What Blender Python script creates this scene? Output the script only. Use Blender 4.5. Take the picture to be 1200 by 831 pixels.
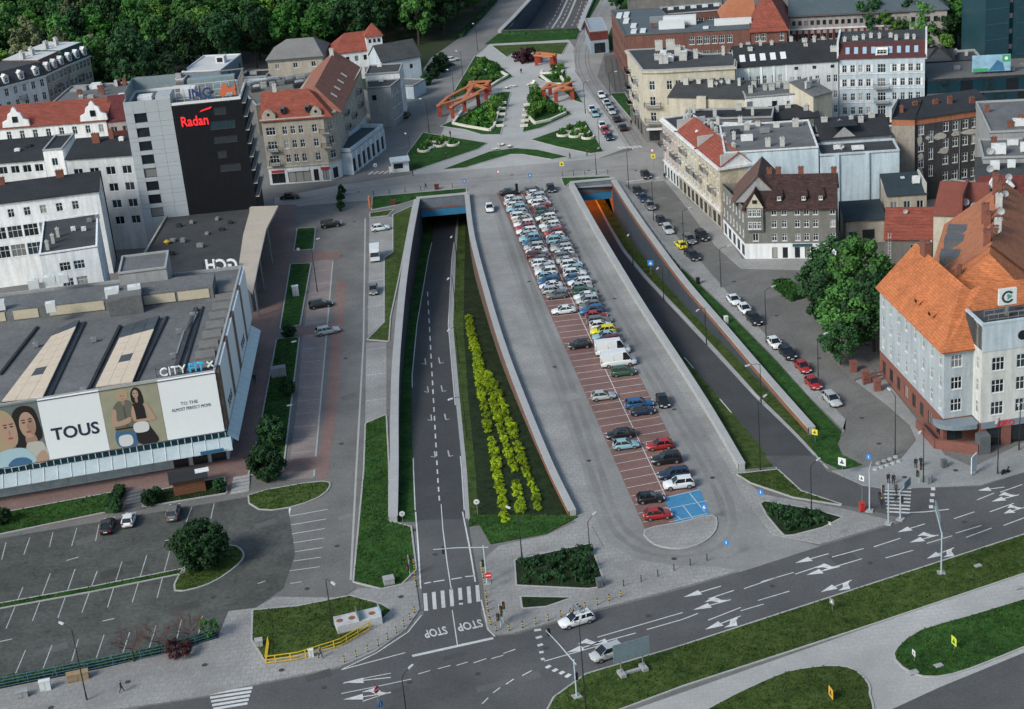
import bpy, bmesh, math, random
from mathutils import Vector, Matrix
from mathutils.geometry import tessellate_polygon
random.seed(7)
R = math.radians
scene = bpy.context.scene
for o in list(bpy.data.objects): bpy.data.objects.remove(o)
C = scene.collection
# ------------------------------------------------------------------ camera
CAMH, PIT, ROL, FPX = 116.0, R(23), R(5.25), 2000.0
cam = bpy.data.objects.new('camera', bpy.data.cameras.new('camera')); C.objects.link(cam)
cam.data.sensor_width = 36; cam.data.lens = 36*FPX/1200; cam.data.clip_start = 1; cam.data.clip_end = 6000
_f = Vector((0, math.cos(PIT), -math.sin(PIT))); _d = Vector((0, -math.sin(PIT), -math.cos(PIT))); _x = Vector((1, 0, 0))
_r = math.cos(ROL)*_x + math.sin(ROL)*_d; _u = math.sin(ROL)*_x - math.cos(ROL)*_d
cam.matrix_world = Matrix(((_r.x, _u.x, -_f.x, 0), (_r.y, _u.y, -_f.y, 0), (_r.z, _u.z, -_f.z, CAMH), (0, 0, 0, 1)))
scene.camera = cam
# ------------------------------------------------------------------ light
SUN_EL, SUN_AZ = 36, -128         # azimuth measured from +Y (away from camera) towards +X
world = bpy.data.worlds.new('World'); scene.world = world; world.use_nodes = True
wn = world.node_tree; bg = wn.nodes['Background']
sky = wn.nodes.new('ShaderNodeTexSky'); sky.sky_type = 'NISHITA'; sky.sun_disc = False
sky.sun_elevation = R(SUN_EL); sky.sun_rotation = R(SUN_AZ); sky.air_density = 1.0; sky.dust_density = 2.6; sky.ozone_density = 1.0
tint = wn.nodes.new('ShaderNodeMix'); tint.data_type = 'RGBA'; tint.blend_type = 'MULTIPLY'; tint.inputs[0].default_value = 1; tint.inputs[7].default_value = (.90,1.0,.965,1)   # even tint over the whole sky, takes out its lavender cast
wn.links.new(sky.outputs[0], tint.inputs[6]); wn.links.new(tint.outputs[2], bg.inputs[0]); bg.inputs[1].default_value = 0.095
sd = Vector((math.sin(R(SUN_AZ))*math.cos(R(SUN_EL)), math.cos(R(SUN_AZ))*math.cos(R(SUN_EL)), math.sin(R(SUN_EL))))
sl = bpy.data.lights.new('sun', 'SUN'); sl.energy = 1.5; sl.angle = R(16); sl.color = (1, .955, .9)
so = bpy.data.objects.new('sun', sl); C.objects.link(so); so.rotation_euler = sd.to_track_quat('Z', 'Y').to_euler()
vs = scene.view_settings; vs.view_transform = 'Standard'; vs.look = 'None'; vs.exposure = .86; vs.gamma = 1.0
# ------------------------------------------------------------------ helpers
def G(x, y, z=0.0):
    """world point where the sight line through photo pixel (x, y) meets height z"""
    a, b = x-600, y-415.5; c, s = math.cos(ROL), math.sin(ROL)
    u, v = a*c-b*s, a*s+b*c
    dz = -(v*math.cos(PIT)+FPX*math.sin(PIT)); t = (z-CAMH)/dz
    return Vector((u*t, (FPX*math.cos(PIT)-v*math.sin(PIT))*t, z))
def g2(x, y, z=0.0): p = G(x, y, z); return Vector((p.x, p.y))
def clean(pts, eps=1e-4):
    out = []
    for p in pts:
        if not out or (Vector(p)-Vector(out[-1])).length > eps: out.append(p)
    if len(out) > 1 and (Vector(out[0])-Vector(out[-1])).length < eps: out.pop()
    return out
def area(p): return .5*sum(p[i-1][0]*p[i][1]-p[i][0]*p[i-1][1] for i in range(len(p)))
def ccw(p): p = [Vector((q[0], q[1])) for q in p]; return p if area(p) > 0 else p[::-1]
def smooth(pts, n=4, closed=True):
    pts = [Vector(p) for p in pts]; N = len(pts); out = []
    for i in range(N if closed else N-1):
        p0, p1, p2, p3 = (pts[(i+k) % N] if closed else pts[min(max(i+k, 0), N-1)] for k in (-1, 0, 1, 2))
        for k in range(n):
            t = k/n
            out.append(.5*((2*p1)+(p2-p0)*t+(2*p0-5*p1+4*p2-p3)*t*t+(3*p1-p0-3*p2+p3)*t**3))
    if not closed: out.append(pts[-1])
    return out
class MB:
    def __init__(s): s.v = []; s.f = []; s.m = []
    def q(s, pts, m=0):
        b = len(s.v); s.v += [tuple(p) for p in pts]; s.f.append(tuple(range(b, b+len(pts)))); s.m.append(m)
    def box(s, x0, x1, y0, y1, z0, z1, m=0, bottom=True):
        b = len(s.v)
        s.v += [(x0,y0,z0),(x1,y0,z0),(x1,y1,z0),(x0,y1,z0),(x0,y0,z1),(x1,y0,z1),(x1,y1,z1),(x0,y1,z1)]
        fs = [(0,1,5,4),(1,2,6,5),(2,3,7,6),(3,0,4,7),(4,5,6,7)]+([(3,2,1,0)] if bottom else [])
        s.f += [tuple(b+i for i in f) for f in fs]; s.m += [m]*len(fs)
    def obox(s, p, q, w, z0, z1, m=0):
        """box along the ground line p->q, w wide"""
        p, q = Vector(p[:2]), Vector(q[:2]); d = (q-p).normalized(); n = Vector((-d.y, d.x))*w/2
        b = len(s.v); c = [p-n, q-n, q+n, p+n]
        s.v += [(k.x, k.y, z0) for k in c]+[(k.x, k.y, z1) for k in c]
        s.f += [tuple(b+i for i in f) for f in [(0,1,5,4),(1,2,6,5),(2,3,7,6),(3,0,4,7),(4,5,6,7),(3,2,1,0)]]; s.m += [m]*6
    def bar(s, p, q, w, h=None, m=0):
        """rectangular bar between two 3D points"""
        p, q = Vector(p), Vector(q); d = (q-p).normalized(); h = h or w
        up = Vector((0,0,1)) if abs(d.z) < .95 else Vector((0,1,0))
        a = d.cross(up).normalized()*w/2; c = a.cross(d).normalized()*h/2
        b = len(s.v); s.v += [tuple(k) for k in (p-a-c,p+a-c,p+a+c,p-a+c,q-a-c,q+a-c,q+a+c,q-a+c)]
        s.f += [tuple(b+i for i in f) for f in [(0,1,5,4),(1,2,6,5),(2,3,7,6),(3,0,4,7),(4,5,6,7),(3,2,1,0)]]; s.m += [m]*6
    def tube(s, p, q, r0, r1=None, n=8, m=0, cap=True):
        p, q = Vector(p), Vector(q); r1 = r0 if r1 is None else r1; d = (q-p).normalized()
        up = Vector((0,0,1)) if abs(d.z) < .95 else Vector((0,1,0)); a = d.cross(up).normalized(); c = d.cross(a)
        b = len(s.v)
        for k in range(n):
            t = 2*math.pi*k/n; e = a*math.cos(t)+c*math.sin(t); s.v += [tuple(p+e*r0), tuple(q+e*r1)]
        for k in range(n):
            j = (k+1) % n; s.f.append((b+2*k, b+2*k+1, b+2*j+1, b+2*j)); s.m.append(m)
        if cap: s.f += [tuple(b+2*k for k in range(n)), tuple(b+2*k+1 for k in range(n))[::-1]]; s.m += [m, m]
    def prism(s, poly, z0, z1, m=0, mside=None, bottom=False):
        """poly 2D ccw; z1 may be a function of (x,y)"""
        poly = ccw(poly); n = len(poly); b = len(s.v); f1 = z1 if callable(z1) else (lambda x, y: z1); f0 = z0 if callable(z0) else (lambda x, y: z0)
        s.v += [(p.x, p.y, f1(p.x, p.y)) for p in poly]+[(p.x, p.y, f0(p.x, p.y)) for p in poly]
        for t in tessellate_polygon([[Vector((p.x, p.y, 0)) for p in poly]]):
            a, c, d = (poly[i] for i in t)
            t = t if (c.x-a.x)*(d.y-a.y)-(c.y-a.y)*(d.x-a.x) > 0 else t[::-1]
            s.f.append(tuple(b+i for i in t)); s.m.append(m)
            if bottom: s.f.append(tuple(b+n+i for i in t[::-1])); s.m.append(m)
        for i in range(n):
            j = (i+1) % n; s.f.append((b+i, b+n+i, b+n+j, b+j)); s.m.append(m if mside is None else mside)
    def mesh(s, name, mats, smooth_=False):
        me = bpy.data.meshes.new(name); me.from_pydata(s.v, [], s.f)
        for m in (mats if isinstance(mats, (list, tuple)) else [mats]): me.materials.append(m)
        if s.m and max(s.m): me.polygons.foreach_set('material_index', s.m)
        if smooth_: me.polygons.foreach_set('use_smooth', [True]*len(s.f))
        me.update(); return me
    def build(s, name, mats, parent=None, loc=None, rz=0, sm=False):
        return link(name, s.mesh(name, mats, sm), parent, loc, rz)
def link(name, me, parent=None, loc=None, rz=0):
    o = bpy.data.objects.new(name, me); C.objects.link(o); o.parent = parent
    if loc is not None: o.location = loc
    if rz: o.rotation_euler = (0, 0, rz)
    return o
def tag(o, label, cat=None, group=None):
    o['label'] = label
    if cat: o['category'] = cat
    if group: o['group'] = group
    return o
def thing(name, label, cat, loc=(0,0,0), rz=0, group=None):
    return tag(link(name, None, None, loc, rz), label, cat, group)
def struct(o): o['kind'] = 'structure'; return o
def copy_tree(o, parent=None):
    c = o.copy(); C.objects.link(c); c.parent = parent
    for ch in o.children: copy_tree(ch, c)
    return c
# ------------------------------------------------------------------ materials
MATS = {}
def mat(name, col, rough=.85, var=.18, scale=.25, fine=3.0, spec=.3, metal=0, bump=0, col2=None, coords='pos', emit=0, brick=None, grain=0, tile=0):
    """principled surface; colour varied by a broad and a fine noise. brick=(w,h,col,size) lays a joint pattern"""
    if name in MATS: return MATS[name]
    m = bpy.data.materials.new(name); m.use_nodes = True; nt = m.node_tree; N = nt.nodes; L = nt.links
    b = N['Principled BSDF']; b.inputs['Roughness'].default_value = rough; b.inputs['Specular IOR Level'].default_value = spec; b.inputs['Metallic'].default_value = metal
    if var or brick:
        if coords == 'pos': g = N.new('ShaderNodeNewGeometry'); src = g.outputs['Position']
        else: g = N.new('ShaderNodeTexCoord'); src = g.outputs['Object']
        n1 = N.new('ShaderNodeTexNoise'); n1.inputs['Scale'].default_value = scale; n1.inputs['Detail'].default_value = 6; n1.inputs['Roughness'].default_value = .65
        n2 = N.new('ShaderNodeTexNoise'); n2.inputs['Scale'].default_value = fine; n2.inputs['Detail'].default_value = 3
        L.new(src, n1.inputs['Vector']); L.new(src, n2.inputs['Vector'])
        ad = N.new('ShaderNodeMath'); ad.operation = 'MULTIPLY_ADD'; ad.inputs[1].default_value = .45; L.new(n2.outputs['Fac'], ad.inputs[0]); 
        mu = N.new('ShaderNodeMath'); mu.operation = 'MULTIPLY'; mu.inputs[1].default_value = .55; L.new(n1.outputs['Fac'], mu.inputs[0]); L.new(mu.outputs[0], ad.inputs[2])
        rp = N.new('ShaderNodeValToRGB'); L.new(ad.outputs[0], rp.inputs[0])
        rp.color_ramp.elements[0].position = .3; rp.color_ramp.elements[1].position = .7
        c2 = col2 or col
        rp.color_ramp.elements[0].color = tuple(max(0, c*(1-var)) for c in col)+(1,)
        rp.color_ramp.elements[1].color = tuple(min(1, c*(1+var)) for c in c2)+(1,)
        out = rp.outputs[0]
        if grain:      # speckle of aggregate and joints, with worn patches
            n3 = N.new('ShaderNodeTexNoise'); n3.inputs['Scale'].default_value = 7.5; n3.inputs['Detail'].default_value = 2; L.new(src, n3.inputs['Vector'])
            n4 = N.new('ShaderNodeTexNoise'); n4.inputs['Scale'].default_value = .045; n4.inputs['Detail'].default_value = 5; n4.inputs['Roughness'].default_value = .7; L.new(src, n4.inputs['Vector'])
            a2 = N.new('ShaderNodeMapRange'); a2.inputs[1].default_value = .3; a2.inputs[2].default_value = .7; a2.inputs[3].default_value = 1-grain; a2.inputs[4].default_value = 1+grain; L.new(n3.outputs['Fac'], a2.inputs[0])
            a3 = N.new('ShaderNodeMapRange'); a3.inputs[1].default_value = .35; a3.inputs[2].default_value = .65; a3.inputs[3].default_value = .80; a3.inputs[4].default_value = 1.14; L.new(n4.outputs['Fac'], a3.inputs[0])
            pm = N.new('ShaderNodeMath'); pm.operation = 'MULTIPLY'; L.new(a2.outputs[0], pm.inputs[0]); L.new(a3.outputs[0], pm.inputs[1])
            vm = N.new('ShaderNodeVectorMath'); vm.operation = 'SCALE'; L.new(out, vm.inputs[0]); L.new(pm.outputs[0], vm.inputs['Scale']); out = vm.outputs[0]
        if name.startswith('wall_'):   # rain streaks and grime running down the render
            mp_ = N.new('ShaderNodeMapping'); mp_.inputs['Scale'].default_value = (1.1, 1.1, .12); L.new(src, mp_.inputs['Vector']); n5 = N.new('ShaderNodeTexNoise'); n5.inputs['Scale'].default_value = 1.0; n5.inputs['Detail'].default_value = 5; n5.inputs['Roughness'].default_value = .65; L.new(mp_.outputs[0], n5.inputs['Vector'])
            a5 = N.new('ShaderNodeMapRange'); a5.inputs[1].default_value = .36; a5.inputs[2].default_value = .62; a5.inputs[3].default_value = .83; a5.inputs[4].default_value = 1.06; L.new(n5.outputs['Fac'], a5.inputs[0])
            v5 = N.new('ShaderNodeVectorMath'); v5.operation = 'SCALE'; L.new(out, v5.inputs[0]); L.new(a5.outputs[0], v5.inputs['Scale']); out = v5.outputs[0]
        if tile:       # courses of roof tiles: rows follow the height, joints follow the run
            sx = N.new('ShaderNodeSeparateXYZ'); L.new(src, sx.inputs[0]); sm_ = N.new('ShaderNodeMath'); sm_.operation = 'MULTIPLY_ADD'; sm_.inputs[1].default_value = .6; L.new(sx.outputs['X'], sm_.inputs[0]); L.new(sx.outputs['Y'], sm_.inputs[2])
            cb = N.new('ShaderNodeCombineXYZ'); L.new(sm_.outputs[0], cb.inputs[0]); L.new(sx.outputs['Z'], cb.inputs[1])
            bt = N.new('ShaderNodeTexBrick'); bt.inputs['Scale'].default_value = 1; bt.inputs['Brick Width'].default_value = tile*1.1; bt.inputs['Row Height'].default_value = tile; bt.inputs['Mortar Size'].default_value = tile*.09; bt.inputs['Mortar Smooth'].default_value = .6; L.new(cb.outputs[0], bt.inputs['Vector'])
            h1 = N.new('ShaderNodeHueSaturation'); h1.inputs['Value'].default_value = 1.14; h2 = N.new('ShaderNodeHueSaturation'); h2.inputs['Value'].default_value = .84; h3 = N.new('ShaderNodeHueSaturation'); h3.inputs['Value'].default_value = .55
            for h_, k_ in ((h1,'Color1'),(h2,'Color2'),(h3,'Mortar')): L.new(out, h_.inputs['Color']); L.new(h_.outputs[0], bt.inputs[k_])
            out = bt.outputs[0]
        if brick:
            bw, bh, bc, mort = brick
            bt = N.new('ShaderNodeTexBrick'); bt.inputs['Scale'].default_value = 1; bt.inputs['Brick Width'].default_value = bw; bt.inputs['Row Height'].default_value = bh; bt.inputs['Mortar Size'].default_value = mort
            L.new(src, bt.inputs['Vector']); bt.inputs['Mortar'].default_value = bc+(1,); L.new(out, bt.inputs['Color1']); L.new(out, bt.inputs['Color2']); out = bt.outputs[0]
        L.new(out, b.inputs['Base Color'])
        if bump:
            bp = N.new('ShaderNodeBump'); bp.inputs['Strength'].default_value = bump; bp.inputs['Distance'].default_value = .05; L.new(ad.outputs[0], bp.inputs['Height']); L.new(bp.outputs[0], b.inputs['Normal'])
    else: b.inputs['Base Color'].default_value = tuple(col)+(1,)
    if emit: b.inputs['Emission Color'].default_value = tuple(col)+(1,); b.inputs['Emission Strength'].default_value = emit
    MATS[name] = m; return m
def flat(name, col, rough=.5, **k): return mat(name, col, rough, var=0, **k)
asphalt = mat('asphalt', (.084,.085,.088), .9, .2, .12, 2.5, grain=.28)
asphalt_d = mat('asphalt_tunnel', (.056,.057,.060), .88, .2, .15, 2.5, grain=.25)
asphalt_p = mat('asphalt_parking', (.07,.074,.07), .92, .5, .25, 1.6, grain=.3)
cobble = mat('cobble', (.14,.138,.135), .9, .25, .2, 2.2, grain=.32)
paver = mat('paver', (.26,.258,.255), .9, .18, .18, 2.0, grain=.22, brick=(1.0, 1.0, (.19,.188,.185), .035))
paver_d = mat('paver_dark', (.15,.147,.145), .9, .22, .2, 2.0, grain=.28)
paver_l = mat('paver_light', (.36,.36,.358), .9, .13, .1, 2.2, grain=.2, brick=(1.2, .8, (.29,.29,.288), .035))
paver_red = mat('paver_red', (.19,.125,.115), .9, .22, .2, 2.0, grain=.28)
brick_pk = mat('parking_brick', (.18,.105,.095), .9, .2, .3, 2.0, grain=.3)
deckm = mat('deck_concrete', (.215,.214,.212), .85, .16, .07, 1.5, grain=.24)
conc = mat('concrete', (.3,.305,.31), .85, .18, .3, 2)
conc_d = mat('concrete_dark', (.1,.108,.12), .85, .25, .4, 2)
kerbm = mat('kerb_stone', (.33,.33,.33), .9, .15, .6, 3)
grass = mat('grass', (.010,.040,.010), .95, .5, .35, 1.5, spec=.1, col2=(.028,.074,.017), bump=.6, grain=.4)
grass_y = mat('grass_dry', (.014,.05,.010), .95, .45, .4, 1.2, spec=.1, col2=(.056,.078,.022), bump=.6, grain=.4)
grass_d = mat('ground_cover', (.007,.018,.008), .95, .5, .6, 2.5, spec=.1, col2=(.02,.032,.014), bump=1)
white_p = mat('road_paint', (.52,.53,.53), .7, .2, .8, 4, grain=.22)
white_worn = mat('road_paint_worn', (.36,.37,.38), .8, .35, .6, 3)
blue_p = mat('blue_paint', (.05,.20,.36), .7, .18, .5, 3)
glass = flat('window_glass', (.012,.016,.02), .08, spec=.6)
glass_b = flat('blue_glass', (.01,.035,.05), .1, spec=.7)
wframe = flat('window_frame', (.6,.62,.64), .5)
dframe = flat('dark_frame', (.05,.052,.055), .5)
rooffelt = mat('roof_felt', (.05,.054,.058), .9, .3, .3, 2.0, grain=.25)
rooffelt_l = mat('roof_felt_light', (.125,.13,.135), .9, .28, .25, 1.5, grain=.25)
rooffelt_d = mat('roof_felt_dark', (.024,.027,.032), .9, .3, .3, 2, grain=.25)
metal_w = mat('white_metal', (.6,.62,.63), .5, .08, .6, 3)
metal_g = mat('grey_metal', (.25,.26,.27), .45, .15, 1, 4, metal=.3)
pole_m = flat('pole_black', (.022,.023,.026), .5)
lamp_h = flat('lamp_head_grey', (.5,.51,.52), .4)
black = flat('black', (.012,.012,.013), .6)
chim = mat('chimney_brick', (.17,.07,.05), .9, .3, .8, 4)
chim_w = mat('chimney_render', (.42,.42,.41), .9, .2, .8, 4)
barkm = mat('bark', (.05,.04,.03), .95, .3, 2, 8, coords='obj')
yellow_p = flat('yellow_paint', (.62,.40,.03), .5)
redm = flat('red_paint', (.45,.03,.03), .5)
bluesign = flat('blue_sign', (.03,.18,.5), .4)
# ------------------------------------------------------------------ trench profiles
def zprof(y0, y1, dep):
    def f(Y):
        t = min(max((Y-y0)/(y1-y0), 0), 1); return -dep*(t*t*(3-2*t)*.35+t*.65)
    return f
PY1 = G(516, 235).y; PY2 = G(692, 217).y
zf1 = zprof(G(525, 607).y, PY1-6, 7.2); zf2 = zprof(G(946, 506).y, PY2-6, 7.2)
def GT(x, y, zf):
    z = 0
    for _ in range(30): p = G(x, y, z); z = .5*z+.5*zf(p.y)
    return Vector((p.x, p.y))
def line_at(pl):
    """polyline of 2D points -> x as a function of Y"""
    pl = sorted(pl, key=lambda p: p.y)
    def f(Y):
        if Y <= pl[0].y: a, b = pl[0], pl[1]
        elif Y >= pl[-1].y: a, b = pl[-2], pl[-1]
        else:
            for a, b in zip(pl, pl[1:]):
                if a.y <= Y <= b.y: break
        return a.x+(b.x-a.x)*(Y-a.y)/(b.y-a.y) if b.y != a.y else a.x
    return f
W1L = smooth([g2(*p) for p in [(466,612),(467,550),(467,480),(469,420),(476,340),(484,282),(492,238)]], 4, False)
W1R = smooth([g2(*p) for p in [(668,606),(641,550),(609,471),(585,405),(566,340),(551,280),(545,230)]], 4, False)
W2L = smooth([g2(*p) for p in [(873,550),(838,490),(800,430),(758,366),(731,322),(699,268),(672,219)]], 4, False)
W2R = smooth([g2(*p) for p in [(948,508),(900,453),(850,394),(800,335),(760,281),(736,246),(717,216)]], 4, False)
def cap_end(a, b): return a+b[::-1]
hole1 = ccw(W1L+W1R[::-1]); hole2 = ccw(W2L+W2R[::-1])
T3L = [g2(588,39), g2(603,24), g2(625,0), g2(650,-40)]; T3R = [g2(677,36), g2(684,18), g2(692,0), g2(704,-40)]
hole3 = ccw(T3L+T3R[::-1])
def sheet_holes(name, outer, holes, z, m):
    loops = [[Vector((p[0], p[1], 0)) for p in l] for l in [outer]+holes]; allp = [p for l in loops for p in l]
    mb = MB(); mb.v = [(p.x, p.y, z) for p in allp]
    for t in tessellate_polygon(loops):
        a, b, c = (allp[i] for i in t)
        if (b-a).cross(c-a).z < 0: t = t[::-1]
        mb.f.append(tuple(t)); mb.m.append(0)
    return struct(mb.build(name, m))
ground = sheet_holes('ground', [(-1500,-200),(1500,-200),(1500,3000),(-1500,3000)], [hole1, hole2, hole3], -.02, paver_d)
ground_m = mat('ground_far', (.09,.1,.09), .95, .4, .02, .6)
# ------------------------------------------------------------------ flat sheets
def px(pts, z=0): return [g2(x, y, z) for x, y in pts]
def sheet(name, pts, z, m, kerb=0, sm=0, raw=False, base=-.04):
    P = ccw(clean(pts if raw else px(pts)))
    if sm: P = smooth(P, sm)
    mb = MB(); mb.prism(P, base, z, 0); o = struct(mb.build(name, m))
    if kerb:
        k = MB(); n = len(P)
        for i in range(n):
            a, b = P[i], P[(i+1) % n]; d = (b-a)
            if d.length < .05: continue
            d.normalize(); nn = Vector((d.y, -d.x))*.12
            k.obox(a+nn-d*.04, b+nn+d*.04, .24, base, z+.03+.002*(i % 2))
        k.build('kerb', kerbm, o)
    return o
S = sheet
# big areas
S('west_street', [(322,226),(392,214),(440,214),(440,232),(434,300),(430,450),(416,690),(402,700),(370,720),(300,712),(330,690),(342,650),(336,598),(300,590),(280,575),(300,420),(330,252)], .006, cobble)
S('cross_street', [(322,232),(392,218),(480,205),(620,193),(700,186),(742,176),(790,182),(815,205),(775,212),(720,218),(640,222),(560,228),(440,234),(322,244)], .010, mat('street_concrete', (.26,.255,.25), .9, .16, .1, 1.5, grain=.2))
S('hillside_road', [(392,218),(482,204),(508,180),(528,130),(557,66),(575,48),(600,30),(618,2),(640,-60),(600,-60),(575,8),(545,40),(505,68),(470,120),(440,165),(425,190)], .014, mat('old_asphalt', (.17,.168,.166), .9, .2, .12, 1.6, grain=.25))
S('tram_street', [(742,176),(700,120),(690,105),(674,82),(672,60),(680,40),(700,0),(712,-40),(740,-40),(722,20),(712,50),(700,90),(715,110),(742,140),(768,168),(790,182)], .014, mat('tram_street_stone', (.24,.235,.23), .9, .18, .15, 1.5, grain=.25))
S('east_street', [(728,214),(780,205),(812,240),(846,290),(870,313),(945,314),(936,332),(935,350),(980,420),(1010,452),(1065,498),(1072,516),(1052,540),(1022,546),(988,531),(984,512),(991,492),(952,450),(880,374),(815,300),(765,248)], .008, cobble)
S('plaza_paving', [(480,206),(508,180),(528,130),(557,66),(576,50),(666,46),(676,60),(674,84),(692,107),(716,140),(738,172),(700,186),(620,193)], .008, paver_l)
S('corner_pavement', [(1003,447),(1030,436),(1108,534),(1140,548),(1300,470),(1300,519),(1200,554),(1152,568),(1040,574),(1010,569),(975,552),(1020,548),(1054,541),(1074,516),(1066,498),(1040,475)], .10, mat('pale_slabs', (.25,.258,.264), .9, .15, .12, 1.8, grain=.22))
S('main_road', [(120,850),(165,829),(243,817),(298,804),(400,783),(441,766),(478,739),(497,720),(563,720),(570,738),(579,746),(603,744),(701,716),(801,690),(885,665),(962,640),(1050,614),(1152,569),(1200,554),(1300,520),(1300,593),(1201,626),(801,756),(687,790),(650,817),(630,850)], .020, asphalt)
S('tunnel_ramp_mouth', [(487,610),(489,640),(494,690),(497,724),(563,724),(562,690),(553,640),(548,608)], .016, asphalt)
S('slip_road', [(911,552),(938,575),(986,592),(1003,594),(1068,610),(1100,600),(1152,570),(1037,573),(1010,568),(969,552),(955,534),(896,534)], .012, asphalt)
S('lower_road', [(1005,850),(1100,806),(1200,765),(1320,715),(1320,850)], .020, asphalt)
S('garden_path', [(690,850),(1300,636),(1300,740),(1000,850)], .010, paver_l)
S('car_park', [(-80,655),(0,631),(162,604),(292,582),(338,597),(346,650),(332,690),(300,712),(267,716),(255,745),(200,762),(0,805),(-80,822)], .016, asphalt_p)
S('south_pavement', [(-80,824),(0,806),(200,763),(256,746),(268,717),(300,713),(322,700),(402,701),(420,690),(447,690),(487,680),(492,715),(476,738),(440,764),(400,781),(298,802),(243,815),(165,827),(60,846),(-80,870)], .09, paver, kerb=0)
S('island_pavement', [(567,690),(562,660),(585,640),(640,628),(676,612),(694,618),(706,640),(745,657),(790,664),(832,664),(866,669),(801,688),(701,714),(603,742),(580,744),(571,735)], .09, paver)
S('verge_pavement', [(868,560),(895,580),(938,588),(990,597),(1050,612),(962,638),(905,627),(885,600)], .09, paver)
# the deck
deck = S('deck', px([(546,229),(672,218)])+[p for p in W2L[::-1]]+px([(880,570),(895,600),(910,628),(964,641),(868,670),(830,665),(790,665),(745,658),(706,642),(694,620),(676,612)])+[p for p in W1R], .004, paver, raw=True)
S('deck_road', [(572,229),(645,223),(658,222),(690,285),(740,370),(800,462),(852,545),(872,585),(905,626),(964,641),(869,669),(830,663),(790,663),(745,655),(712,637),(697,605),(683,550),(655,471),(630,405),(604,330),(584,270)], .012, deckm)
lot = S('parking_lot', [(582,226),(638,223),(834,606),(757,623)], .020, brick_pk)
S('disabled_bays', [(777,583),(820,573),(832,604),(792,613)], .026, blue_p)
S('parking_end_island', [(757,622),(800,613),(834,605),(838,620),(824,635),(797,643),(768,638)], .13, paver, kerb=1, sm=3)
# mall surroundings
wf = mat('bay_pinkish', (.22,.185,.178), .9, .2, .25, 2, grain=.25)
S('mall_walkway', [(322,240),(348,240),(340,310),(324,390),(302,505),(292,560),(268,576),(0,626),(-80,640),(-80,596),(0,580),(269,537),(305,311)], .05, paver_red)
S('west_bays', [(367,306),(390,304),(382,400),(368,560),(336,563),(348,480),(354,400)], .012, mat('bay_pinkish', (.22,.185,.178), .9, .2, .25, 2, grain=.25))
S('red_cycle_strip', [(394,330),(406,329),(396,470),(384,560),(371,562),(382,470)], .016, paver_red)
S('red_crossing_strip', [(344,384),(404,377),(403,388),(342,394)], .018, paver_red)
S('red_crossing_strip', [(330,540),(386,533),(384,548),(328,556)], .018, paver_red)
S('red_crossing_strip', [(348,298),(400,293),(399,303),(346,307)], .016, paver_red)
S('kerb_bays', [(433,256),(461,254),(461,296),(451,304),(451,376),(431,394)], .012, paver)
S('kerb_bays', [(429,402),(453,401),(453,486),(428,496)], .012, paver)
S('east_footway', [(722,224),(742,244),(777,291),(800,313),(850,360),(905,416),(950,466),(990,505),(985,512),(991,492),(952,450),(880,374),(815,300),(765,248),(728,214)], .09, paver)
S('east_footway', [(776,208),(800,238),(838,288),(868,315),(945,317),(950,300),(870,304),(846,268),(808,235),(782,206)], .09, paver)
S('park_footway', [(928,345),(950,340),(990,392),(1026,436),(1001,446),(975,420)], .09, paver_d)
# lawns
def lawn(pts, m=None, sm=0, kerb=1, z=.10, name='lawn'): return S(name, pts, z, m or grass, kerb, sm)
lawn([(349,268),(369,267),(367,292),(345,294)]); lawn([(341,310),(364,309),(351,381),(329,385)])
lawn([(325,398),(350,396),(337,502),(331,552),(292,557),(305,504)]); lawn([(292,581),(340,570),(378,565),(386,570),(373,583),(338,595),(304,597)], grass_y, 2)
lawn([(461,252),(483,242),(468,320),(457,372),(455,400),(431,398),(451,378),(451,303),(461,296)], grass_y)
lawn([(429,497),(452,487),(455,550),(455,611),(481,618),(487,668),(470,685),(447,690),(415,682),(427,553)], grass)
lawn([(437,231),(546,221),(546,226),(488,234),(468,240),(436,246)]); lawn([(434,250),(461,246),(454,253),(434,255)], grass_y)
lawn([(658,209),(714,207),(717,212),(668,214),(662,219)])
lawn([(742,246),(777,293),(800,316),(850,363),(905,419),(950,469),(987,507),(981,520),(986,533),(1010,545),(985,551),(962,540),(946,518),(954,504),(904,448),(854,390),(804,328),(762,272)], grass, kerb=0)
lawn([(864,556),(911,551),(938,576),(986,592),(930,583),(880,566)], grass_y)
lawn([(633,850),(650,818),(687,791),(801,757),(1201,627),(1300,594),(1300,638),(1200,672),(1003,738),(800,804),(690,845)], grass_y)
lawn([(815,850),(900,797),(952,783),(993,783),(1013,797),(1018,814),(1005,850)], grass_y, 3)
lawn([(1300,672),(1210,700),(1138,722),(1080,739),(1053,759),(1050,773),(1070,789),(1098,793),(1138,783),(1210,754),(1300,720)], grass, 2)
lawn([(-80,642),(0,626),(135,598),(145,572),(130,578),(0,602),(-80,615)], grass); lawn([(168,594),(265,578),(262,560),(172,578)], grass_d)
lawn([(206,692),(245,684),(278,662),(284,648),(268,640),(234,655),(216,667)], grass_y, 3)
lawn([(-60,720),(0,708),(110,688),(216,667),(214,672),(110,693),(0,713),(-60,725)], grass)
lawn([(297,716),(350,711),(410,699),(447,709),(458,716),(438,735),(400,757),(330,772),(312,776),(296,750)], grass_y)
lawn([(-80,818),(0,800),(120,776),(203,757),(253,742),(257,748),(203,764),(120,784),(0,808),(-80,826)], grass_d, kerb=0)
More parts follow.
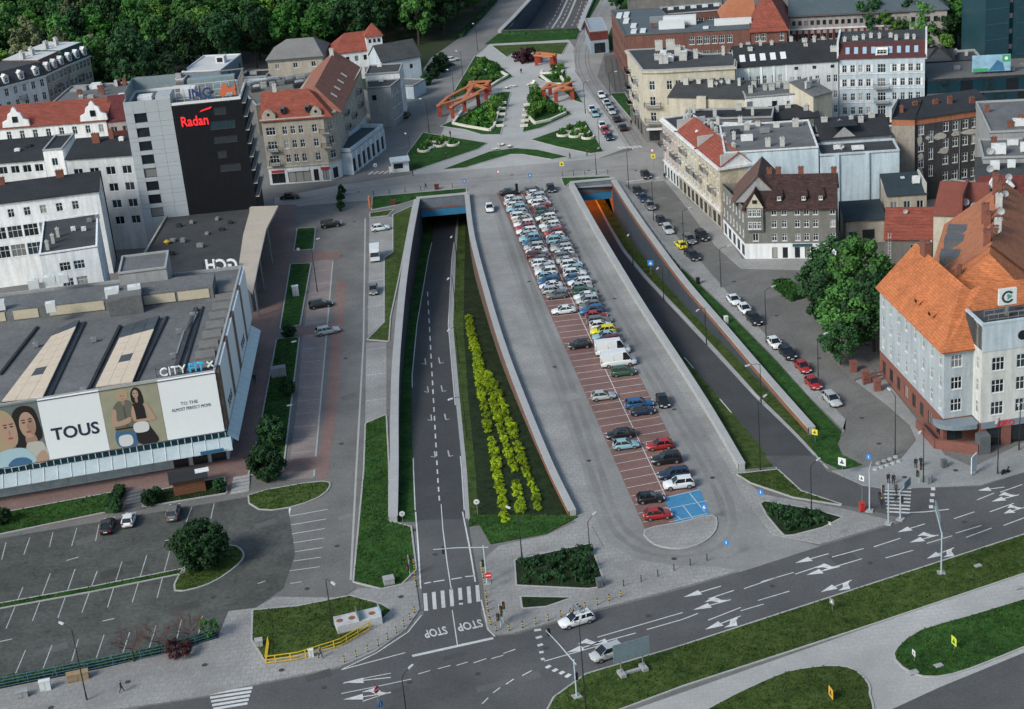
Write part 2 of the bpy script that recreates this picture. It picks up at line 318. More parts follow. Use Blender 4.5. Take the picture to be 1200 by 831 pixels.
# triangles by the crossing
lawn([(604,657),(691,638),(709,687),(690,690),(606,686)], grass_d, name='planting_bed'); lawn([(611,700),(669,701),(640,711),(613,713)], grass_d, name='planting_bed')
lawn([(892,591),(912,591),(986,607),(930,627),(914,622)], grass_d, 2, name='planting_bed')
lawn([(549,618),(560,612),(575,638),(640,626),(678,606),(668,604),(557,604),(550,608)], grass, kerb=0)
# square with the red pergolas
lawn([(557,66),(579,72),(601,90),(574,104),(545,111),(527,117)], grass); lawn([(517,148),(535,140),(560,125),(588,108),(598,108),(586,158),(565,158),(545,152)], grass)
lawn([(621,107),(640,112),(655,124),(670,134),(634,150),(613,155)], grass); lawn([(639,86),(660,75),(664,91),(683,121),(673,118),(655,102),(645,99),(630,91)], grass)
lawn([(496,156),(571,168),(560,175),(480,202),(478,180)], grass); lawn([(623,164),(686,142),(707,178),(692,180),(653,172)], grass)
lawn([(519,199),(574,178),(604,174),(630,176),(665,184),(647,187),(612,181),(598,181),(574,188),(544,197)], grass)
lawn([(577,54),(620,52),(666,50),(658,64),(630,62),(600,63),(594,67)], grass_y)
lawn([(568,52),(675,46),(678,37),(588,40),(606,22),(626,-2),(650,-42),(640,-60),(620,-60),(617,0),(600,28)], grass, kerb=0)
lawn([(678,36),(686,18),(694,0),(706,-42),(716,-42),(703,0),(686,30)], grass, kerb=0); lawn([(705,60),(722,20),(735,-20),(760,-20),(738,55)], grass, kerb=0)
lawn([(715,110),(732,109),(748,140),(742,142)], grass)
S('tram_yard', [(708,66),(745,60),(758,108),(722,112),(709,84)], .012, mat('yard_stone', (.09,.086,.085), .9, .3, .3, 2.0))
S('park_ground', [(470,122),(505,70),(545,42),(575,10),(600,-60),(-500,-60),(-500,70),(110,60),(300,60),(470,120)], .004, mat('wood_floor', (.022,.034,.014), .95, .5, .1, 1))
S('park_ground', [(1085,100),(1200,90),(1400,80),(1400,-20),(1080,-10)], .004, mat('wood_floor', (1,1,1)))
# ------------------------------------------------------------------ trench floors, walls, portals
def trench(tag_, zf, WL, WR, bounds, names, mats, ys):
    fl = [line_at(WL)]+[line_at([GT(x, y, zf) for x, y in b]) for b in bounds]+[line_at(WR)]
    out = []
    for k, (nm, m) in enumerate(zip(names, mats)):
        mb = MB()
        for a, b in zip(ys, ys[1:]):
            xa0, xa1, xb0, xb1 = fl[k](a), fl[k+1](a), fl[k](b), fl[k+1](b)
            if xa1-xa0 < .02 and xb1-xb0 < .02: continue
            mb.q([(xa0, a, zf(a)-.01), (max(xa0, xa1), a, zf(a)-.01), (max(xb0, xb1), b, zf(b)-.01), (xb0, b, zf(b)-.01)])
        out.append(struct(mb.build(nm, m)))
    return fl, out
def frange(a, b, n): return [a+(b-a)*i/(n-1) for i in range(n)]
ys1 = frange(min(W1L[0].y, W1R[0].y), PY1+60, 46)
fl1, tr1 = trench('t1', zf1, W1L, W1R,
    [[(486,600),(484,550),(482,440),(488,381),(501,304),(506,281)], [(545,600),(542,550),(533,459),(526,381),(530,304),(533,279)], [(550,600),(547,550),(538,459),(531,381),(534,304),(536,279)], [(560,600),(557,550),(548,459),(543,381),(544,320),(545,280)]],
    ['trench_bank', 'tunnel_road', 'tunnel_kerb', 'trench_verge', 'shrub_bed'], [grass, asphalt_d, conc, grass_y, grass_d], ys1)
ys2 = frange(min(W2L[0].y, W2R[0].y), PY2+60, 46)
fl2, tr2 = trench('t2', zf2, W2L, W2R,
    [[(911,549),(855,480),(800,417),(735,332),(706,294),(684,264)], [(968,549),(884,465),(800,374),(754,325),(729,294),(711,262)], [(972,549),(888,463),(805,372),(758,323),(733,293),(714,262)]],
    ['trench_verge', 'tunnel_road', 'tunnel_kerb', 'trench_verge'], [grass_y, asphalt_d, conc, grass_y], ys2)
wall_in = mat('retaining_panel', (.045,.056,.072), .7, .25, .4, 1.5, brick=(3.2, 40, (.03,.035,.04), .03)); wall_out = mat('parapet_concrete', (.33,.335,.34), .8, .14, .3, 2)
rustm = mat('rust_cap', (.22,.09,.05), .8, .3, .5, 3)
def retaining(name, label, line, zf, side, width, top=1.0, inner=wall_in, ext=.35, rust=False):
    """wall standing on the outer side of the trench edge; side=+1 when outside lies to +x"""
    o = thing(name, label, 'wall', (line[0].x, line[0].y, 0)); ox, oy = line[0].x, line[0].y; n = len(line)
    off = []
    for i, p in enumerate(line):
        a, b = line[max(i-1, 0)], line[min(i+1, n-1)]; d = (b-a).normalized(); nn = Vector((d.y, -d.x)); nn = nn if nn.x*side > 0 else -nn; off.append(p+nn*width)
    f = MB(); c = MB(); r = MB()
    for i in range(n-1):
        a, b, a2, b2 = line[i], line[i+1], off[i], off[i+1]; L = lambda p, z: (p.x-ox, p.y-oy, z)
        t = lambda i: top
        f.q([L(a, zf(a.y)-.3), L(b, zf(b.y)-.3), L(b, top-.001), L(a, top-.001)]); 
        ca, cb = a+(a-a2).normalized()*.12, b+(b-b2).normalized()*.12; da, db = a2+(a2-a).normalized()*.08, b2+(b2-b).normalized()*.08
        c.q([L(ca, top), L(cb, top), L(db, top), L(da, top)]); c.q([L(ca, top-.3), L(cb, top-.3), L(cb, top), L(ca, top)]); c.q([L(da, top), L(db, top), L(db, -.05), L(da, -.05)])
        if rust: 
            e = .16; ea, eb = a+(a-a2).normalized()*e, b+(b-b2).normalized()*e
            r.q([L(ea, top-1.0), L(eb, top-1.0), L(eb, top-.32), L(ea, top-.32)])
    a, a2 = line[0], off[0]; c.q([(a.x-ox, a.y-oy, -.05), (a2.x-ox, a2.y-oy, -.05), (a2.x-ox, a2.y-oy, top), (a.x-ox, a.y-oy, top)])
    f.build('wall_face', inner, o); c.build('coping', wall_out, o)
    if rust: r.build('rust_band', rustm, o)
    return o
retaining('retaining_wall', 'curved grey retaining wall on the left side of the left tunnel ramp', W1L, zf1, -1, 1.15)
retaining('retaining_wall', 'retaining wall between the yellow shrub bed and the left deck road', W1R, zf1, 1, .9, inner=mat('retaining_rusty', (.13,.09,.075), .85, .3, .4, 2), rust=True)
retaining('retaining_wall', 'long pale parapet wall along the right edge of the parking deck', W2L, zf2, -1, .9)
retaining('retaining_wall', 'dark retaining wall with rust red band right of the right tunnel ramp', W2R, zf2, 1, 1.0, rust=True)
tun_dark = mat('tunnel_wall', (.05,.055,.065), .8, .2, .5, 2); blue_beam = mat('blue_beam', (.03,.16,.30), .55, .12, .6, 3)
def portal(label, WL, WR, PY, zf, fl, lamp=None, lining=None):
    xl, xr = line_at(WL)(PY), line_at(WR)(PY); o = thing('tunnel_portal', label, 'tunnel', ((xl+xr)/2, PY, 0)); cx = (xl+xr)/2; hw = (xr-xl)/2
    m = MB(); m.box(-hw-.6, hw+.6, -.45, .45, -1.3, 1.0); m.build('head_wall', mat('portal_concrete', (.12,.14,.17), .8, .2, .5, 2), o)
    m = MB(); m.box(-hw-.7, hw+.7, -.6, .6, 1.0, 1.18); m.build('coping', wall_out, o)
    m = MB(); m.box(-hw+.02, hw-.02, -.38, .4, -3.4, -1.3); m.build('blue_beam', blue_beam, o)
    m = MB(); m.box(-hw+.02, hw-.02, -.5, -.37, -1.62, -1.36); m.build('cable_tray', rustm, o)
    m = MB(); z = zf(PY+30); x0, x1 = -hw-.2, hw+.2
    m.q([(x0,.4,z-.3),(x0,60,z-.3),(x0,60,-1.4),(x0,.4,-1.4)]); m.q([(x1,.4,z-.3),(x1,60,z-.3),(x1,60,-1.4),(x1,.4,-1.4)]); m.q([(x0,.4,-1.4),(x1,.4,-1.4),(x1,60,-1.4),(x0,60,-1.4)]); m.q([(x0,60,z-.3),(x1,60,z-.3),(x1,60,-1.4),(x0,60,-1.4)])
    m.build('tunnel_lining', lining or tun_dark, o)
    if lamp:
        for yy in (6, 14, 22, 32):
            m = MB(); m.box(-.9, .9, yy, yy+.4, -1.75, -1.55); m.build('tunnel_lamp', flat('sodium_lamp', (1,.32,.06), emit=4), o)
            l = bpy.data.lights.new('tunnel_lamp_light', 'POINT'); l.energy = lamp; l.color = (1,.22,.04); l.shadow_soft_size = .3
            q = bpy.data.objects.new('tunnel_lamp_light', l); C.objects.link(q); q.parent = o; q.location = (0, yy, -2.4)
    return o
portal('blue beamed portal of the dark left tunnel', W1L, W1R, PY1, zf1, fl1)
portal('blue beamed portal of the orange lit right tunnel', W2L, W2R, PY2, zf2, fl2, 700, mat('tunnel_wall_pale', (.3,.28,.26), .8, .2, .5, 2))
# far sunken motorway
y3a, y3b = min(T3L[0].y, T3R[0].y), T3L[-1].y
m3 = MB(); l3, r3 = line_at(T3L), line_at(T3R)
for a, b in zip(frange(y3a-2, y3b, 12), frange(y3a-2, y3b, 12)[1:]): m3.q([(l3(a), a, -6.5), (r3(a), a, -6.5), (r3(b), b, -6.5), (l3(b), b, -6.5)])
far_road = struct(m3.build('sunken_motorway', mat('motorway_asphalt', (.085,.083,.085), .9, .2, .1, 1)))
for f in (.33, .42, .5, .58, .72, .8):
    k = MB(); n = 40
    for i, (a, b) in enumerate(zip(frange(y3a, y3b, n), frange(y3a, y3b, n)[1:])):
        if f in (.42, .58) or i % 2:
            xa, xb = l3(a)+(r3(a)-l3(a))*f, l3(b)+(r3(b)-l3(b))*f; w = .35 if f in (.42, .58) else .16
            k.q([(xa-w, a, -6.49), (xa+w, a, -6.49), (xb+w, b, -6.49), (xb-w, b, -6.49)])
    k.build('lane_line', white_worn, far_road)
zc = lambda Y: -6.5
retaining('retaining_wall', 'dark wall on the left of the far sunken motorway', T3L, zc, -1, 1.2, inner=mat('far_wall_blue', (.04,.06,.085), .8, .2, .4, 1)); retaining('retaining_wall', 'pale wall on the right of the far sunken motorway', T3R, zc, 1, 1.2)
hw_ = MB(); a, b = T3L[0], T3R[0]; hw_.obox(a, b, 1.2, -7, .9); tag(hw_.build('retaining_wall', mat('mossy_wall', (.06,.075,.05), .9, .3, .5, 2)), 'mossy wall closing the near end of the far sunken motorway', 'wall')
# ------------------------------------------------------------------ painted markings
def quad_px(pts, z, zf=None): return [Vector((*GT(x, y, zf), 0)) if zf else G(x, y) for x, y in pts]
def stripe(parent, a, b, w, z=.024, m=None, zf=None, name='road_marking', ww=None):
    p = [Vector((*(GT(*q, zf) if zf else g2(*q)),)) for q in (a, b)]; d = (p[1]-p[0]).normalized(); n = Vector((-d.y, d.x))*w/2; mb = MB()
    zz = [(zf(q.y) if zf else 0)+z for q in p]
    mb.q([(*(p[0]-n), zz[0]), (*(p[1]-n), zz[1]), (*(p[1]+n), zz[1]), (*(p[0]+n), zz[0])]); return mb.build(name, m or white_p, parent)
def lines(parent, pts, w, **k):
    for a, b in zip(pts, pts[1:]): stripe(parent, a, b, w, **k)
def obj(n): return bpy.data.objects[n]
mr = obj('main_road')
for a, b in [((590,741),(700,709)),((400,785),(475,765)),((868,716),(895,708)),((888,704),(925,693)),((918,731),(935,725)),((932,673),(962,663)),((966,668),(1010,655)),((975,653),(1012,643)),((1038,654),(1070,645)),((1024,641),(1055,631)),((1086,637),(1116,628)),((1118,608),(1142,600)),((1120,625),(1150,616)),((1132,630),(1162,619)),((1145,586),(1165,578)),((1160,600),(1188,590)),((1172,577),(1198,568)),((800,726),(818,719)),((830,702),(860,692)),((892,682),(930,671)),((872,690),(910,677)),((700,747),(800,718)),((590,766),(604,761)),((555,777),(570,772)),((535,780),(548,776)),((513,784),(528,780)),((490,790),(504,786)),((576,772),(590,768)),((612,792),(623,786)),((593,802),(602,796)),((578,812),(586,806)),((565,825),(572,818)),((1176,616),(1200,607)),((830,727),(868,712)),((638,775),(705,756)),((758,738),(800,726))]:
    stripe(mr, a, b, .16)
stripe(mr, (483,769), (578,748), .5); lines(mr, [(402,801),(432,794),(458,789)], .14); lines(mr, [(400,813),(440,805),(482,796)], .14); lines(mr, [(425,822),(458,811)], .14)
for k in range(5): stripe(mr, (245+k*1.2,813.5+k*4.4), (296-k*1.5,806+k*4.6), .5)
for a, b in [((626,739),(634,738)),((628,748),(635,746)),((630,757),(636,755)),((632,765),(637,764)),((634,773),(638,772)),((640,783),(645,780)),((648,787),(653,784)),((656,790),(661,787)),((663,794),(668,790))]: stripe(mr, a, b, .5)
def arrow(parent, tail, tip, turn=0, z=.025):
    a, b = g2(*tail), g2(*tip); d = (b-a); L = d.length; d.normalize(); n = Vector((-d.y, d.x)); mb = MB()
    P = lambda u, v: (*(a+d*u+n*v), z)
    h = min(2.4, L*.45)
    mb.q([P(0,-.09), P(L-h,-.09), P(L-h,.09), P(0,.09)]); mb.q([P(L-h,-.6), P(L,0), P(L-h,.6)])
    if turn:
        t = turn; mb.q([P(L*.08,.09*t), P(L*.3,.09*t), P(L*.42,.8*t), P(L*.28,.8*t)][::t]); mb.q([P(L*.2,.6*t), P(L*.6,1.0*t), P(L*.3,1.6*t)][::-t])
    return mb.build('lane_arrow', white_p, parent)
for t, p, s in [((845,687),(801,700),0),((971,649),(932,660),0),((1084,614),(1052,624),0),((1177,571),(1146,575),0),((856,703),(812,715),-1),((984,664),(945,674),-1),((1100,627),(1066,636),-1),((1194,580),(1162,588),-1),((868,722),(826,738),1),((998,680),(962,694),1),((1118,642),(1086,655),1),((458,794),(403,800),0),((458,812),(402,820),-1),((706,752),(664,765),-1),((745,742),(690,757),0),((1200,595),(1176,602),-1)]: arrow(mr, t, p, s)
# crosswalks
rm = obj('tunnel_ramp_mouth')
for k in range(7): x = 498+k*10.2; stripe(rm, (x, 695.5-k*1.6), (x+1.5, 716-k*1.8), .5)
lines(rm, [(497,684),(505,682.5)], .25); lines(rm, [(508,682),(521,680)], .25); lines(rm, [(529,679),(541,677)], .25); lines(rm, [(545,676),(556,675)], .25)
lines(rm, [(517,591),(519,620),(524,660),(529,692)], .13); lines(rm, [(530,715),(536,756)], .13, z=.028)
lines(rm, [(542,600),(550,640),(557,682)], .2); lines(rm, [(564,703),(572,738),(580,746)], .22, z=.028); lines(rm, [(487,600),(490,640),(493,690)], .2); lines(rm, [(494,721),(478,741),(440,766),(402,784)], .16, z=.026)
sr = obj('slip_road')
for k in range(8): stripe(sr, (1034+k*.8,571+k*4.1), (1068-k*.3,572.5+k*4.1), .42, z=.018)
for k in range(4): stripe(mr, (1091-k*.8,573+k*7), (1096-k*.8,573+k*7), .9)
lines(mr, [(1062,601),(1085,600),(1112,597)], .2); 
cs = obj('cross_street')
for k in range(5): stripe(cs, (432+k*6,204.5-k*.3), (437.5+k*6,201-k*.3), .6, z=.02)
for k in range(4): stripe(cs, (734+k*4.8,213-k*.7), (741+k*4.8,210-k*.8+2.6), .5, z=.016)
for k in range(3): stripe(obj('tram_street'), (724+k*5,172.5-k*.4), (729+k*5,174.5-k*.4), .6, z=.02); stripe(obj('tram_street'), (737+k*5,171.5-k*.4), (742+k*5,173.5-k*.4), .6, z=.02)
for k in range(4): stripe(obj('tram_street'), (693-k*1.5+k*5.5,47.5), (696-k*1.5+k*5.5,48.8), .5, z=.02)
# tram rails
railm = mat('rail', (.09,.088,.086), .5, .2, 1, 4)
for off in (0, .9, 2.8, 3.7):
    pl = smooth([g2(*p) for p in [(706,-4),(690,26),(679,50),(675,64),(676,80),(686,102),(704,125),(720,148),(735,172)]], 5, False); mb = MB()
    for a, b in zip(pl, pl[1:]):
        d = (b-a).normalized(); n = Vector((d.y, -d.x)); mb.q([(*(a-n*(off+.07)), .022), (*(b-n*(off+.07)), .022), (*(b-n*(off-.07)), .022), (*(a-n*(off-.07)), .022)])
    mb.build('tram_rail', railm, obj('tram_street'))
    pl = smooth([g2(*p) for p in [(330,238),(400,224),(480,214),(560,208),(640,202),(700,197),(745,193)]], 4, False); mb = MB()
    for a, b in zip(pl, pl[1:]):
        d = (b-a).normalized(); n = Vector((d.y, -d.x)); mb.q([(*(a+n*(off+.07)), .018), (*(b+n*(off+.07)), .018), (*(b+n*(off-.07)), .018), (*(a+n*(off-.07)), .018)])
    mb.build('tram_rail', railm, cs)
# tunnel road markings
t1 = tr1[1]
for k in range(24):
    y = 342+k*10.4; x = 501+(y-342)*.055+ (0 if y < 560 else (y-560)*.02); stripe(t1, (x, y), (x+.35, y+5.6), .22, z=.02, zf=zf1)
for pts in [[(486.5,598),(484.6,550),(483,440),(488.6,381),(501.6,304),(506,284)], [(544,598),(541,550),(532,459),(525.4,381),(529.4,304),(532,284)]]: lines(t1, pts, .16, z=.02, zf=zf1)
for (x, y) in [(514,424),(517,457),(521,490),(525,533)]:
    lines(t1, [(x,y-5),(x+1.5,y+2),(x+6,y+1)], .22, z=.02, zf=zf1, m=white_worn); lines(t1, [(x-16,y-4),(x-15,y+3),(x-20,y+2)], .2, z=.02, zf=zf1, m=white_worn)
for pts in [[(970,549),(886,464),(802,373),(756,324),(731,294)], [(910,549),(854,480),(802,419)]]: lines(tr2[1], pts, .16, z=.02, zf=zf2)
# parking bays on the deck
def lerp(a, b, t): return (a[0]+(b[0]-a[0])*t, a[1]+(b[1]-a[1])*t)
LA, LB, LC, LD = g2(582,226), g2(757,623), g2(834,606), g2(638,223)      # left-far, left-near, right-near, right-far
def lotp(u, v):
    """u 0..1 far->near, v 0..1 left->right"""
    a, b = LA.lerp(LB, u), LD.lerp(LC, u); return a.lerp(b, v)
NB = 60
def wstripe(parent, p, q, w, z, m=white_p):
    d = (q-p).normalized(); n = Vector((-d.y, d.x))*w/2; mb = MB(); mb.q([(*(p-n), z), (*(q-n), z), (*(q+n), z), (*(p+n), z)]); return mb.build('bay_line', m, parent)
for k in range(22, NB+1): wstripe(lot, lotp(k/NB, .01), lotp(k/NB, .5), .12, .024); 
for k in range(22, NB-3): wstripe(lot, lotp(k/NB, .5), lotp(k/NB, .99), .12, .024)
wstripe(lot, lotp(.0, .5), lotp(1, .5), .12, .0245)
dbs = obj('disabled_bays')
for a, b in [((779,597),(828,587)),((784,612),(829,602)),((777,584),(820,574)),((800,592),(812,608)),((786,600),(800,610)),((808,578),(826,600))]: stripe(dbs, a, b, .12, z=.030)
# car park lines
cp = obj('car_park')
for x0, y0, x1, y1 in [(2,656,7,636),(28,650,35,630),(58,641,62,624),(84,640,90,619),(112,634,116,615),(218,612,225,594),(247,608,251,590),(0,683,8,0),(7,737,27,688),(38,728,59,672),(68,724,88,667),(96,718,114,669),(126,712,143,658),(155,706,172,651),(184,701,199,646),(18,790,30,762),(50,785,61,756),(84,775,92,749),(113,771,122,744),(144,765,152,741),(175,759,183,733),(206,753,213,726),(232,746,237,722)]:
    if y1: stripe(cp, (x0,y0), (x1,y1), .13, z=.020, m=white_worn)
for a, b in [((78,657),(92,653)),((120,728),(134,725)),((0,752),(14,749)),((193,634),(206,631)),((302,684),(311,681)),((340,684),(353,682))]: stripe(cp, a, b, .15, z=.02)
ws = obj('west_street')
lines(ws, [(340,595),(326,672)], .25, z=.012)
for k in range(7): stripe(ws, (339-k*2.2,605+k*11), (384-k*1.6,597+k*11.2), .14, z=.012)
for k in range(6): stripe(obj(['kerb_bays','kerb_bays.001'][k > 2]), (430.5-.2*k, 300+k*30+(0 if k < 3 else 20)), (452, 297+k*30+(0 if k < 3 else 20)), .12, z=.016)
for k in range(16): stripe(obj('west_bays'), (366-k*1.75, 318+k*15.2), (387-k*1.3, 316+k*15.2), .1, z=.016, m=white_worn)
lines(obj('west_bays'), [(390,306),(382,400),(368,558)], .25, z=.017, m=paver_l); lines(ws, [(428,256),(426,400),(417,560),(411,680)], .3, z=.012, m=kerbm)
# ------------------------------------------------------------------ building kit
def rnd(a, b): return random.uniform(a, b)
WIN = {}
PANES = [glass, flat('window_glass_grey', (.03,.036,.042), .12, spec=.6), flat('window_curtain', (.16,.165,.165), .3, spec=.5), flat('window_blind', (.28,.275,.26), .35, spec=.4), flat('window_glass_teal', (.02,.04,.05), .1, spec=.6)]
WRND = random.Random(99)
def win_mesh(w, h, st):
    k = (round(w, 2), round(h, 2), st)
    if k in WIN: return WIN[k]
    f = MB(); t = .09 if st != 'thin' else .05; d = .07
    fm = dframe if st in ('dark', 'strip', 'shop') else wframe
    f.box(-w/2, -w/2+t, -d, d, 0, h); f.box(w/2-t, w/2, -d, d, 0, h); f.box(-w/2+t, w/2-t, -d, d, 0, t); f.box(-w/2+t, w/2-t, -d, d, h-t, h)
    if st in ('cross', 'tee'): f.box(-t*.45, t*.45, -d*.8, d*.8, t, h-t); f.box(-w/2+t, w/2-t, -d*.7, d*.7, h*.62-.04, h*.62+.04)
    if st == 'double': f.box(-t*.45, t*.45, -d*.8, d*.8, t, h-t)
    if st == 'triple':
        for x in (-w/6, w/6): f.box(x-.04, x+.04, -d*.8, d*.8, t, h-t)
        f.box(-w/2+t, w/2-t, -d*.7, d*.7, h*.6-.04, h*.6+.04)
    if st in ('strip', 'shop'):
        n = max(2, int(w/1.6))
        for i in range(1, n): x = -w/2+w*i/n; f.box(x-.04, x+.04, -d*.8, d*.8, t, h-t)
    if st in ('cross', 'tee', 'double', 'triple'): f.box(-w/2-.06, w/2+.06, -.2, -.05, -.08, -.001)     # sill
    ps = []
    for gm in PANES: p = MB(); p.box(-w/2+t*.5, w/2-t*.5, .0, .03, t*.5, h-t*.5); ps.append(p.mesh('pane', gm))
    WIN[k] = (f.mesh('window', fm), ps[0], ps); return WIN[k]
def put_window(par, o, e, n, x, z, w, h, st, rec=.14, pane=None):
    """o edge start, e edge direction, n outward normal (all local 2D)"""
    fm, pm, ps = win_mesh(w, h, st); pm = WRND.choices(ps, [5,3,1.2,.7,2])[0]; c = o+e*x-n*rec; a = math.atan2(e.y, e.x)
    q = link('window' if st != 'shop' else 'shop_window', fm, par, (c.x, c.y, z), a); g = link('pane', pm, q)
    return q
def facade(mb, o, e, z0, z1, L, rects, m=0, dep=.2):
    """wall strip with recessed openings; rects (x0,x1,za,zb)"""
    rects = [r for r in rects if r[2] >= z0-1e-6 and r[3] <= z1+1e-6]
    n = Vector((e.y, -e.x)); P = lambda x, z, d=0: (*(o+e*x-n*d), z)
    xs = sorted({0, L, *[round(v, 4) for r in rects for v in r[:2]]}); zs = sorted({z0, z1, *[round(v, 4) for r in rects for v in r[2:]]})
    # merge: vertical runs per column
    for xa, xb in zip(xs, xs[1:]):
        if xb-xa < 1e-4: continue
        xm = (xa+xb)/2; cov = sorted([(r[2], r[3]) for r in rects if r[0] < xm < r[1]]); z = z0
        for a, b in cov:
            if a > z+1e-4: mb.q([P(xa, z), P(xb, z), P(xb, a), P(xa, a)], m)
            z = max(z, b)
        if z1 > z+1e-4: mb.q([P(xa, z), P(xb, z), P(xb, z1), P(xa, z1)], m)
    for a, b, c, d in rects:
        mb.q([P(a, c), P(b, c), P(b, c, dep), P(a, c, dep)], m); mb.q([P(a, d, dep), P(b, d, dep), P(b, d), P(a, d)], m)
        mb.q([P(a, c, dep), P(a, d, dep), P(a, d), P(a, c)], m); mb.q([P(b, c), P(b, d), P(b, d, dep), P(b, c, dep)], m)
def grid(L, n, rows, w, h, st='cross', m0=None, m1=None, skip=()):
    """n columns x rows (list of sill heights) -> window list"""
    m0 = L/n*.5 if m0 is None else m0; m1 = m0 if m1 is None else m1; out = []
    for j, z in enumerate(rows):
        for i in range(n):
            if (i, j) in skip: continue
            out.append((m0+(L-m0-m1)*(i/(n-1) if n > 1 else .5), z, w, h, st))
    return out
class Bld:
    def __init__(s, name, label, A, B, h, d, wall, cat='building', poly=None, bands=None, wins=None, group=None, rec=.14):
        """A, B 2D world ends of the front (left, right); local x along it, y away from the viewer"""
        A, B = Vector(A[:2]), Vector(B[:2]); s.L = (B-A).length; s.d = d; s.h = h; s.A, s.B = A, B; rz = math.atan2(B.y-A.y, B.x-A.x); s.rz = rz
        s.o = thing(name, label, cat, (A.x, A.y, 0), rz, group)
        s.poly = [Vector(p) for p in (poly or [(0,0),(s.L,0),(s.L,d),(0,d)])]; N = len(s.poly); s.N = N
        wins = wins or {}; bands = bands or [(0, h, wall, 'wall')]
        s.E = []
        for i in range(N):
            a, b = s.poly[i], s.poly[(i+1) % N]; e = (b-a); L = e.length; e.normalize(); s.E.append((a, e, L))
        rects = {}
        for i, ws in wins.items():
            a, e, L = s.E[i]; n = Vector((e.y, -e.x))
            ws = [w for w in ws if w[0]-w[2]/2 > .03 and w[0]+w[2]/2 < L-.03]
            rects[i] = [(w[0]-w[2]/2, w[0]+w[2]/2, w[1], w[1]+w[3]) for w in ws]
            for w in ws: put_window(s.o, a, e, n, *w, rec=rec)
        for z0, z1, m, nm in bands:
            mb = MB()
            for i, (a, e, L) in enumerate(s.E): facade(mb, a, e, z0, z1, L, rects.get(i, []))
            mb.build(nm, m, s.o)
        # dark core behind the openings
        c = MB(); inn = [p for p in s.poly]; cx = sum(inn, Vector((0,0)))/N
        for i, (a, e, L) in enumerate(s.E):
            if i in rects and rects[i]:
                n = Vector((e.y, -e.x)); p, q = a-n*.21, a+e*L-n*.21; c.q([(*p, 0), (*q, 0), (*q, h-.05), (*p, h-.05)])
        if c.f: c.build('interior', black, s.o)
    def w(s, lx, ly): return s.A+Vector((math.cos(s.rz)*lx-math.sin(s.rz)*ly, math.sin(s.rz)*lx+math.cos(s.rz)*ly))
    def loc(s, p):
        d = Vector(p[:2])-s.A; return Vector((math.cos(s.rz)*d.x+math.sin(s.rz)*d.y, -math.sin(s.rz)*d.x+math.cos(s.rz)*d.y))
    def part(s, name, mb, m, parent=None, sm=False): return mb.build(name, m, parent or s.o, sm=sm)
    def box(s, name, x0, x1, y0, y1, z0, z1, m, parent=None): b = MB(); b.box(x0, x1, y0, y1, z0, z1); return b.build(name, m, parent or s.o)
    def ring(s, name, z0, z1, out, m, parent=None, inn=.3):
        mb = MB(); N = s.N; cs = []
        def offs(k):
            r = []
            for i in range(N):
                a, e0, _ = s.E[i-1]; b, e1, _ = s.E[i]; n0, n1 = Vector((e0.y, -e0.x)), Vector((e1.y, -e1.x)); d = n0+n1; r.append(b+d*(k/max(.3, 1+n0.dot(n1))))
            return r
        o, i_ = offs(out), offs(-inn)
        for k in range(N):
            j = (k+1) % N; a, b, c, d = o[k], o[j], i_[j], i_[k]
            mb.q([(*a, z0), (*b, z0), (*b, z1), (*a, z1)]); mb.q([(*a, z1), (*b, z1), (*c, z1), (*d, z1)]); mb.q([(*c, z0), (*d, z0), (*d, z1), (*c, z1)]); mb.q([(*b, z0), (*a, z0), (*d, z0), (*c, z0)])
        return mb.build(name, m, parent or s.o)
    def flat(s, m, z=None, par=.4, parm=None, ov=0):
        z = s.h if z is None else z; mb = MB(); mb.prism(s.poly, z-.25, z-.02); r = mb.build('roof', m, s.o)
        if par: s.ring('parapet', z-.015, z+par, .05+ov, parm or conc, r)
        s.roof = r; return r
    def gable(s, m, rh, ov=.4, axis='x', x0=0, x1=None, y0=0, y1=None, z=None, hip=(0, 0), wallm=None, t=.18, ridge=.5, name='roof'):
        """pitched roof; axis of ridge; hip=(run at start, run at end); ridge position across the span"""
        x1 = s.L if x1 is None else x1; y1 = s.d if y1 is None else y1; z = s.h if z is None else z
        T = (lambda u, v, w: (u, v, w)) if axis == 'x' else (lambda u, v, w: (v, u, w))
        u0, u1, v0, v1 = (x0, x1, y0, y1) if axis == 'x' else (y0, y1, x0, x1)
        vm = v0+(v1-v0)*ridge; za = z-ov*rh/(vm-v0) if vm > v0 else z; zb = z-ov*rh/(v1-vm) if v1 > vm else z
        h0, h1 = hip; mb = MB()
        a0, a1 = u0-(ov if not h0 else ov), u1+ov
        r0, r1 = (u0+h0 if h0 else u0-ov*.6), (u1-h1 if h1 else u1+ov*.6)
        if not h0: a0 = u0-ov*.6
        if not h1: a1 = u1+ov*.6
        f = 1 if axis == 'x' else -1
        def face(p): 
            q = [T(*k) for k in p]; mb.q(q if f > 0 else q[::-1]); lo = [(k[0], k[1], k[2]-t) for k in q]; mb.q(lo[::-1] if f > 0 else lo)
            n = len(q)
            for i in range(n):
                j = (i+1) % n; mb.q([q[i], lo[i], lo[j], q[j]] if f > 0 else [q[j], lo[j], lo[i], q[i]])
        if ridge > 0: face([(a0, v0-ov, za), (a1, v0-ov, za), (r1, vm, z+rh), (r0, vm, z+rh)])
        if ridge < 1: face([(a1, v1+ov, zb), (a0, v1+ov, zb), (r0, vm, z+rh), (r1, vm, z+rh)])
        zh = z-ov*rh/h0 if h0 else 0
        if h0: face([(a0, v1+ov, zb), (a0, v0-ov, za), (r0, vm, z+rh)])
        if h1: face([(a1, v0-ov, za), (a1, v1+ov, zb), (r1, vm, z+rh)])
        r = mb.build(name, m, s.o)
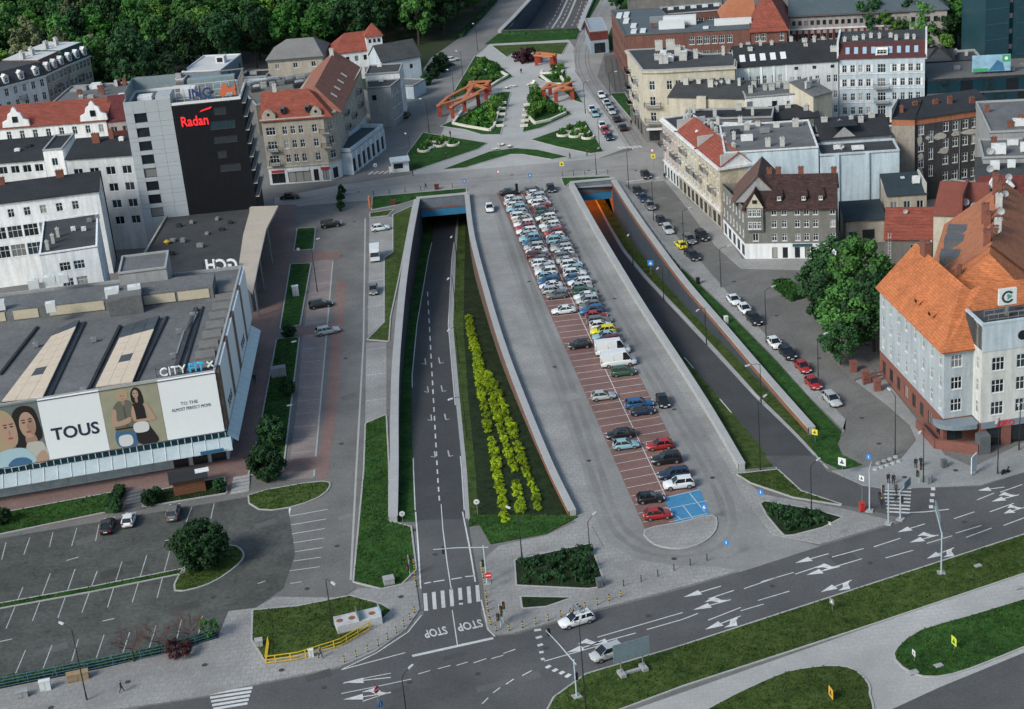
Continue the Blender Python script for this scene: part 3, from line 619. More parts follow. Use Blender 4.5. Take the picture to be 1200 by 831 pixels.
        for hh, u, k in ((h0, u0, 1), (h1, u1, -1)):
            if not hh and wallm:
                g = MB(); q = [T(u, v0, z), T(u, v1, z), T(u, vm, z+rh-.1)]; q2 = [T(u+.2*k, v0, z), T(u+.2*k, v1, z), T(u+.2*k, vm, z+rh-.1)]; g.q(q); g.q(q2[::-1])
                for i in range(3): g.q([q[i], q2[i], q2[(i+1) % 3], q[(i+1) % 3]])
                g.build('gable_wall', wallm, s.o)
        s.roof = r; return r
    def chimney(s, x, y, z0, z1, w=.7, d=.5, m=None, par=None):
        mb = MB(); mb.box(x-w/2, x+w/2, y-d/2, y+d/2, z0, z1); mb.box(x-w/2-.08, x+w/2+.08, y-d/2-.08, y+d/2+.08, z1, z1+.12)
        n = max(1, int(w/.45))
        for i in range(n): xx = x-w/2+w*(i+.5)/n; mb.tube((xx, y, z1+.12), (xx, y, z1+.42), .11, .1, 6)
        return mb.build('chimney', m or chim, par or s.roof)
    def dish(s, x, y, z, par=None, r=.45):
        mb = MB(); n = 10; c = (x, y-.1, z+.9)
        ring = [(x+r*math.cos(2*math.pi*k/n), y-.32, z+.9+r*math.sin(2*math.pi*k/n)) for k in range(n)]
        for k in range(n): mb.q([ring[k], ring[(k+1) % n], c]); mb.q([c, ring[(k+1) % n], ring[k]])
        mb.tube((x, y, z), (x, y, z+.9), .04, n=5); return mb.build('satellite_dish', metal_w, par or s.roof)
    def hvac(s, x, y, z, w=1.2, d=.9, h=1, m=None, par=None):
        mb = MB(); mb.box(x-w/2, x+w/2, y-d/2, y+d/2, z+.12, z+h); mb.box(x-w/2+.1, x-w/2+.2, y-d/2, y+d/2, z, z+.12); mb.box(x+w/2-.2, x+w/2-.1, y-d/2, y+d/2, z, z+.12); mb.tube((x, y, z+h), (x, y, z+h+.08), min(w, d)*.36, n=10)
        return mb.build('roof_vent_unit', m or metal_w, par or s.roof)
    def skylight(s, pts, par=None, m=None):
        mb = MB(); mb.q(pts); return mb.build('roof_window', m or flat('skylight_glass', (.45,.5,.55), .2), par or s.roof)
    def balcony(s, edge, x, z, w=2.2, dp=1.1, m=None):
        a, e, L = s.E[edge]; n = Vector((e.y, -e.x)); mb = MB(); P = lambda u, v, w_: (*(a+e*u+n*v), w_)
        def bx(u0, u1, v0, v1, z0, z1):
            b = len(mb.v); mb.v += [P(u0,v0,z0),P(u1,v0,z0),P(u1,v1,z0),P(u0,v1,z0),P(u0,v0,z1),P(u1,v0,z1),P(u1,v1,z1),P(u0,v1,z1)]
            mb.f += [tuple(b+i for i in f) for f in [(4,5,1,0),(5,6,2,1),(6,7,3,2),(7,4,0,3),(7,6,5,4),(0,1,2,3)]]; mb.m += [0]*6
        bx(x-w/2, x+w/2, 0, dp, z-.18, z); bl = mb.build('balcony', m or conc, s.o); mb = MB()
        bx(x-w/2, x+w/2, dp-.05, dp, z+.95, z+1.02); bx(x-w/2, x-w/2+.05, 0, dp, z+.95, z+1.02); bx(x+w/2-.05, x+w/2, 0, dp, z+.95, z+1.02)
        k = int(w/.28)
        for i in range(k+1): u = x-w/2+(w-.05)*i/k; bx(u, u+.04, dp-.045, dp-.005, z, z+.95)
        for v in (.3, .6, .85): bx(x-w/2, x-w/2+.04, v, v+.04, z, z+.95); bx(x+w/2-.04, x+w/2, v, v+.04, z, z+.95)
        mb.build('railing', pole_m, bl); return bl
FONTC = {}
def text_mesh(txt, size, depth=.05, font_bold=False):
    cu = bpy.data.curves.new('lettering', 'FONT'); cu.body = txt; cu.size = size; cu.extrude = depth; cu.align_x = 'CENTER'; cu.align_y = 'BOTTOM_BASELINE'; cu.offset = size*.022 if font_bold else 0; cu.resolution_u = 3
    o = bpy.data.objects.new('t', cu); C.objects.link(o); dg = bpy.context.evaluated_depsgraph_get(); me = bpy.data.meshes.new_from_object(o.evaluated_get(dg)); bpy.data.objects.remove(o); return me
def lettering(txt, size, m, parent, loc, rz=0, tilt=90, depth=.06, bold=True, name='lettering', sx=1):
    me = text_mesh(txt, size, depth, bold); me.materials.clear(); me.materials.append(m); o = link(name, me, parent, loc); o.rotation_euler = (R(tilt), 0, rz); o.scale = (sx, 1, 1); return o
def frm(pa, pb, z): return g2(*pa, z), g2(*pb, z)
def bsetz(base, top_y):
    lo, hi = 0, 60
    for _ in range(40):
        z = (lo+hi)/2; c, s_ = math.cos(ROL), math.sin(ROL); Z = z-CAMH; d = base.y*math.cos(PIT)-Z*math.sin(PIT); v = -(Z*math.cos(PIT)+base.y*math.sin(PIT)); y = 415.5-(base.x/d*FPX)*s_+(v/d*FPX)*c
        if y > top_y: lo = z
        else: hi = z
    return lo
# wall and roof colours
w_white = mat('wall_white', (.76,.775,.79), .85, .1, .25, 2); w_white2 = mat('wall_offwhite', (.62,.635,.65), .85, .14, .3, 2); w_blue = mat('wall_pale_blue', (.46,.55,.62), .85, .1, .2, 1.5)
w_tan = mat('wall_tan', (.36,.325,.275), .9, .18, .35, 2); w_cream = mat('wall_cream', (.46,.425,.35), .9, .15, .3, 2); w_grey = mat('wall_grey', (.27,.275,.285), .9, .16, .3, 2); w_greyd = mat('wall_grey_dark', (.15,.145,.14), .9, .25, .35, 2)
w_pink = mat('wall_pink', (.40,.33,.31), .9, .16, .3, 2); w_lb = mat('wall_light_blue', (.43,.50,.56), .88, .1, .25, 2); w_lg = mat('wall_light_grey', (.52,.54,.56), .88, .12, .25, 2)
w_brick = mat('wall_red_brick', (.16,.075,.06), .9, .25, .4, 2.5); w_brick2 = mat('wall_orange_brick', (.3,.12,.07), .9, .25, .5, 3); w_dirty = mat('wall_sooty', (.045,.045,.05), .9, .35, .4, 1.5); w_plast = mat('patch_plaster', (.34,.325,.30), .9, .25, .5, 2)
r_red = mat('tile_red', (.24,.065,.045), .85, .34, .5, 2.5, tile=.34); r_or = mat('tile_orange', (.42,.14,.055), .8, .32, .3, 2.0, tile=.30); r_dk = mat('tile_dark_mottled', (.028,.019,.019), .9, .55, .8, 2.2, col2=(.055,.03,.027), tile=.34); r_br = mat('tile_brown', (.12,.07,.06), .9, .25, .5, 2, tile=.34); r_maroon = mat('tile_maroon', (.12,.03,.03), .85, .25, .5, 2, tile=.34); r_green = mat('roof_dark_green', (.02,.05,.045), .8, .2, .5, 2)
# ------------------------------------------------------------------ left side of the picture
def loc_of(A, B, p):
    A, B = Vector(A[:2]), Vector(B[:2]); e = (B-A).normalized(); d = Vector(p[:2])-A; return Vector((e.dot(d), -e.y*d.x+e.x*d.y))
# ---- shopping centre
A, B = g2(-75,596), g2(269,538); HM = 14.8
br, bl = loc_of(A, B, g2(283.5,314,HM)), loc_of(A, B, g2(-75,356,HM)); ML = (B-A).length
mall_w = mat('mall_panel', (.42,.47,.52), .7, .1, .3, 2)
mall = Bld('shopping_centre', 'large flat roofed shopping centre wrapped in white billboards at the left edge', A, B, HM, 60, mall_w, poly=[(0,0),(ML,0),br,bl])
mall.flat(rooffelt_l, par=.5, parm=mat('roof_edge', (.3,.31,.32), .8, .15, .5, 2))
X = lambda x, y, z=HM: mall.loc(g2(x, y, z))
# billboard panels on the front
cuts = [0]+[mall.loc(g2(x, y, HM)).x for x, y in ((44,466),(116,455),(184,446))]+[ML]
poster_w = mat('poster_white', (.74,.76,.78), .6, .03, .2, 1); poster_k = mat('poster_khaki', (.30,.29,.21), .6, .12, .3, 1); poster_d = mat('poster_grey_green', (.14,.17,.16), .6, .2, .3, 1)
for i, m in enumerate((poster_d, poster_w, poster_k, poster_w)):
    q = mall.box('billboard_panel', cuts[i]+.03, cuts[i+1]-.03, -.5, -.02, 5.0, HM+.35, m)
    q['label'] = ['billboard panel with two faces', 'white billboard panel reading TOUS', 'billboard panel with two standing models', 'white billboard panel with small slogan'][i]
    for k in range(3): mall.box('billboard_frame', cuts[i]+.05, cuts[i+1]-.05, -.56, -.505, 5.0+[0,4.9,9.95][k]*(1 if k != 1 else 0), 5.16+[0,4.9,9.95][k]*(1 if k != 1 else 0), conc_d, q) if k != 1 else None
ink = flat('poster_ink', (.02,.03,.06), .6); skin = flat('print_skin', (.42,.27,.2), .6); hair_b = flat('print_blond', (.38,.30,.18), .6); hair_d = flat('print_dark_hair', (.02,.016,.016), .6); olive = flat('print_olive', (.13,.13,.10), .6); denim = flat('print_denim', (.05,.13,.24), .6); bagw = flat('print_white', (.6,.6,.6), .6); knit = flat('print_knit', (.46,.45,.40), .6)
def printed(name, pts, m, lay): # pts in front-facade coordinates (x, z), smooth outline
    P = smooth([Vector(p) for p in pts], 4); mb = MB(); y = -.52-.006*lay
    tr = tessellate_polygon([[Vector((p.x, p.y, 0)) for p in P]]); mb.v = [(p.x, y, p.y) for p in P]
    for t in tr:
        a, b, c = (P[i] for i in t); t = t if (b.x-a.x)*(c.y-a.y)-(b.y-a.y)*(c.x-a.x) > 0 else t[::-1]
        mb.f.append(tuple(t)); mb.m.append(0)
    return mb.build(name, m, mall.o)
lettering('TOUS', 2.75, ink, mall.o, ((cuts[1]+cuts[2])/2+.1, -.52, 8.3), depth=.02, sx=1.0)
lettering('TO THE', .75, ink, mall.o, ((cuts[3]+cuts[4])/2-.2, -.52, 10.6), depth=.01, bold=False); lettering('ALMOST PERFECT MOMS', .75, ink, mall.o, ((cuts[3]+cuts[4])/2, -.52, 9.7), depth=.01, bold=False, sx=.72)
def ell(cx, cz, rx, rz, n=10): return [(cx+rx*math.cos(2*math.pi*k/n), cz+rz*math.sin(2*math.pi*k/n)) for k in range(n)]
x0, x1 = cuts[2], cuts[3]; w = x1-x0; P_ = lambda l: [(x0+u*w, 5.1+v*9.9) for u, v in l]
printed('print_trousers', P_([(.17,.03),(.17,.32),(.48,.32),(.5,.03)]), denim, 1); printed('print_dress', P_([(.52,.03),(.5,.35),(.47,.66),(.58,.72),(.7,.66),(.73,.35),(.86,.03)]), hair_d, 1.5)
printed('print_vest', P_([(.17,.3),(.2,.5),(.18,.68),(.3,.8),(.42,.8),(.52,.7),(.5,.3)]), olive, 2); printed('print_hair', P_([(.52,.74),(.52,.9),(.6,.98),(.69,.92),(.72,.74),(.68,.68),(.6,.72)]), hair_d, 2); printed('print_hair', P_([(.28,.82),(.28,.95),(.36,1.0),(.46,.95),(.46,.83),(.37,.78)]), hair_b, 3)
printed('print_face', [(x0+u*w, 5.1+v*9.9) for u, v in ell(.37,.86,.055,.075)], skin, 4); printed('print_face', [(x0+u*w, 5.1+v*9.9) for u, v in ell(.6,.87,.05,.07)], skin, 4)
printed('print_arm', P_([(.17,.66),(.13,.5),(.15,.38),(.4,.4),(.46,.48),(.42,.5),(.22,.46),(.23,.64)]), skin, 5); printed('print_arm', P_([(.7,.68),(.77,.66),(.84,.5),(.86,.4),(.55,.4),(.55,.44),(.77,.45),(.74,.56)]), skin, 5); printed('print_arm', P_([(.5,.66),(.47,.52),(.5,.42),(.54,.44),(.53,.66)]), skin, 5)
printed('print_bag', P_([(.49,.23),(.49,.38),(.71,.38),(.71,.23)]), bagw, 6); printed('print_bag', P_([(.2,.04),(.2,.2),(.4,.2),(.4,.04)]), bagw, 6)
xr = cuts[1]; M_ = lambda l: [(xr+u, v) for u, v in l]
printed('print_hair', M_([(-4.3,8.0),(-4.2,12.6),(-3.4,14.3),(-2.0,14.7),(-.7,13.9),(-.25,11.5),(-.2,9.3),(-1.0,8.6),(-2.2,8.2)]), hair_d, 1); printed('print_hair', M_([(-9,6.5),(-9,14.4),(-5.6,14.6),(-4.0,13.0),(-3.8,9.5),(-5,8.0)]), hair_b, 1.5)
skin2 = flat('print_skin_shade', (.33,.2,.15), .6)
printed('print_neck', M_([(-2.6,8.2),(-2.6,9.8),(-1.3,9.8),(-1.1,8.2)]), skin2, 2); printed('print_knitwear', M_([(-3.0,5.2),(-2.8,8.2),(-1.9,8.6),(-.9,8.5),(-.2,8.0),(-.1,5.2)]), knit, 2.5)
printed('print_face', [(xr-2.05+1.2*u, 11.5+2.15*v) for u, v in ell(0,0,1,1)], skin, 3); printed('print_cheek', [(xr-1.5+.5*u, 11.2+1.5*v) for u, v in ell(0,0,1,1)], skin2, 3.5)
printed('print_face', [(xr-5.0+1.25*u, 11.0+2.4*v) for u, v in ell(0,0,1,1)], skin, 4); printed('print_arm', M_([(-2.4,5.1),(-1.4,6.4),(-.6,7.0),(-.15,6.6),(-.1,5.1)]), skin, 4)
for ex, ez in ((-2.55,11.95),(-1.55,12.0),(-5.3,11.6),(-4.4,11.65)):
    printed('print_eye', [(xr+ex+.26*u, ez+.12*v) for u, v in ell(0,0,1,1)], hair_d, 5); printed('print_brow', [(xr+ex+.36*u, ez+.42+.09*v) for u, v in ell(0,0,1,1)], hair_d, 5)
for lx, lz in ((-2.05,10.35),(-4.85,9.75)): printed('print_lips', [(xr+lx+.4*u, lz+.17*v) for u, v in ell(0,0,1,1)], flat('print_lips', (.33,.07,.07), .6), 5.5); printed('print_nose', [(xr+lx+.16*u, lz+.85+.5*v) for u, v in ell(0,0,1,1)], skin2, 5)
printed('print_bag', M_([(-8,5.15),(-7,7.6),(-4,8.0),(-2.6,7.2),(-2.1,5.15)]), flat('print_pale_blue', (.36,.5,.56), .6), 6); printed('print_bag_shadow', M_([(-6,5.15),(-5,6.3),(-3.2,6.2),(-2.6,5.15)]), denim, 6.5)
x0, x1 = cuts[2], cuts[3]; w = x1-x0
for fu, fv in ((.37,.86),(.6,.87)):
    for du in (-.022,.022): printed('print_eye', [(x0+(fu+du+.011*u)*w, 5.1+(fv+.012+.008*v)*9.9) for u, v in ell(0,0,1,1,6)], hair_d, 5)
    printed('print_lips', [(x0+(fu+.016*u)*w, 5.1+(fv-.038+.008*v)*9.9) for u, v in ell(0,0,1,1,6)], flat('print_lips', (1,1,1)), 5); printed('print_neck', [(x0+(fu+.025*u)*w, 5.1+(fv-.1+.05*v)*9.9) for u, v in ell(0,0,1,1,8)], skin2, 3.2)
printed('print_belt', P_([(.18,.315),(.18,.335),(.49,.335),(.49,.315)]), hair_d, 3); printed('print_vest_fold', P_([(.36,.34),(.35,.6),(.37,.76),(.38,.6),(.39,.34)]), flat('print_olive_dark', (.08,.08,.065), .6), 3)
# window strip, glazed awning and ground floor panels
mall.box('window_strip', 0, ML+.3, -.42, -.02, 4.1, 4.95, glass_b); st = mall.o.children[-1]
for k in range(60): x = ML-k*1.05; mall.box('mullion', x-.06, x+.06, -.5, -.43, 4.1, 4.95, mall_w)
awn = mat('awning_glass', (.36,.43,.47), .25, .12, .5, 1.5, spec=.6)
for k in range(28):
    xa = ML+.8-(k+1)*2.05; mb = MB(); mb.q([(xa+.05,-3.0,2.9),(xa+2.0,-3.0,2.9),(xa+2.0,-.4,4.0),(xa+.05,-.4,4.0)]); mb.q([(xa+.05,-3.0,2.82),(xa+.05,-.4,3.92),(xa+2.0,-.4,3.92),(xa+2.0,-3.0,2.82)]); mb.q([(xa+.05,-3.0,2.82),(xa+2.0,-3.0,2.82),(xa+2.0,-3.0,2.9),(xa+.05,-3.0,2.9)]); mb.build('awning_panel', awn, mall.o)
    mb = MB(); mb.bar((xa, -3.05, 2.93), (xa, -.4, 4.05), .09, .12); mb.build('awning_rib', metal_w, mall.o)
for k in range(22):
    xa = ML-9.2-(k+1)*2.6; q = mall.box('shop_panel', xa+.06, xa+2.54, -.12, -.01, .25, 2.75, mat('marble_print', (.34,.40,.44), .5, .3, .6, 2))
for x in (ML-8.6, ML-5.6, ML-2.7): 
    q = mall.box('entrance_door', x, x+2.3, -.14, -.01, .1, 2.6, glass); mall.box('door_frame', x-.1, x+2.4, -.2, -.145, 2.6, 2.85, mall_w, q)
mall.box('entrance_sign', ML-4.2, ML-.6, -3.25, -3.06, 3.0, 3.5, flat('sign_blue', (.03,.12,.22), .5))
# side facade ad panels
a, e, L1 = mall.E[1]; n = Vector((e.y, -e.x)); cx = 0; i = 0
warm = mat('poster_warm', (.17,.11,.08), .6, .5, .3, 1.2)
while cx < L1-4:
    wd = [2.6,9.5,2.6,8.0,3.0,10.0,2.4,9.0][i % 8]; wd = min(wd, L1-cx); q0, q1 = a+e*(cx+.05)+n*.28, a+e*(cx+wd-.05)+n*.28; mb = MB(); mb.obox(q0, q1, .4, 5.2, HM+.2)
    q = mb.build('billboard_panel', [warm, poster_w][i % 2], mall.o)
    if i in (1, 5): lettering('TOUS', 2.0, ink, mall.o, (*(a+e*(cx+wd/2)+n*.50), 6.5), rz=math.atan2(e.y, e.x), depth=.02)
    cx += wd; i += 1
for k in range(int(L1/2.1)):
    pa, pb = a+e*(k*2.1+.05), a+e*(k*2.1+2.05); mb = MB(); mb.q([(*(pa+n*1.8), 3.0), (*(pb+n*1.8), 3.0), (*(pb+n*.2), 4.2), (*(pa+n*.2), 4.2)]); mb.q([(*(pa+n*.2), 4.12), (*(pb+n*.2), 4.12), (*(pb+n*1.8), 2.92), (*(pa+n*1.8), 2.92)]); mb.build('awning_panel', awn, mall.o)
# letters on the roof edge
citym = flat('sign_white', (.75,.77,.78), .5); cityb = flat('sign_cyan', (.05,.42,.72), .4)
p = X(203,437,15.2); lettering('CITY', 1.9, citym, mall.o, (p.x, .9, HM+.5), bold=False, depth=.15); lettering('FIT', 1.9, cityb, mall.o, (p.x+3.6, .9, HM+.5), depth=.15)
mb = MB(); mb.bar((p.x+5.3,.9,HM+1.7),(p.x+6.2,.9,HM+.8),.2,.2); mb.bar((p.x+5.3,.9,HM+.8),(p.x+6.2,.9,HM+1.7),.2,.2); mb.build('sign_cross', citym, mall.o)
mb = MB()
for k in range(6): mb.bar((p.x-2.5+k*1.7,1.2,HM),(p.x-2.5+k*1.7,1.2,HM+1.9),.07)
mb.bar((p.x-2.5,1.2,HM+.5),(p.x+6,1.2,HM+.5),.07); mb.bar((p.x-2.5,1.2,HM+1.6),(p.x+6,1.2,HM+1.6),.07); mb.build('sign_frame', pole_m, mall.o)
# roof furniture
sky_m = mat('polycarbonate_sky_reflection', (.62,.50,.38), .35, .12, .3, 2, spec=.5); sky_d = mat('skylight_dark', (.06,.065,.07), .3, .3, .6, 2)  # reflection of the warm horizon sky is put into the pale panel colour
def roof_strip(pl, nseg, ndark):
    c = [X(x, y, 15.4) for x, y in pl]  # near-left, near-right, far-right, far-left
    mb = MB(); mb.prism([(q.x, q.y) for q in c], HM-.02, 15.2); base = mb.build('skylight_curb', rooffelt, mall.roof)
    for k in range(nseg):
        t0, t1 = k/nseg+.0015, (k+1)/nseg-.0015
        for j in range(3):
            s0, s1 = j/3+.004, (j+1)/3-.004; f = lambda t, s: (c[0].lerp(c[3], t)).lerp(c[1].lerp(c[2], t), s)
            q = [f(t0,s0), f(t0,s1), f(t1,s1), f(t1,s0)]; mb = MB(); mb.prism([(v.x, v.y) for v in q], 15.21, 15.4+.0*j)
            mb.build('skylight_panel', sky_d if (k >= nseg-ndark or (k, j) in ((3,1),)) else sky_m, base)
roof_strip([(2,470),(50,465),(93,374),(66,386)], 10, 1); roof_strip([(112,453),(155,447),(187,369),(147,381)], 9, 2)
fl_, fr_ = X(-70,386), X(251,349)
yel = mat('clerestory_cream', (.44,.39,.30), .85, .15, .3, 2)
d_ = (fr_-fl_).normalized(); nn = Vector((-d_.y, d_.x)); mb = MB(); mb.prism([fl_, fr_, fr_+nn*7, fl_+nn*7], HM-.02, HM+2.1); mb.build('roof_upstand', rooffelt_l, mall.roof)
for t0, t1 in ((.0,.24),(.27,.36),(.40,.60),(.745,.86),(.87,.985)):
    mb = MB(); mb.obox(fl_.lerp(fr_, t0)-nn*.06, fl_.lerp(fr_, t1)-nn*.06, .1, HM+.2, HM+1.8); mb.build('clerestory_panel', yel, mall.roof)
for t in (.66, .70): 
    c = fl_.lerp(fr_, t); mb = MB(); mb.box(c.x-1.9, c.x+1.9, c.y-3.5, c.y+2.5, HM, HM+2.8+.4*(t > .68)); mb.build('roof_plant_room', rooffelt_l, mall.roof)
for x, y, w_ in ((40,335,1.8),(58,331,2.2),(75,328,1.6),(132,345,2.4),(158,342,2.2),(0,360,1.8),(60,362,1.6)): c = X(x, y, HM+2.6); mall.hvac(c.x, c.y, HM+2.1, w_, 1.4, 1.7)
for x, y in ((42,407),(110,401),(210,391),(98,460),(226,372),(203,420)): c = X(x, y); mall.hvac(c.x, c.y, HM, .9, .7, .8, metal_g)
for x, y, ln_ in ((207,415,9),(222,385,6),(20,455,5)):
    c = X(x, y); mb = MB(); mb.bar((c.x, c.y-1, HM+.35), (c.x+1.6, c.y+ln_, HM+.35), .3, .3); mb.build('roof_pipe', metal_g, mall.roof)
for q0, q1, ww, hh in (((104,458),(141,383),.5,.35),((160,447),(196,372),.4,.25),((207,432),(230,363),.7,.5),((0,440),(44,384),.5,.3),((214,440),(238,360),.3,.2),((60,463),(100,378),.3,.2)):
    a_, b_ = X(*q0), X(*q1); mb = MB(); mb.obox(a_, b_, ww, HM, HM+hh); mb.build('roof_gutter', rooffelt_d if hh < .4 else rooffelt, mall.roof)
c0, c1 = X(236,430), X(268,335)
for k in range(9):
    c = c0.lerp(c1, k/8.5); mb = MB(); mb.box(c.x-1.5, c.x+1.6, c.y-1.6, c.y+1.6, HM, HM+.45); mb.build('ballast_tray', mat('roof_gravel', (.16,.155,.15), .95, .3, .8, 5), mall.roof)
# small penthouse behind
A, B = g2(141,334,17), g2(197,327,17); ph = Bld('roof_pavilion', 'low grey penthouse on the shopping centre roof below the white block', A, B, 19, 9, w_grey, bands=[(14, 19, w_grey, 'wall')]); ph.flat(rooffelt_l, par=.3)
# ---- annex with long canopy
AH = 7.0
A, B = g2(150,330,AH), g2(291,326,AH)
annex = Bld('retail_annex', 'low dark roofed annex between the shopping centre and the black tower', A, B, AH, 50, conc_d, poly=[(0,0), ((B-A).length,0)]+[loc_of(A, B, g2(*q, AH)) for q in ((296,300),(294,242),(196,252))])
annex.flat(rooffelt, par=.35, parm=w_tan)
for x, y in ((210,266),(225,262),(243,275),(260,270),(203,283),(215,284),(235,290),(255,258),(270,262),(200,299)):
    c = annex.loc(g2(x, y, AH)); annex.hvac(c.x, c.y, AH, rnd(.7,1.8), rnd(.6,1.1), rnd(.5,.9), metal_g if x % 2 else rooffelt_d)
for x, y in ((196,286),(185,304)):
    c = annex.loc(g2(x, y, AH)); mb = MB(); mb.tube((c.x,c.y,AH),(c.x,c.y,AH+.5),.25); mb.tube((c.x,c.y,AH+.5),(c.x,c.y,AH+.9),.7,.2); annex.part('yellow_vent', mb, yellow_p, annex.roof)
cp_ = [annex.loc(g2(x, y, 8)) for x, y in ((278,322),(296,343),(303,308),(312,268),(326,241),(294,242),(285,275))]
mb = MB(); mb.prism(cp_, 7.55, 8.0, bottom=True); annex.part('canopy', mb, mat('canopy_cream', (.42,.37,.31), .7, .15, .3, 1.5))
for q in ((300,325),(306,295),(316,266)):
    c = annex.loc(g2(*q, 8)); mb = MB(); mb.tube((c.x-.6, c.y, 0), (c.x-.6, c.y, 7.55), .2); annex.part('canopy_column', mb, metal_g)
c = annex.loc(g2(260,313,8)); lettering('GCH', 3.0, citym, annex.o, (c.x, c.y, AH+.5), rz=math.pi, depth=.15); mb = MB(); mb.bar((c.x-4,c.y-.3,AH+.4),(c.x+4,c.y-.3,AH+.4),.15)
for k in range(4): mb.bar((c.x-3.6+k*2.4,c.y-.3,AH),(c.x-3.6+k*2.4,c.y-.3,AH+2.4),.08)
annex.part('sign_frame', mb, pole_m)
# ---- black tower hotel
P0, P1 = g2(222,252,AH), g2(301,244,AH); e = (P1-P0).normalized(); HB = bsetz(Vector((P0.x, P0.y)), 124); A = P0-e*9.6
blk = mat('black_cladding', (.010,.011,.014), .5, .25, .6, 3, spec=.12, brick=(1.2, .6, (.016,.018,.022), .02)); gclad = mat('grey_cladding', (.34,.37,.40), .7, .06, .5, 3)
Lt = (P1-A).length; fh = (HB-AH)/8.2
ws = []
for j in range(8): ws.append((3.0, HB-.4-fh*(j+1)+.2 if j else HB-fh+.0, 2.6, 2.0, 'dark'))
bw = [(Lt-3.6-1.1, HB-2.9, 2.6, 1.6, 'strip'),(Lt-4.6, HB-6.0, 5.4, 1.8, 'strip'),(Lt-4.4, HB-9.0, 5.0, 1.5, 'strip'),(Lt-5.6, HB-12.2, 2.0, 1.6, 'strip'),(Lt-4.3, HB-15.2, 4.4, 1.6, 'strip')]
DT = 15
tw = Bld('hotel_tower', 'black and grey hotel tower with red sign left of the tan corner building', A, P1, HB, DT, blk, poly=[(0,0),(9.6,0),(Lt,0),(Lt,DT),(0,DT)], wins={0: ws, 1: [(w[0]-9.6, *w[1:]) for w in bw], 2: grid(DT, 1, [HB-3.1-fh*k for k in range(8)], DT-2.4, 1.9, 'strip')}, bands=[(0, HB, blk, 'wall')])
tw.flat(rooffelt_l, par=.5, parm=metal_w)
# grey cladding panels on the stair core
wy = [w[1] for w in ws]; rows = 11; ch = (HB+1.2)/rows*1.0; z = 0
holes = [(3.0-1.3, 3.0+1.3, w[1], w[1]+2.0) for w in ws]
zs = sorted(set([0.0]+[round(v, 3) for h_ in holes for v in (h_[2], h_[3])]+[HB+1.6]))
for za, zb in zip(zs, zs[1:]):
    win = any(h_[2]-.01 <= za and zb <= h_[3]+.01 for h_ in holes)
    for xa, xb in ((0,1.7),(1.7,4.3),(4.3,6.9),(6.9,9.6)):
        if win and xa == 1.7: continue
        tw.box('cladding_panel', xa+.02, xb-.02, -.16, -.01, za+.02, zb-.02, gclad)
for za, zb in zip(zs, zs[1:]):
    for k in range(3): tw.box('cladding_panel', -.16, -.01, k*5+.02, k*5+4.98, za+.02, zb-.02, gclad)
for k in range(8):  # ledges on the right flank
    z = HB-.9-fh*k; tw.box('balcony_ledge', Lt, Lt+.9, .2, DT-.2, z-.14, z, mat('ledge_pale', (.42,.38,.33), .7, .15, .4, 2)); b_ = tw.o.children[-1]
    tw.box('ledge_rail', Lt+.82, Lt+.88, .25, DT-.25, z+.0, z+.45, metal_g)
lettering('Radan', 2.9, flat('sign_red', (.75,.03,.035), .4, emit=.25), tw.o, (9.6+4.3, -.1, HB-4.6), depth=.1, sx=.82); mb = MB(); mb.q([(15.2,-.18,HB-1.9),(17.6,-.18,HB-1.35),(17.9,-.18,HB-.9),(15.6,-.18,HB-1.5)]); tw.part('sign_swoosh', mb, flat('sign_red', (1,1,1)))
# roof terraces
glr = mat('terrace_screen', (.20,.25,.27), .4, .2, .8, 3)
for q in (((0,3),(0,DT)),((0,DT),(9,DT))):
    mb = MB(); mb.obox(q[0], q[1], .08, HB+.5, HB+3.2); tw.part('terrace_screen', mb, glr, tw.roof)
    p_, q_ = Vector(q[0]), Vector(q[1])
    for k in range(8): c = p_.lerp(q_, k/7); mb = MB(); mb.bar((c.x,c.y,HB),(c.x,c.y,HB+3.3),.1); tw.part('screen_post', mb, metal_g, tw.roof)
tw.box('parapet_block', 0, 9.6, -.02, .5, HB+.5, HB+1.55, gclad, tw.roof); tw.box('parapet_block', 6.5, 9.6, .5, 5, HB, HB+2.2, gclad, tw.roof)
bd = mat('sign_backing', (.5,.52,.55), .6, .15, .6, 2)
lettering('ING', 2.9, flat('sign_navy', (.03,.05,.14), .5), tw.o, (15.6, 1.9, HB+.6), depth=.12, sx=.95)
mb = MB()
for k in range(9): mb.bar((10.5+k*1.6,2.4,HB),(10.5+k*1.6,2.4,HB+3.6),.1); mb.bar((10.5+k*1.6,2.4,HB+3.4),(10.5+k*1.6,4.6,HB),.08)
for z in (.6, 2, 3.5): mb.bar((10.3,2.4,HB+z),(23.6,2.4,HB+z),.1)
tw.part('sign_frame', mb, bd, tw.roof)
lion = [(19.4,0),(19.6,1.0),(20.0,1.9),(20.2,2.9),(20.9,3.3),(21.5,2.8),(21.9,2.1),(23.0,2.0),(23.4,2.9),(23.8,2.3),(23.6,1.2),(23.7,0),(23.1,0),(22.8,.8),(21.2,.7),(20.9,0)]
P = smooth([Vector(p) for p in lion], 2); mb = MB(); 
for y, fl in ((1.85, 1), (2.05, -1)):
    b0 = len(mb.v); mb.v += [(19.6+(p.x-19.4)*.8, y, HB+.55+p.y*.8) for p in P]
    for t in tessellate_polygon([[Vector((p.x, p.y, 0)) for p in P]]): mb.f.append(tuple(b0+i for i in t)); mb.m.append(0)
tw.part('orange_emblem', mb, flat('sign_orange', (.5,.13,.06), .5))
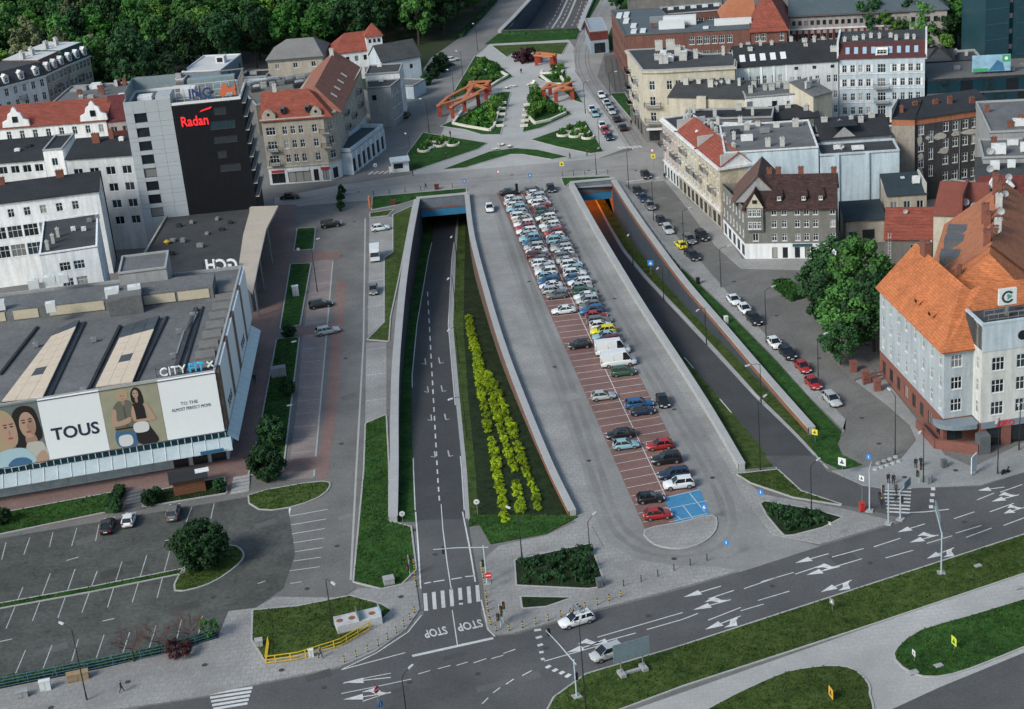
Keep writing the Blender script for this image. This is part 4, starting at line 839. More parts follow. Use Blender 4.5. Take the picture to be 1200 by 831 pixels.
for x0_, x1_, y0_, y1_, h_, m in ((11,14,6,9,1.8,metal_w),(15,17,7,8.6,1.4,metal_g),(18,21,6.5,9,2.0,glr),(12,22,11,13.5,2.4,glr),(2,5,5,8,1.2,metal_w),(14,16,10,10.8,1.0,chim),(20,22,4,5,1.3,metal_w)): tw.box('roof_plant', x0_, x1_, y0_, y1_, HB, HB+h_, m, tw.roof)
for k in range(10): mb = MB(); mb.bar((Lt-.3,.4+k*1.55,HB),(Lt-.3,.4+k*1.55,HB+3.0),.16); tw.part('pergola_post', mb, mat('weathered_wood', (.22,.2,.19), .9, .2, 1, 4), tw.roof)
mb = MB(); mb.bar((Lt-.3,.2,HB+3.0),(Lt-.3,DT,HB+3.0),.25); mb.bar((11,DT-.4,HB+3),(Lt,DT-.4,HB+3),.2); tw.part('pergola_beam', mb, mat('weathered_wood', (1,1,1)), tw.roof)
# ---- white blocks
def rowz(h, n, top=1.1, fh=3.2, wh=1.6): return [h-top-wh-fh*k for k in range(n)]
A, B = frm((46,299),(114,289), 17); b = Bld('white_block', 'small white flat roofed block projecting towards the shopping centre roof', A, B, 17, 21, w_white, wins={0: grid((B-A).length, 2, rowz(17, 3, 2.2), 2.0, 1.7, 'triple', 4.2, 3.8), 1: grid(21, 5, rowz(17, 3, 1.6), 1.1, 1.7, 'cross')})
b.flat(rooffelt, par=.25, parm=w_white)
for x, y in ((1.5,2.5),(2.4,6),(3.2,9.5)): b.chimney(x, y, 17, 18.6, .6, .6, chim_w)
for x, y in ((6,12),(8,11),(9,16),(10.5,17.5)): b.hvac(x, y, 17, .9, .7, .8, metal_w if x < 9 else metal_g)
A, B = g2(-75,247,18), g2(115,223,18); L = (B-A).length; b = Bld('white_office', 'long white building with dark lean-to roof behind the small white block', A, B, 18, 9, w_white,
    wins={0: grid(L, 9, [14.6], 1.3, 1.8, 'cross', 1.5, 5)+grid(L, 9, [10.2], 2.9, 2.6, 'triple', 1.5, 5)+grid(L, 9, [6.2], 2.9, 2.6, 'triple', 1.5, 5), 1: [(3,15,1.2,1.8,'cross'),(7,15,1.2,1.8,'cross')]})
b.gable(rooffelt_d, 1.6, .4, ridge=.999, wallm=w_white)
for x in (L-8, L-20, L-26): b.chimney(x, 8.2, 19.2, 20.8, 1.6, .6)
A, B = frm((77,186),(160,180), 21); L = (B-A).length; b = Bld('white_office', 'white four storey wing with dark roof joined to the grey side of the tower', A, B, 21, 10, w_lg, wins={0: grid(L, 4, rowz(21, 4, 2.6, 3.7), 2.0, 1.8, 'double', 2.2, 2.6), })
b.gable(rooffelt_d, 1.6, .4, ridge=.999, wallm=w_white); b.chimney(5, 7, 22, 24, 1.6, .7); b.chimney(8, 8.5, 22, 24.3, 1.0, .6); b.hvac(10.5, 7, 22.1, 1, .8, .9); b.hvac(15, 6, 22.0, 1, .8, .9)
A, B = frm((-75,196),(51,186), 18); L = (B-A).length; b = Bld('white_office', 'white wing with broad dark roof at the left edge below the red roofed house', A, B, 18, 12, w_white2, wins={0: grid(L, 9, rowz(18, 2, 1.2, 3.6), 1.9, 1.7, 'double')}); b.gable(rooffelt_d, 1.9, .4, ridge=.999, wallm=w_white)
b.hvac(L-7, 5, 18.8, 1.2, 1, .6); b.hvac(L-5, 7, 19.1, 1.4, 1.2, .5, rooffelt_d); b.chimney(L-14, 9, 19.2, 21)
A, B = frm((50,177),(73,175), 20.5); b = Bld('stair_tower', 'narrow white stair block between two dark roofed white wings', A, B, 20.5, 12, w_white, wins={0: [(2.2,17,1.3,1.7,'double'),(2.5,13,1.3,2.4,'cross'),(2.5,9.5,1.3,2.0,'cross')]}); b.flat(rooffelt_d, par=.3)
# ---- red roofed terrace with curly gables
A, B = frm((-75,156),(124,140), 13.5); L = (B-A).length; b = Bld('gabled_townhouse', 'white townhouse with red roof and two curly gables beyond the white wings', A, B, 13.5, 9, w_white, wins={0: grid(L, 13, rowz(13.5, 3, 1.5, 3.4), 1.2, 2.0, 'cross', 1.5)}); b.gable(r_red, 3.4, .4, ridge=.999)
for cxp in (23, 107):
    xx = b.loc(g2(cxp, 145, 13.5)).x; out = [(-3.4,0),(-3.2,1.4),(-2.0,1.9),(-1.6,3.3),(-.8,3.7),(-.5,4.5),(0,5.0),(.5,4.5),(.8,3.7),(1.6,3.3),(2.0,1.9),(3.2,1.4),(3.4,0)]
    mb = MB(); n_ = len(out); fr = [(xx+u, -.25, 13.5+v) for u, v in out]; bk = [(xx+u, .5, 13.5+v) for u, v in out]; mb.q(fr); mb.q(bk[::-1])
    for i in range(n_): j = (i+1) % n_; mb.q([fr[j], fr[i], bk[i], bk[j]])
    q = b.part('curly_gable', mb, w_white); link('gable_window', win_mesh(1.3, 1.5, 'dark')[0], q, (xx, -.32, 14.6)); link('pane', win_mesh(1.3, 1.5, 'dark')[1], q, (xx, -.32, 14.6))
A, B = frm((125,142),(153,139), 13); b = Bld('maroon_house', 'narrow house with maroon mansard roof beside the grey side of the tower', A, B, 13, 9, w_pink, wins={0: grid((B-A).length, 2, rowz(13, 3, 1.6, 3.6), 1.6, 1.6, 'double')}); b.gable(r_maroon, 4.2, .3, ridge=.999, wallm=w_pink); b.box('maroon_band', 0, b.L, -.35, -.02, 9.3, 10.3, r_maroon)
# ---- cluttered low roofs
def clutter(label, A, B, h, d, m, n, wallm=w_greyd, seed=1):
    random.seed(seed); b = Bld('low_building', label, A, B, h, d, wallm); b.flat(m, par=.35)
    for _ in range(n):
        x, y = rnd(1, b.L-1), rnd(1, d-1); k = random.random()
        if k < .35: b.hvac(x, y, h, rnd(.8,2.2), rnd(.7,1.6), rnd(.6,1.5), random.choice([metal_w, metal_g, conc]))
        elif k < .6: b.chimney(x, y, h, h+rnd(1,2), rnd(.6,1.6), .6, random.choice([chim, chim_w]))
        elif k < .75: b.dish(x, y, h)
        else: b.box('roof_hatch', x-rnd(.8,2), x+rnd(.8,2), y-rnd(.6,1.5), y+rnd(.6,1.5), h, h+rnd(.3,1.4), random.choice([w_white2, rooffelt, w_grey, rooffelt_d]), b.roof)
    return b
clutter('low cluttered roof between the curly gabled townhouse and the old tenements', *frm((50,131),(150,124), 10), 10, 26, rooffelt_l, 22, seed=3)
clutter('low cluttered roof yard between the tower and the tan corner building', *frm((300,124),(396,108), 8), 8, 26, mat('rubble_roof', (.13,.125,.115), .95, .4, .3, 1.5), 26, seed=5)
clutter('low white roofed shed behind the hotel tower', *frm((150,100),(215,95), 8), 8, 8, mat('white_roof', (.5,.51,.52), .7, .12, .4, 2), 3, seed=6)
# ---- old tenements far left
A, B = frm((-75,122),(53,88), 15); L = (B-A).length; b = Bld('corner_tenement', 'white corner tenement with slate mansard and dormers at the far left', A, B, 15, 14, w_white2, wins={0: grid(L, 12, rowz(15, 3, 1.3, 3.6), 1.2, 2.1, 'cross')})
def mansard(b, m, rh, topm, n, run=2.0):
    mb = MB(); L, d, h = b.L, b.d, b.h; o = .25
    lo = [(-o,-o),(L+o,-o),(L+o,d+o),(-o,d+o)]; hi = [(run*.2,run),(L-run*.2,run),(L-run*.2,d-.5),(run*.2,d-.5)]
    for i in range(4): j = (i+1) % 4; mb.q([(*lo[i], h), (*lo[j], h), (*hi[j], h+rh), (*hi[i], h+rh)])
    r = mb.build('mansard_roof', m, b.o); b.roof = r; mb = MB(); mb.prism(hi, h+rh-.1, h+rh+.1); mb.build('roof_top', topm, r)
    for k in range(n):
        x = L*(k+.5)/n; mb = MB(); mb.box(x-.8, x+.8, .1, 2.2, h+.3, h+2.3); mb.q([(x-1, -.1, h+2.3), (x, -.1, h+3.0), (x, 2.4, h+3.0), (x-1, 2.4, h+2.3)]); mb.q([(x, -.1, h+3.0), (x+1, -.1, h+2.3), (x+1, 2.4, h+2.3), (x, 2.4, h+3.0)]); mb.q([(x-1,-.1,h+2.3),(x+1,-.1,h+2.3),(x,-.1,h+3.0)])
        dr = mb.build('dormer', w_white2, r); f, p, _ = win_mesh(1.0, 1.4, 'cross'); q = link('dormer_window', f, dr, (x, .05, h+.6)); link('dormer_pane', p, dr, (x, .05, h+.6))
    b.ring('cornice', h-.4, h-.02, .3, w_white2)
mansard(b, mat('slate', (.04,.045,.055), .7, .25, .6, 3), 3.4, rooffelt, 7); b.balcony(0, L-8, 10.4)
for lab, pa, pb, wm, rm_, nw in (('grey tenement with dark brown mansard roof in the far left row', (54,87),(78,76), w_pink, r_br, 5), ('cream tenement with dark green mansard roof at the end of the far left row', (79,75.5),(105,65), w_cream, r_green, 6)):
    A, B = frm(pa, pb, 15); L = (B-A).length; b = Bld('old_tenement', lab, A, B, 15, 14, wm, wins={0: grid(L, nw, rowz(15, 3, 1.2, 3.6), 1.2, 2.0, 'cross'), 1: grid(14, 3, rowz(15, 3, 1.2, 3.6), 1.1, 1.8, 'cross')}); mansard(b, rm_, 3.8, mat('white_roof', (1,1,1)), 3); b.balcony(0, L*.4, 10.2); b.balcony(0, L*.4, 6.6)
    for k in range(4): b.chimney(1+k*L/4.5, 7+k % 2*2, 18.5, 20.5, 1.2, .7, chim_w)
# ---- villas in front of the wood
A, B = frm((213,85),(258,83), 9); L = (B-A).length; b = Bld('blue_villa', 'blue grey cube villa with white roof in front of the wood', A, B, 9, 19, mat('wall_slate_blue', (.17,.22,.27), .9, .15, .4, 2), wins={0: grid(L, 3, [5.6, 2.0], 1.2, 1.5, 'dark'), 1: grid(19, 4, [5.6, 2.0], 1.2, 1.5, 'dark')}); b.flat(mat('white_roof', (1,1,1)), par=.3, parm=metal_w)
q = b.box('roof_box', L*.62, L*.62+2.6, 9, 11.5, 9, 11, w_white2, b.roof); b.box('roof_box_opening', L*.62+.5, L*.62+2.1, 8.9, 8.98, 9.4, 10.6, black, q)
A, B = frm((313,69),(377,64), 9); L = (B-A).length; b = Bld('grey_villa', 'grey villa with pale hipped roof between the blue villa and the white turret house', A, B, 9, 15, w_tan, wins={0: grid(L, 3, [5.8, 2.0], 1.3, 1.5, 'double'), 1: grid(15, 3, [5.8, 2.0], 1.3, 1.5, 'double')}); b.gable(mat('pale_roof', (.17,.168,.165), .9, .2, .3, 2), 3.6, .5, hip=(5, 3)); b.box('stone_band', -.25, L+.25, -.3, -.02, 8.0, 8.5, conc_d)
clutter('small blue grey garage roof right of the blue villa', *frm((278,92),(312,90), 4.5), 4.5, 8, rooffelt_d, 3, w_blue, 9)
A, B = frm((391,62),(432,57), 8.5); L = (B-A).length; b = Bld('turret_house', 'white house with red roofs and a square turret beside the wood', A, B, 8.5, 12, w_white2, wins={0: grid(L, 4, [5.4, 1.8], 1.0, 1.5, 'dark')}); b.gable(r_red, 4.0, .4, axis='x', hip=(4, 0), wallm=w_white2)
xt = L-.5; b.box('turret', xt, xt+4.6, -.8, 4, 0, 12, w_white2); mb = MB(); c_ = (xt+2.3, 1.6, 15.5); cr = [(xt-.5,-1.3,12),(xt+5.1,-1.3,12),(xt+5.1,4.5,12),(xt-.5,4.5,12)]
for i in range(4): mb.q([cr[i], cr[(i+1) % 4], c_])
b.part('turret_roof', mb, r_red)
for k in range(3): f, p, _ = win_mesh(.7, 1.0, 'dark'); q = link('turret_window', f, b.o, (xt+1+k*1.3, -.85, 10.3)); link('pane', p, q)
A, B = frm((447,72),(492,64), 8); L = (B-A).length; b = Bld('pale_house', 'pale blue grey house with dark gabled roof beside the hillside road', A, B, 8, 11, w_lb, wins={0: grid(L, 2, [4.6], .9, 1.2, 'dark'), 1: grid(11, 3, [4.8, 1.6], 1.0, 1.4, 'cross')}); b.gable(rooffelt, 3.6, .4, axis='x', wallm=w_lb)
# ---- tan corner building
A, B = g2(317,217), g2(400,211); L = (B-A).length; Cw = loc_of(A, B, g2(436,149)); H_ = 16; LT_ = Cw.y
poly = [(0,0),(L-2.4,0),(L,2.6),(L+1.4,LT_),(L-10.6,LT_),(L-12,12),(0,12)]
up = [(x, z, w_, h_, s_) for z in (5.2, 8.6, 12.0) for x, w_, h_, s_ in [(1.9,2.2,1.9,'triple'),(5.2,1.1,1.9,'tee'),(7.1,1.1,1.9,'tee'),(9.0,1.1,1.9,'tee'),(12.2,1.2,1.9,'tee'),(14.6,1.4,1.9,'tee')]]
ed2 = LT_-2.6; 
tan = Bld('corner_tenement', 'tan corner tenement with red tiled roof and white shopfronts right of the hotel tower', A, B, H_, 12, w_tan, poly=poly, bands=[(0,4.1,w_white2,'ground_floor_wall'),(4.1,H_,w_tan,'upper_wall')],
    wins={0: up+[(2.2,.3,3.2,2.4,'shop'),(7.2,.3,5.4,2.8,'shop'),(11.2,.3,1.2,2.8,'shop'),(13.5,.3,1.6,2.5,'shop')], 1: [(1.75,5.2,1.6,2.0,'tee'),(1.75,8.6,1.6,2.0,'tee'),(1.75,12,1.6,2.0,'tee'),(1.7,.3,1.5,2.6,'shop')], 2: [(3+k*3.4, z, 1.2, 1.9, 'tee') for z in (8.6,12.0) for k in range(int(ed2/3.4)-1)]+[(3+k*3.4, 5.2, 1.2, 1.8, 'tee') for k in range(int(ed2/3.4)-1)]})
tan.gable(r_red, 5.0, .5, x0=0, x1=L-.6, y0=0, y1=12, hip=(0, 5.5), wallm=w_tan); r0 = tan.roof
tan.gable(mat('tile_red_faded', (.25,.105,.075), .85, .18, .4, 2, tile=.34), 4.6, .5, axis='y', x0=L-11, x1=L+1.2, y0=3.5, y1=LT_, hip=(5.5, 0), wallm=w_tan); r1 = tan.roof
tan.ring('cornice', H_-.5, H_-.05, .35, w_cream); tan.ring('string_course', 4.1, 4.4, .2, w_cream)
for x in (5.2, 11.0): 
    mb = MB(); zz = H_+1.0; mb.box(x-.5, x+.5, .2, 1.9, zz, zz+1.2); q = mb.build('dormer', conc_d, r0); link('dormer_window', win_mesh(.8,1.0,'dark')[0], q, (x, .12, zz+.1)); link('dormer_pane', win_mesh(.8,1.0,'dark')[1], q, (x, .12, zz+.1))
for xx, ww in ((1.9,3.2),(13.0,2.6)):
    out = [(-ww/2,0),(-ww/2,1.0),(-ww*.3,1.8),(0,2.2),(ww*.3,1.8),(ww/2,1.0),(ww/2,0)]; mb = MB(); fr = [(xx+u, -.3, H_-.1+v) for u, v in out]; bk = [(xx+u, .5, H_-.1+v) for u, v in out]; mb.q(fr); mb.q(bk[::-1])
    for i in range(7): j = (i+1) % 7; mb.q([fr[j], fr[i], bk[i], bk[j]])
    q = tan.part('round_gable', mb, w_tan); mb = MB(); mb.tube((xx,-.34,H_+1.0),(xx,-.31,H_+1.0),.35,n=12); mb.build('round_window', glass, q)
for z in (5.0, 8.4): tan.balcony(0, 1.9, z, 2.6, 1.0); tan.balcony(0, 14.6, z+3.4, 2.4, 1.1, w_tan)
for k, z in ((12, 8.4), (12, 11.8), (22, 8.4), (32, 11.8), (32, 8.4)): tan.balcony(2, k, z, 2.6, 1.2)
for k in range(4):
    y = 10+k*6.5; xa = L-2.2; mb = MB(); sl_ = 4.6/6.1
    f_ = lambda d: H_+ (L+1.2-(xa+d))*sl_+.22
    mb.q([(xa+.6,y,f_(.6)),(xa+2.0,y,f_(2.0)),(xa+2.0,y+1.4,f_(2.0)),(xa+.6,y+1.4,f_(.6))]); mb.build('roof_window', mat('skylight_cream', (.6,.55,.45), .4, .1), r1)
tan.chimney(3, 6, H_+4.5, H_+6.5, 1.0, .6, chim_w, r0); tan.chimney(L-5, LT_-4, H_+3.5, H_+6.0, 1.0, .6, chim_w, r1)
for xx, w_ in ((2.2,3),(7.2,5),(13.5,2.2)): tan.box('shop_sign', xx-w_/2, xx+w_/2, -.12, -.01, 2.9, 3.5, flat('shop_sign_red', (.35,.04,.05), .5) if xx != 7.2 else w_white2)
A, B = g2(414,205), g2(452,175); L = (B-A).length; b = Bld('shop_arcade', 'low pale arcade of shops along the tan corner tenement', A, B, 5.6, 6, w_lb, wins={0: grid(L, 7, [.5], 1.6, 3.2, 'shop')}); b.flat(mat('dark_terrace', (.05,.07,.075), .8, .2, .5, 2), par=.9, parm=w_lb)
for k in range(8): x = L*k/7; b.box('pilaster', max(x-.3,0), min(x+.3, L), -.18, -.01, 0, 5.3, w_white2)
# ---- grey building behind
A, B = g2(436,150), g2(463,148); L = (B-A).length; D = loc_of(A, B, g2(488,126)); b = Bld('grey_tenement', 'grey tenement with blank end wall and flat roof behind the tan corner building', A, B, 10.5, 18, w_grey, poly=[(0,0),(L,0),(L+(D.x-L)*.42,D.y*.42),(L-8+(D.x-L)*.42,D.y*.42),(-1,D.y*.42)], wins={0: [(1.5,7.2,1.2,1.4,'dark')], 1: grid(D.y*.42, 4, rowz(10.5, 3, 1.2, 3.1), 1.1, 1.6, 'cross')}); b.flat(rooffelt, par=.2); b.hvac(3, 6, 10.5); b.hvac(6, 9, 10.5, .8, .8, 1)
A2, B2 = b.w(L-9+(D.x-L)*.43, D.y*.43), b.w(L+(D.x-L)*.43, D.y*.43); L2 = (B2-A2).length; b2 = Bld('white_tenement', 'whitish tenement with taller flat roof along the hillside road', A2, B2, 12.2, D.y*.57, w_white2, wins={1: grid(D.y*.57, 5, rowz(12.2, 3, 1.2, 3.3), 1.0, 1.7, 'cross')}); b2.flat(rooffelt, par=.3); b2.hvac(3, 8, 12.2)
A, B = g2(486,116), g2(500,108); b = Bld('roadside_shed', 'low flat sheds with pale roof beside the hillside road', A, B, 3.6, 8, w_lb); b.flat(rooffelt_l, par=.2)
# ------------------------------------------------------------------ right side of the picture
random.seed(11)
def chims(b, n, y0, y1, z, m=None, x0=1, x1=None, hh=(1.2, 2.2)):
    for k in range(n): x = x0+((x1 or b.L-1)-x0)*(k+rnd(.1,.5))/n; b.chimney(x, rnd(y0, y1), z, z+rnd(*hh)*.85, rnd(.6,1.3), .55, m or random.choice([chim_w, chim_w, chim]))
# tan corner block with its long street wing
A, B = frm((753,83),(861,78), 17.5); L = (B-A).length; q = loc_of(A, B, g2(734.5,59,17.5)); ll = q.length
b = Bld('corner_tenement', 'yellowish tan corner tenement at the tram street with cluttered dark roof', A, B, 17.5, 13, w_cream, poly=[(0,0),(4.2,-.6),(L,0),(L,13),(14,13),(q.x+13,q.y),(q.x,q.y)],
    bands=[(0,4.2,w_greyd,'ground_floor_wall'),(4.2,17.5,w_cream,'upper_wall')],
    wins={0: [(2.1,z,1.4,2.2,'tee') for z in (5.2,9,12.8)]+[(2.1,.4,2.6,2.8,'shop')], 1: [(2+k*(L-8)/6.6, z, 1.3, 2.2, 'tee') for z in (9,12.8) for k in range(7)], 6: [(2.4+k*3.3, z, 1.3, 2.1, 'tee') for z in (5.2,9,12.8) for k in range(int(ll/3.3)-1)]+[(3+k*4.2,.4,2.6,2.8,'shop') for k in range(int(ll/4.2)-1)]})
b.flat(rooffelt, par=.25, parm=conc)
b.ring('cornice', 17.0, 17.45, .45, w_cream)
for k in range(9): b.chimney(rnd(2,14), rnd(6,20), 17.4, 17.4+rnd(1.2,2.4), rnd(.8,2.4), rnd(.6,.9), chim_w)
for k in range(6): b.chimney(12+k*6.5, rnd(8.5,12), 17.4, 17.4+rnd(1.2,2.2), rnd(.7,1.6), .7, chim_w)
for x, y in ((6,9),(9,13),(4,14)): b.hvac(x, y, 17.4, 1.6, 3.0, 1.2, metal_w)
for z in (9, 5.2): b.balcony(0, 2.1, z-.1, 4.0, 1.2)
for z in (9, 12.8, 5.2):
    for u in (9, 19, 27): b.balcony(6, ll-u if ll-u > 2 else 3, z-.1, 3.2, 1.2)
b.box('shop_awning', .3, 4, -1.7, -.65, 3.4, 3.7, metal_w)
# white house with roof windows, grey house, light blue house
def gab_house(name, label, pa, pb, h, d, wm, rm, rh, wins, **k):
    A, B = frm(pa, pb, h); L = (B-A).length; b = Bld(name, label, A, B, h, d, wm, wins={0: wins(L)}, **k); b.gable(rm, rh, .35, wallm=wm); return b
b = gab_house('white_tenement', 'white tenement with five bright roof windows right of the cream street wing', (862,78),(921,73.5), 16.5, 13, mat('wall_mint', (.50,.55,.56), .88, .1, .3, 2), rooffelt_d, 3.4, lambda L: [(1.6+k*1.55+(k//2)*.55, z, .95, 2.2, 'tee') for z in (11.6,7.6) for k in range(8)])
for k in range(5): x = 1.2+k*2.4; sl_ = 3.4/6.5; mb = MB(); mb.q([(x,1.2,16.5+1.2*sl_+.06),(x+1.3,1.2,16.5+1.2*sl_+.06),(x+1.3,3.4,16.5+3.4*sl_+.06),(x,3.4,16.5+3.4*sl_+.06)]); mb.build('roof_window', mat('skylight_pale', (.62,.64,.66), .4, .05), b.roof)
for k in range(5): b.box('pilaster', k*b.L/4.001-(.15 if k else 0), k*b.L/4.001+.3, -.12, -.01, 4, 16.2, w_white)
chims(b, 4, 6, 7, 19, chim_w)
b = gab_house('grey_tenement', 'pale grey tenement between the roof window house and the light blue house', (921.5,73.5),(982,70), 16.5, 13, w_lg, rooffelt_d, 3.4, lambda L: [(1.4+k*1.55+(k//2)*1.1, z, .95, 1.8, 'tee') for z in (11.2,7.4,3.8) for k in range(8)]+[(2.3+k*4.2,14.6,.9,.8,'dark') for k in range(4)])
chims(b, 4, 6, 7.5, 19, chim_w)
A, B = frm((983,69.5),(1084,66.5), 16.5); L = (B-A).length; cols = [1.6,3.9,6.1,8.3,15.6,17.9,20.1,22.2]
b = Bld('blue_tenement', 'light blue four storey tenement with maroon roof and central balconies', A, B, 16.5, 13, w_lb, bands=[(0,2.6,w_white,'ground_floor_wall'),(2.6,16.5,w_lb,'upper_wall')], wins={0: [(x*L/24, z, 1.05, 1.8, 'tee') for z in (13.2,9.8,6.4,3.1) for x in cols]+[(12*L/24, z, 1.9, 2.1, 'triple') for z in (13.0,9.6,6.2,3.0)]+[(3,.3,4,2.0,'shop'),(10,.3,5,2.0,'shop'),(17,.3,5,2.0,'shop')]})
for z in (12.7, 9.2, 5.9, 2.65): b.box('string_course', 0, L, -.12, -.01, z, z+.18, w_white2)
for x in cols:
    for z in (9.8, 13.2): b.box('shutter', x*L/24-1.0, x*L/24-.62, -.07, -.01, z, z+1.8, w_white); b.box('shutter', x*L/24+.62, x*L/24+1.0, -.07, -.01, z, z+1.8, w_white)
b.balcony(0, 12*L/24, 9.5, 3.6, 1.2); b.balcony(0, 12*L/24, 6.1, 3.6, 1.2)
mb = MB(); mb.q([(-.2,-.35,16.5),(L+.2,-.35,16.5),(L+.2,1.6,20.0),(-.2,1.6,20.0)]); b.roof = b.part('mansard_roof', mb, mat('roof_maroon', (.07,.025,.028), .85, .25, .5, 2)); mb = MB(); mb.prism([(-.2,1.6),(L+.2,1.6),(L+.2,13),(-.2,13)], 16.5, 20.02); mb.build('roof_top', rooffelt, b.roof)
for k in range(9):
    if k == 4: continue
    x = 2+k*(L-4)/8; mb = MB(); f_ = lambda z: -.35+1.95*(z-16.5)/3.5-.05; mb.q([(x-.45,f_(17.6),17.6),(x+.45,f_(17.6),17.6),(x+.45,f_(19),19),(x-.45,f_(19),19)]); mb.build('roof_window', flat('skylight_blue', (.25,.38,.5), .25), b.roof)
b.box('dormer', L/2-1.4, L/2+1.4, -.2, 1.6, 17.2, 18.9, w_white, b.roof); link('dormer_window', win_mesh(2.2,1.1,'triple')[0], b.roof, (L/2,-.25,17.5)); link('dormer_pane', win_mesh(2.2,1.1,'triple')[1], b.roof, (L/2,-.25,17.5))
chims(b, 9, 2.5, 6, 20, chim_w, hh=(.6,1.3)); b.box('fire_wall', -.45, -.02, 0, 13, 16, 20.6, w_white2); b.box('fire_wall', L+.02, L+.45, 0, 13, 16, 20.6, w_white2)
b.box('shop_sign', .5, 4.2, -.2, -.01, 1.9, 2.55, redm)
# glass office, billboard, dark blocks
teal = mat('curtain_glass', (.012,.03,.038), .15, .5, .5, 1.0, spec=.6)
A, B = frm((1086,95),(1290,84), 10.5); L = (B-A).length; b = Bld('glass_office', 'long dark glass office building right of the light blue tenement', A, B, 10.5, 17, teal); b.flat(mat('gravel_roof', (.12,.118,.115), .95, .25, .4, 2), par=.25, parm=rooffelt_d)
for j in range(3):
    for k in range(int(L/2.6)): b.box('glass_panel', k*2.6+.05, k*2.6+2.55, -.1, -.01, 1.6+j*2.9, 4.35+j*2.9, [glass_b, teal, glass_b, glass][(k*7+j*3) % 4])
for j in range(3): b.box('spandrel', 0, L, -.16, -.02, 1.2+j*2.9, 1.58+j*2.9, conc_d)
for x, y in ((20,5),(23,8),(8,9)): b.hvac(x, y, 10.5, 1.4, 1.0, .9, metal_g)
p0, p1 = g2(1139,85,11), g2(1184,83,11); bbw = (p1-p0).length; t = thing('roof_billboard', 'blue roof billboard with green square mark on the glass office', 'billboard', (*p0, 10.4), math.atan2(p1.y-p0.y, p1.x-p0.x))
mb = MB(); mb.box(0, bbw, -.1, .1, .7, 4.6); mb.build('panel', mat('ad_sky_blue', (.25,.42,.55), .5, .35, .25, .6), t); mb = MB(); mb.prism([(bbw*.42,-.12),(bbw*.85,-.12),(bbw*.85,-.11),(bbw*.42,-.11)], .9, .91)
mb = MB(); mb.q([(bbw*.42,-.13,.8),(bbw*.85,-.13,.8),(bbw*.8,-.13,2.6),(bbw*.66,-.13,3.4)]); mb.build('printed_hill', mat('ad_deep_blue', (.05,.16,.28), .5, .2, .5, 1), t); mb = MB(); mb.box(bbw-1.9, bbw-.1, -.15, -.105, 2.9, 4.5); mb.build('green_mark', flat('ad_green', (.05,.32,.12), .5), t); mb = MB(); mb.tube((bbw-1,-.17,3.7),(bbw-1,-.155,3.7),.4,n=10); mb.build('mark_dot', citym, t); mb = MB(); mb.box(.2, 3.6, -.15, -.105, .8, 1.5); mb.build('green_strip', flat('ad_green', (1,1,1)), t)
mb = MB()
for k in range(5): x = bbw*(k+.5)/5; mb.bar((x,.2,0),(x,.2,4.4),.12); mb.bar((x,.2,3.6),(x,2.4,0),.1)
mb.build('frame', pole_m, t)
A, B = frm((1086,73),(1117,72), 9); b = Bld('dark_pavilion', 'dark stepped pavilion with a row of white windows behind the light blue tenement', A, B, 9, 14, w_greyd, wins={0: grid((B-A).length, 6, [6.2], .8, 1.8, 'double')}); b.gable(rooffelt, 2.5, .5, hip=(4,4)); b.box('canopy', -1, b.L+2, -3.5, -.02, 4.8, 5.2, conc)
A, B = frm((1112,78),(1155,75), 7); b = Bld('dark_hall', 'flat dark hall behind the roof billboard', A, B, 7, 14, w_greyd); b.flat(rooffelt, par=.5); chims(b, 3, 8, 12, 7, chim_w)
A, B = g2(1153.5,84), g2(1187,80); L = (B-A).length; tcl = mat('tower_teal_glass', (.018,.055,.075), .3, .15, .4, 1, spec=.5)
b = Bld('dark_tower', 'dark teal office tower cut by the top right corner', A, B, 46, 16, tcl, poly=[(0,0),(L*.82,0),(L*.82,1.2),(L,1.2),(L,-1.5),(L+24,-1.5),(L+24,16),(0,16)]); b.flat(rooffelt_d)
for j in range(11):
    b.box('floor_line', 0, L*.82, -.07, -.01, 4+j*4, 4.14+j*4, mat('teal_trim', (.05,.1,.13), .5, .1)); b.box('floor_line', L, L+24, -1.57, -1.51, 4+j*4, 4.14+j*4, mat('teal_trim', (.05,.1,.13)))
    b.box('corner_balcony', L*.84, L*.98, .9, 1.19, 5+j*4, 6.2+j*4, w_grey if j % 2 else w_pink)
# red brick works
A, B = frm((732,42),(879,34), 12); L = (B-A).length; q = loc_of(A, B, g2(716,13,12)); hb = 12
b = Bld('brick_factory', 'red brick factory with blue grey flat roof and white roof lights', A, B, hb, 11, w_brick, poly=[(0,0),(L,0),(L,12),(13,12),(q.x+14,q.y),(q.x,q.y)], wins={0: [(18+k*4.0+j*2.1, z, 1.5, 2.2, 'triple') for z in (8.6,4.6,.9) for k in range(int((L-20)/4.0)) for j in (0,1)], 5: grid(q.length, 9, [8.2,4.2,.6], 1.6, 2.0, 'dark')})
b.flat(mat('roof_blue_grey', (.085,.105,.12), .8, .2, .3, 1.5), par=.3, parm=conc_d)
for x, y, l_ in ((1.5,2,4),(4,2.2,4),(1,9,4),(-1.5,15,5),(-4,22,6),(-2,22.5,6),(21,3,1.6)): 
    mb = MB(); mb.box(x, x+1.5, y, y+l_, hb, hb+.45); b.part('roof_light', mb, metal_w, b.roof)
for x, y, w_, d_, h_ in ((9,5,7,3,1.8),(10,9,9,2.5,2.4),(6,14,6,2,1.4),(24,6,10,2.2,1.5),(36,7,2,2,2.4)): mb = MB(); mb.box(x, x+w_, y, y+d_, hb, hb+h_); b.part('roof_duct', mb, metal_w if w_ > 6 else metal_g, b.roof)
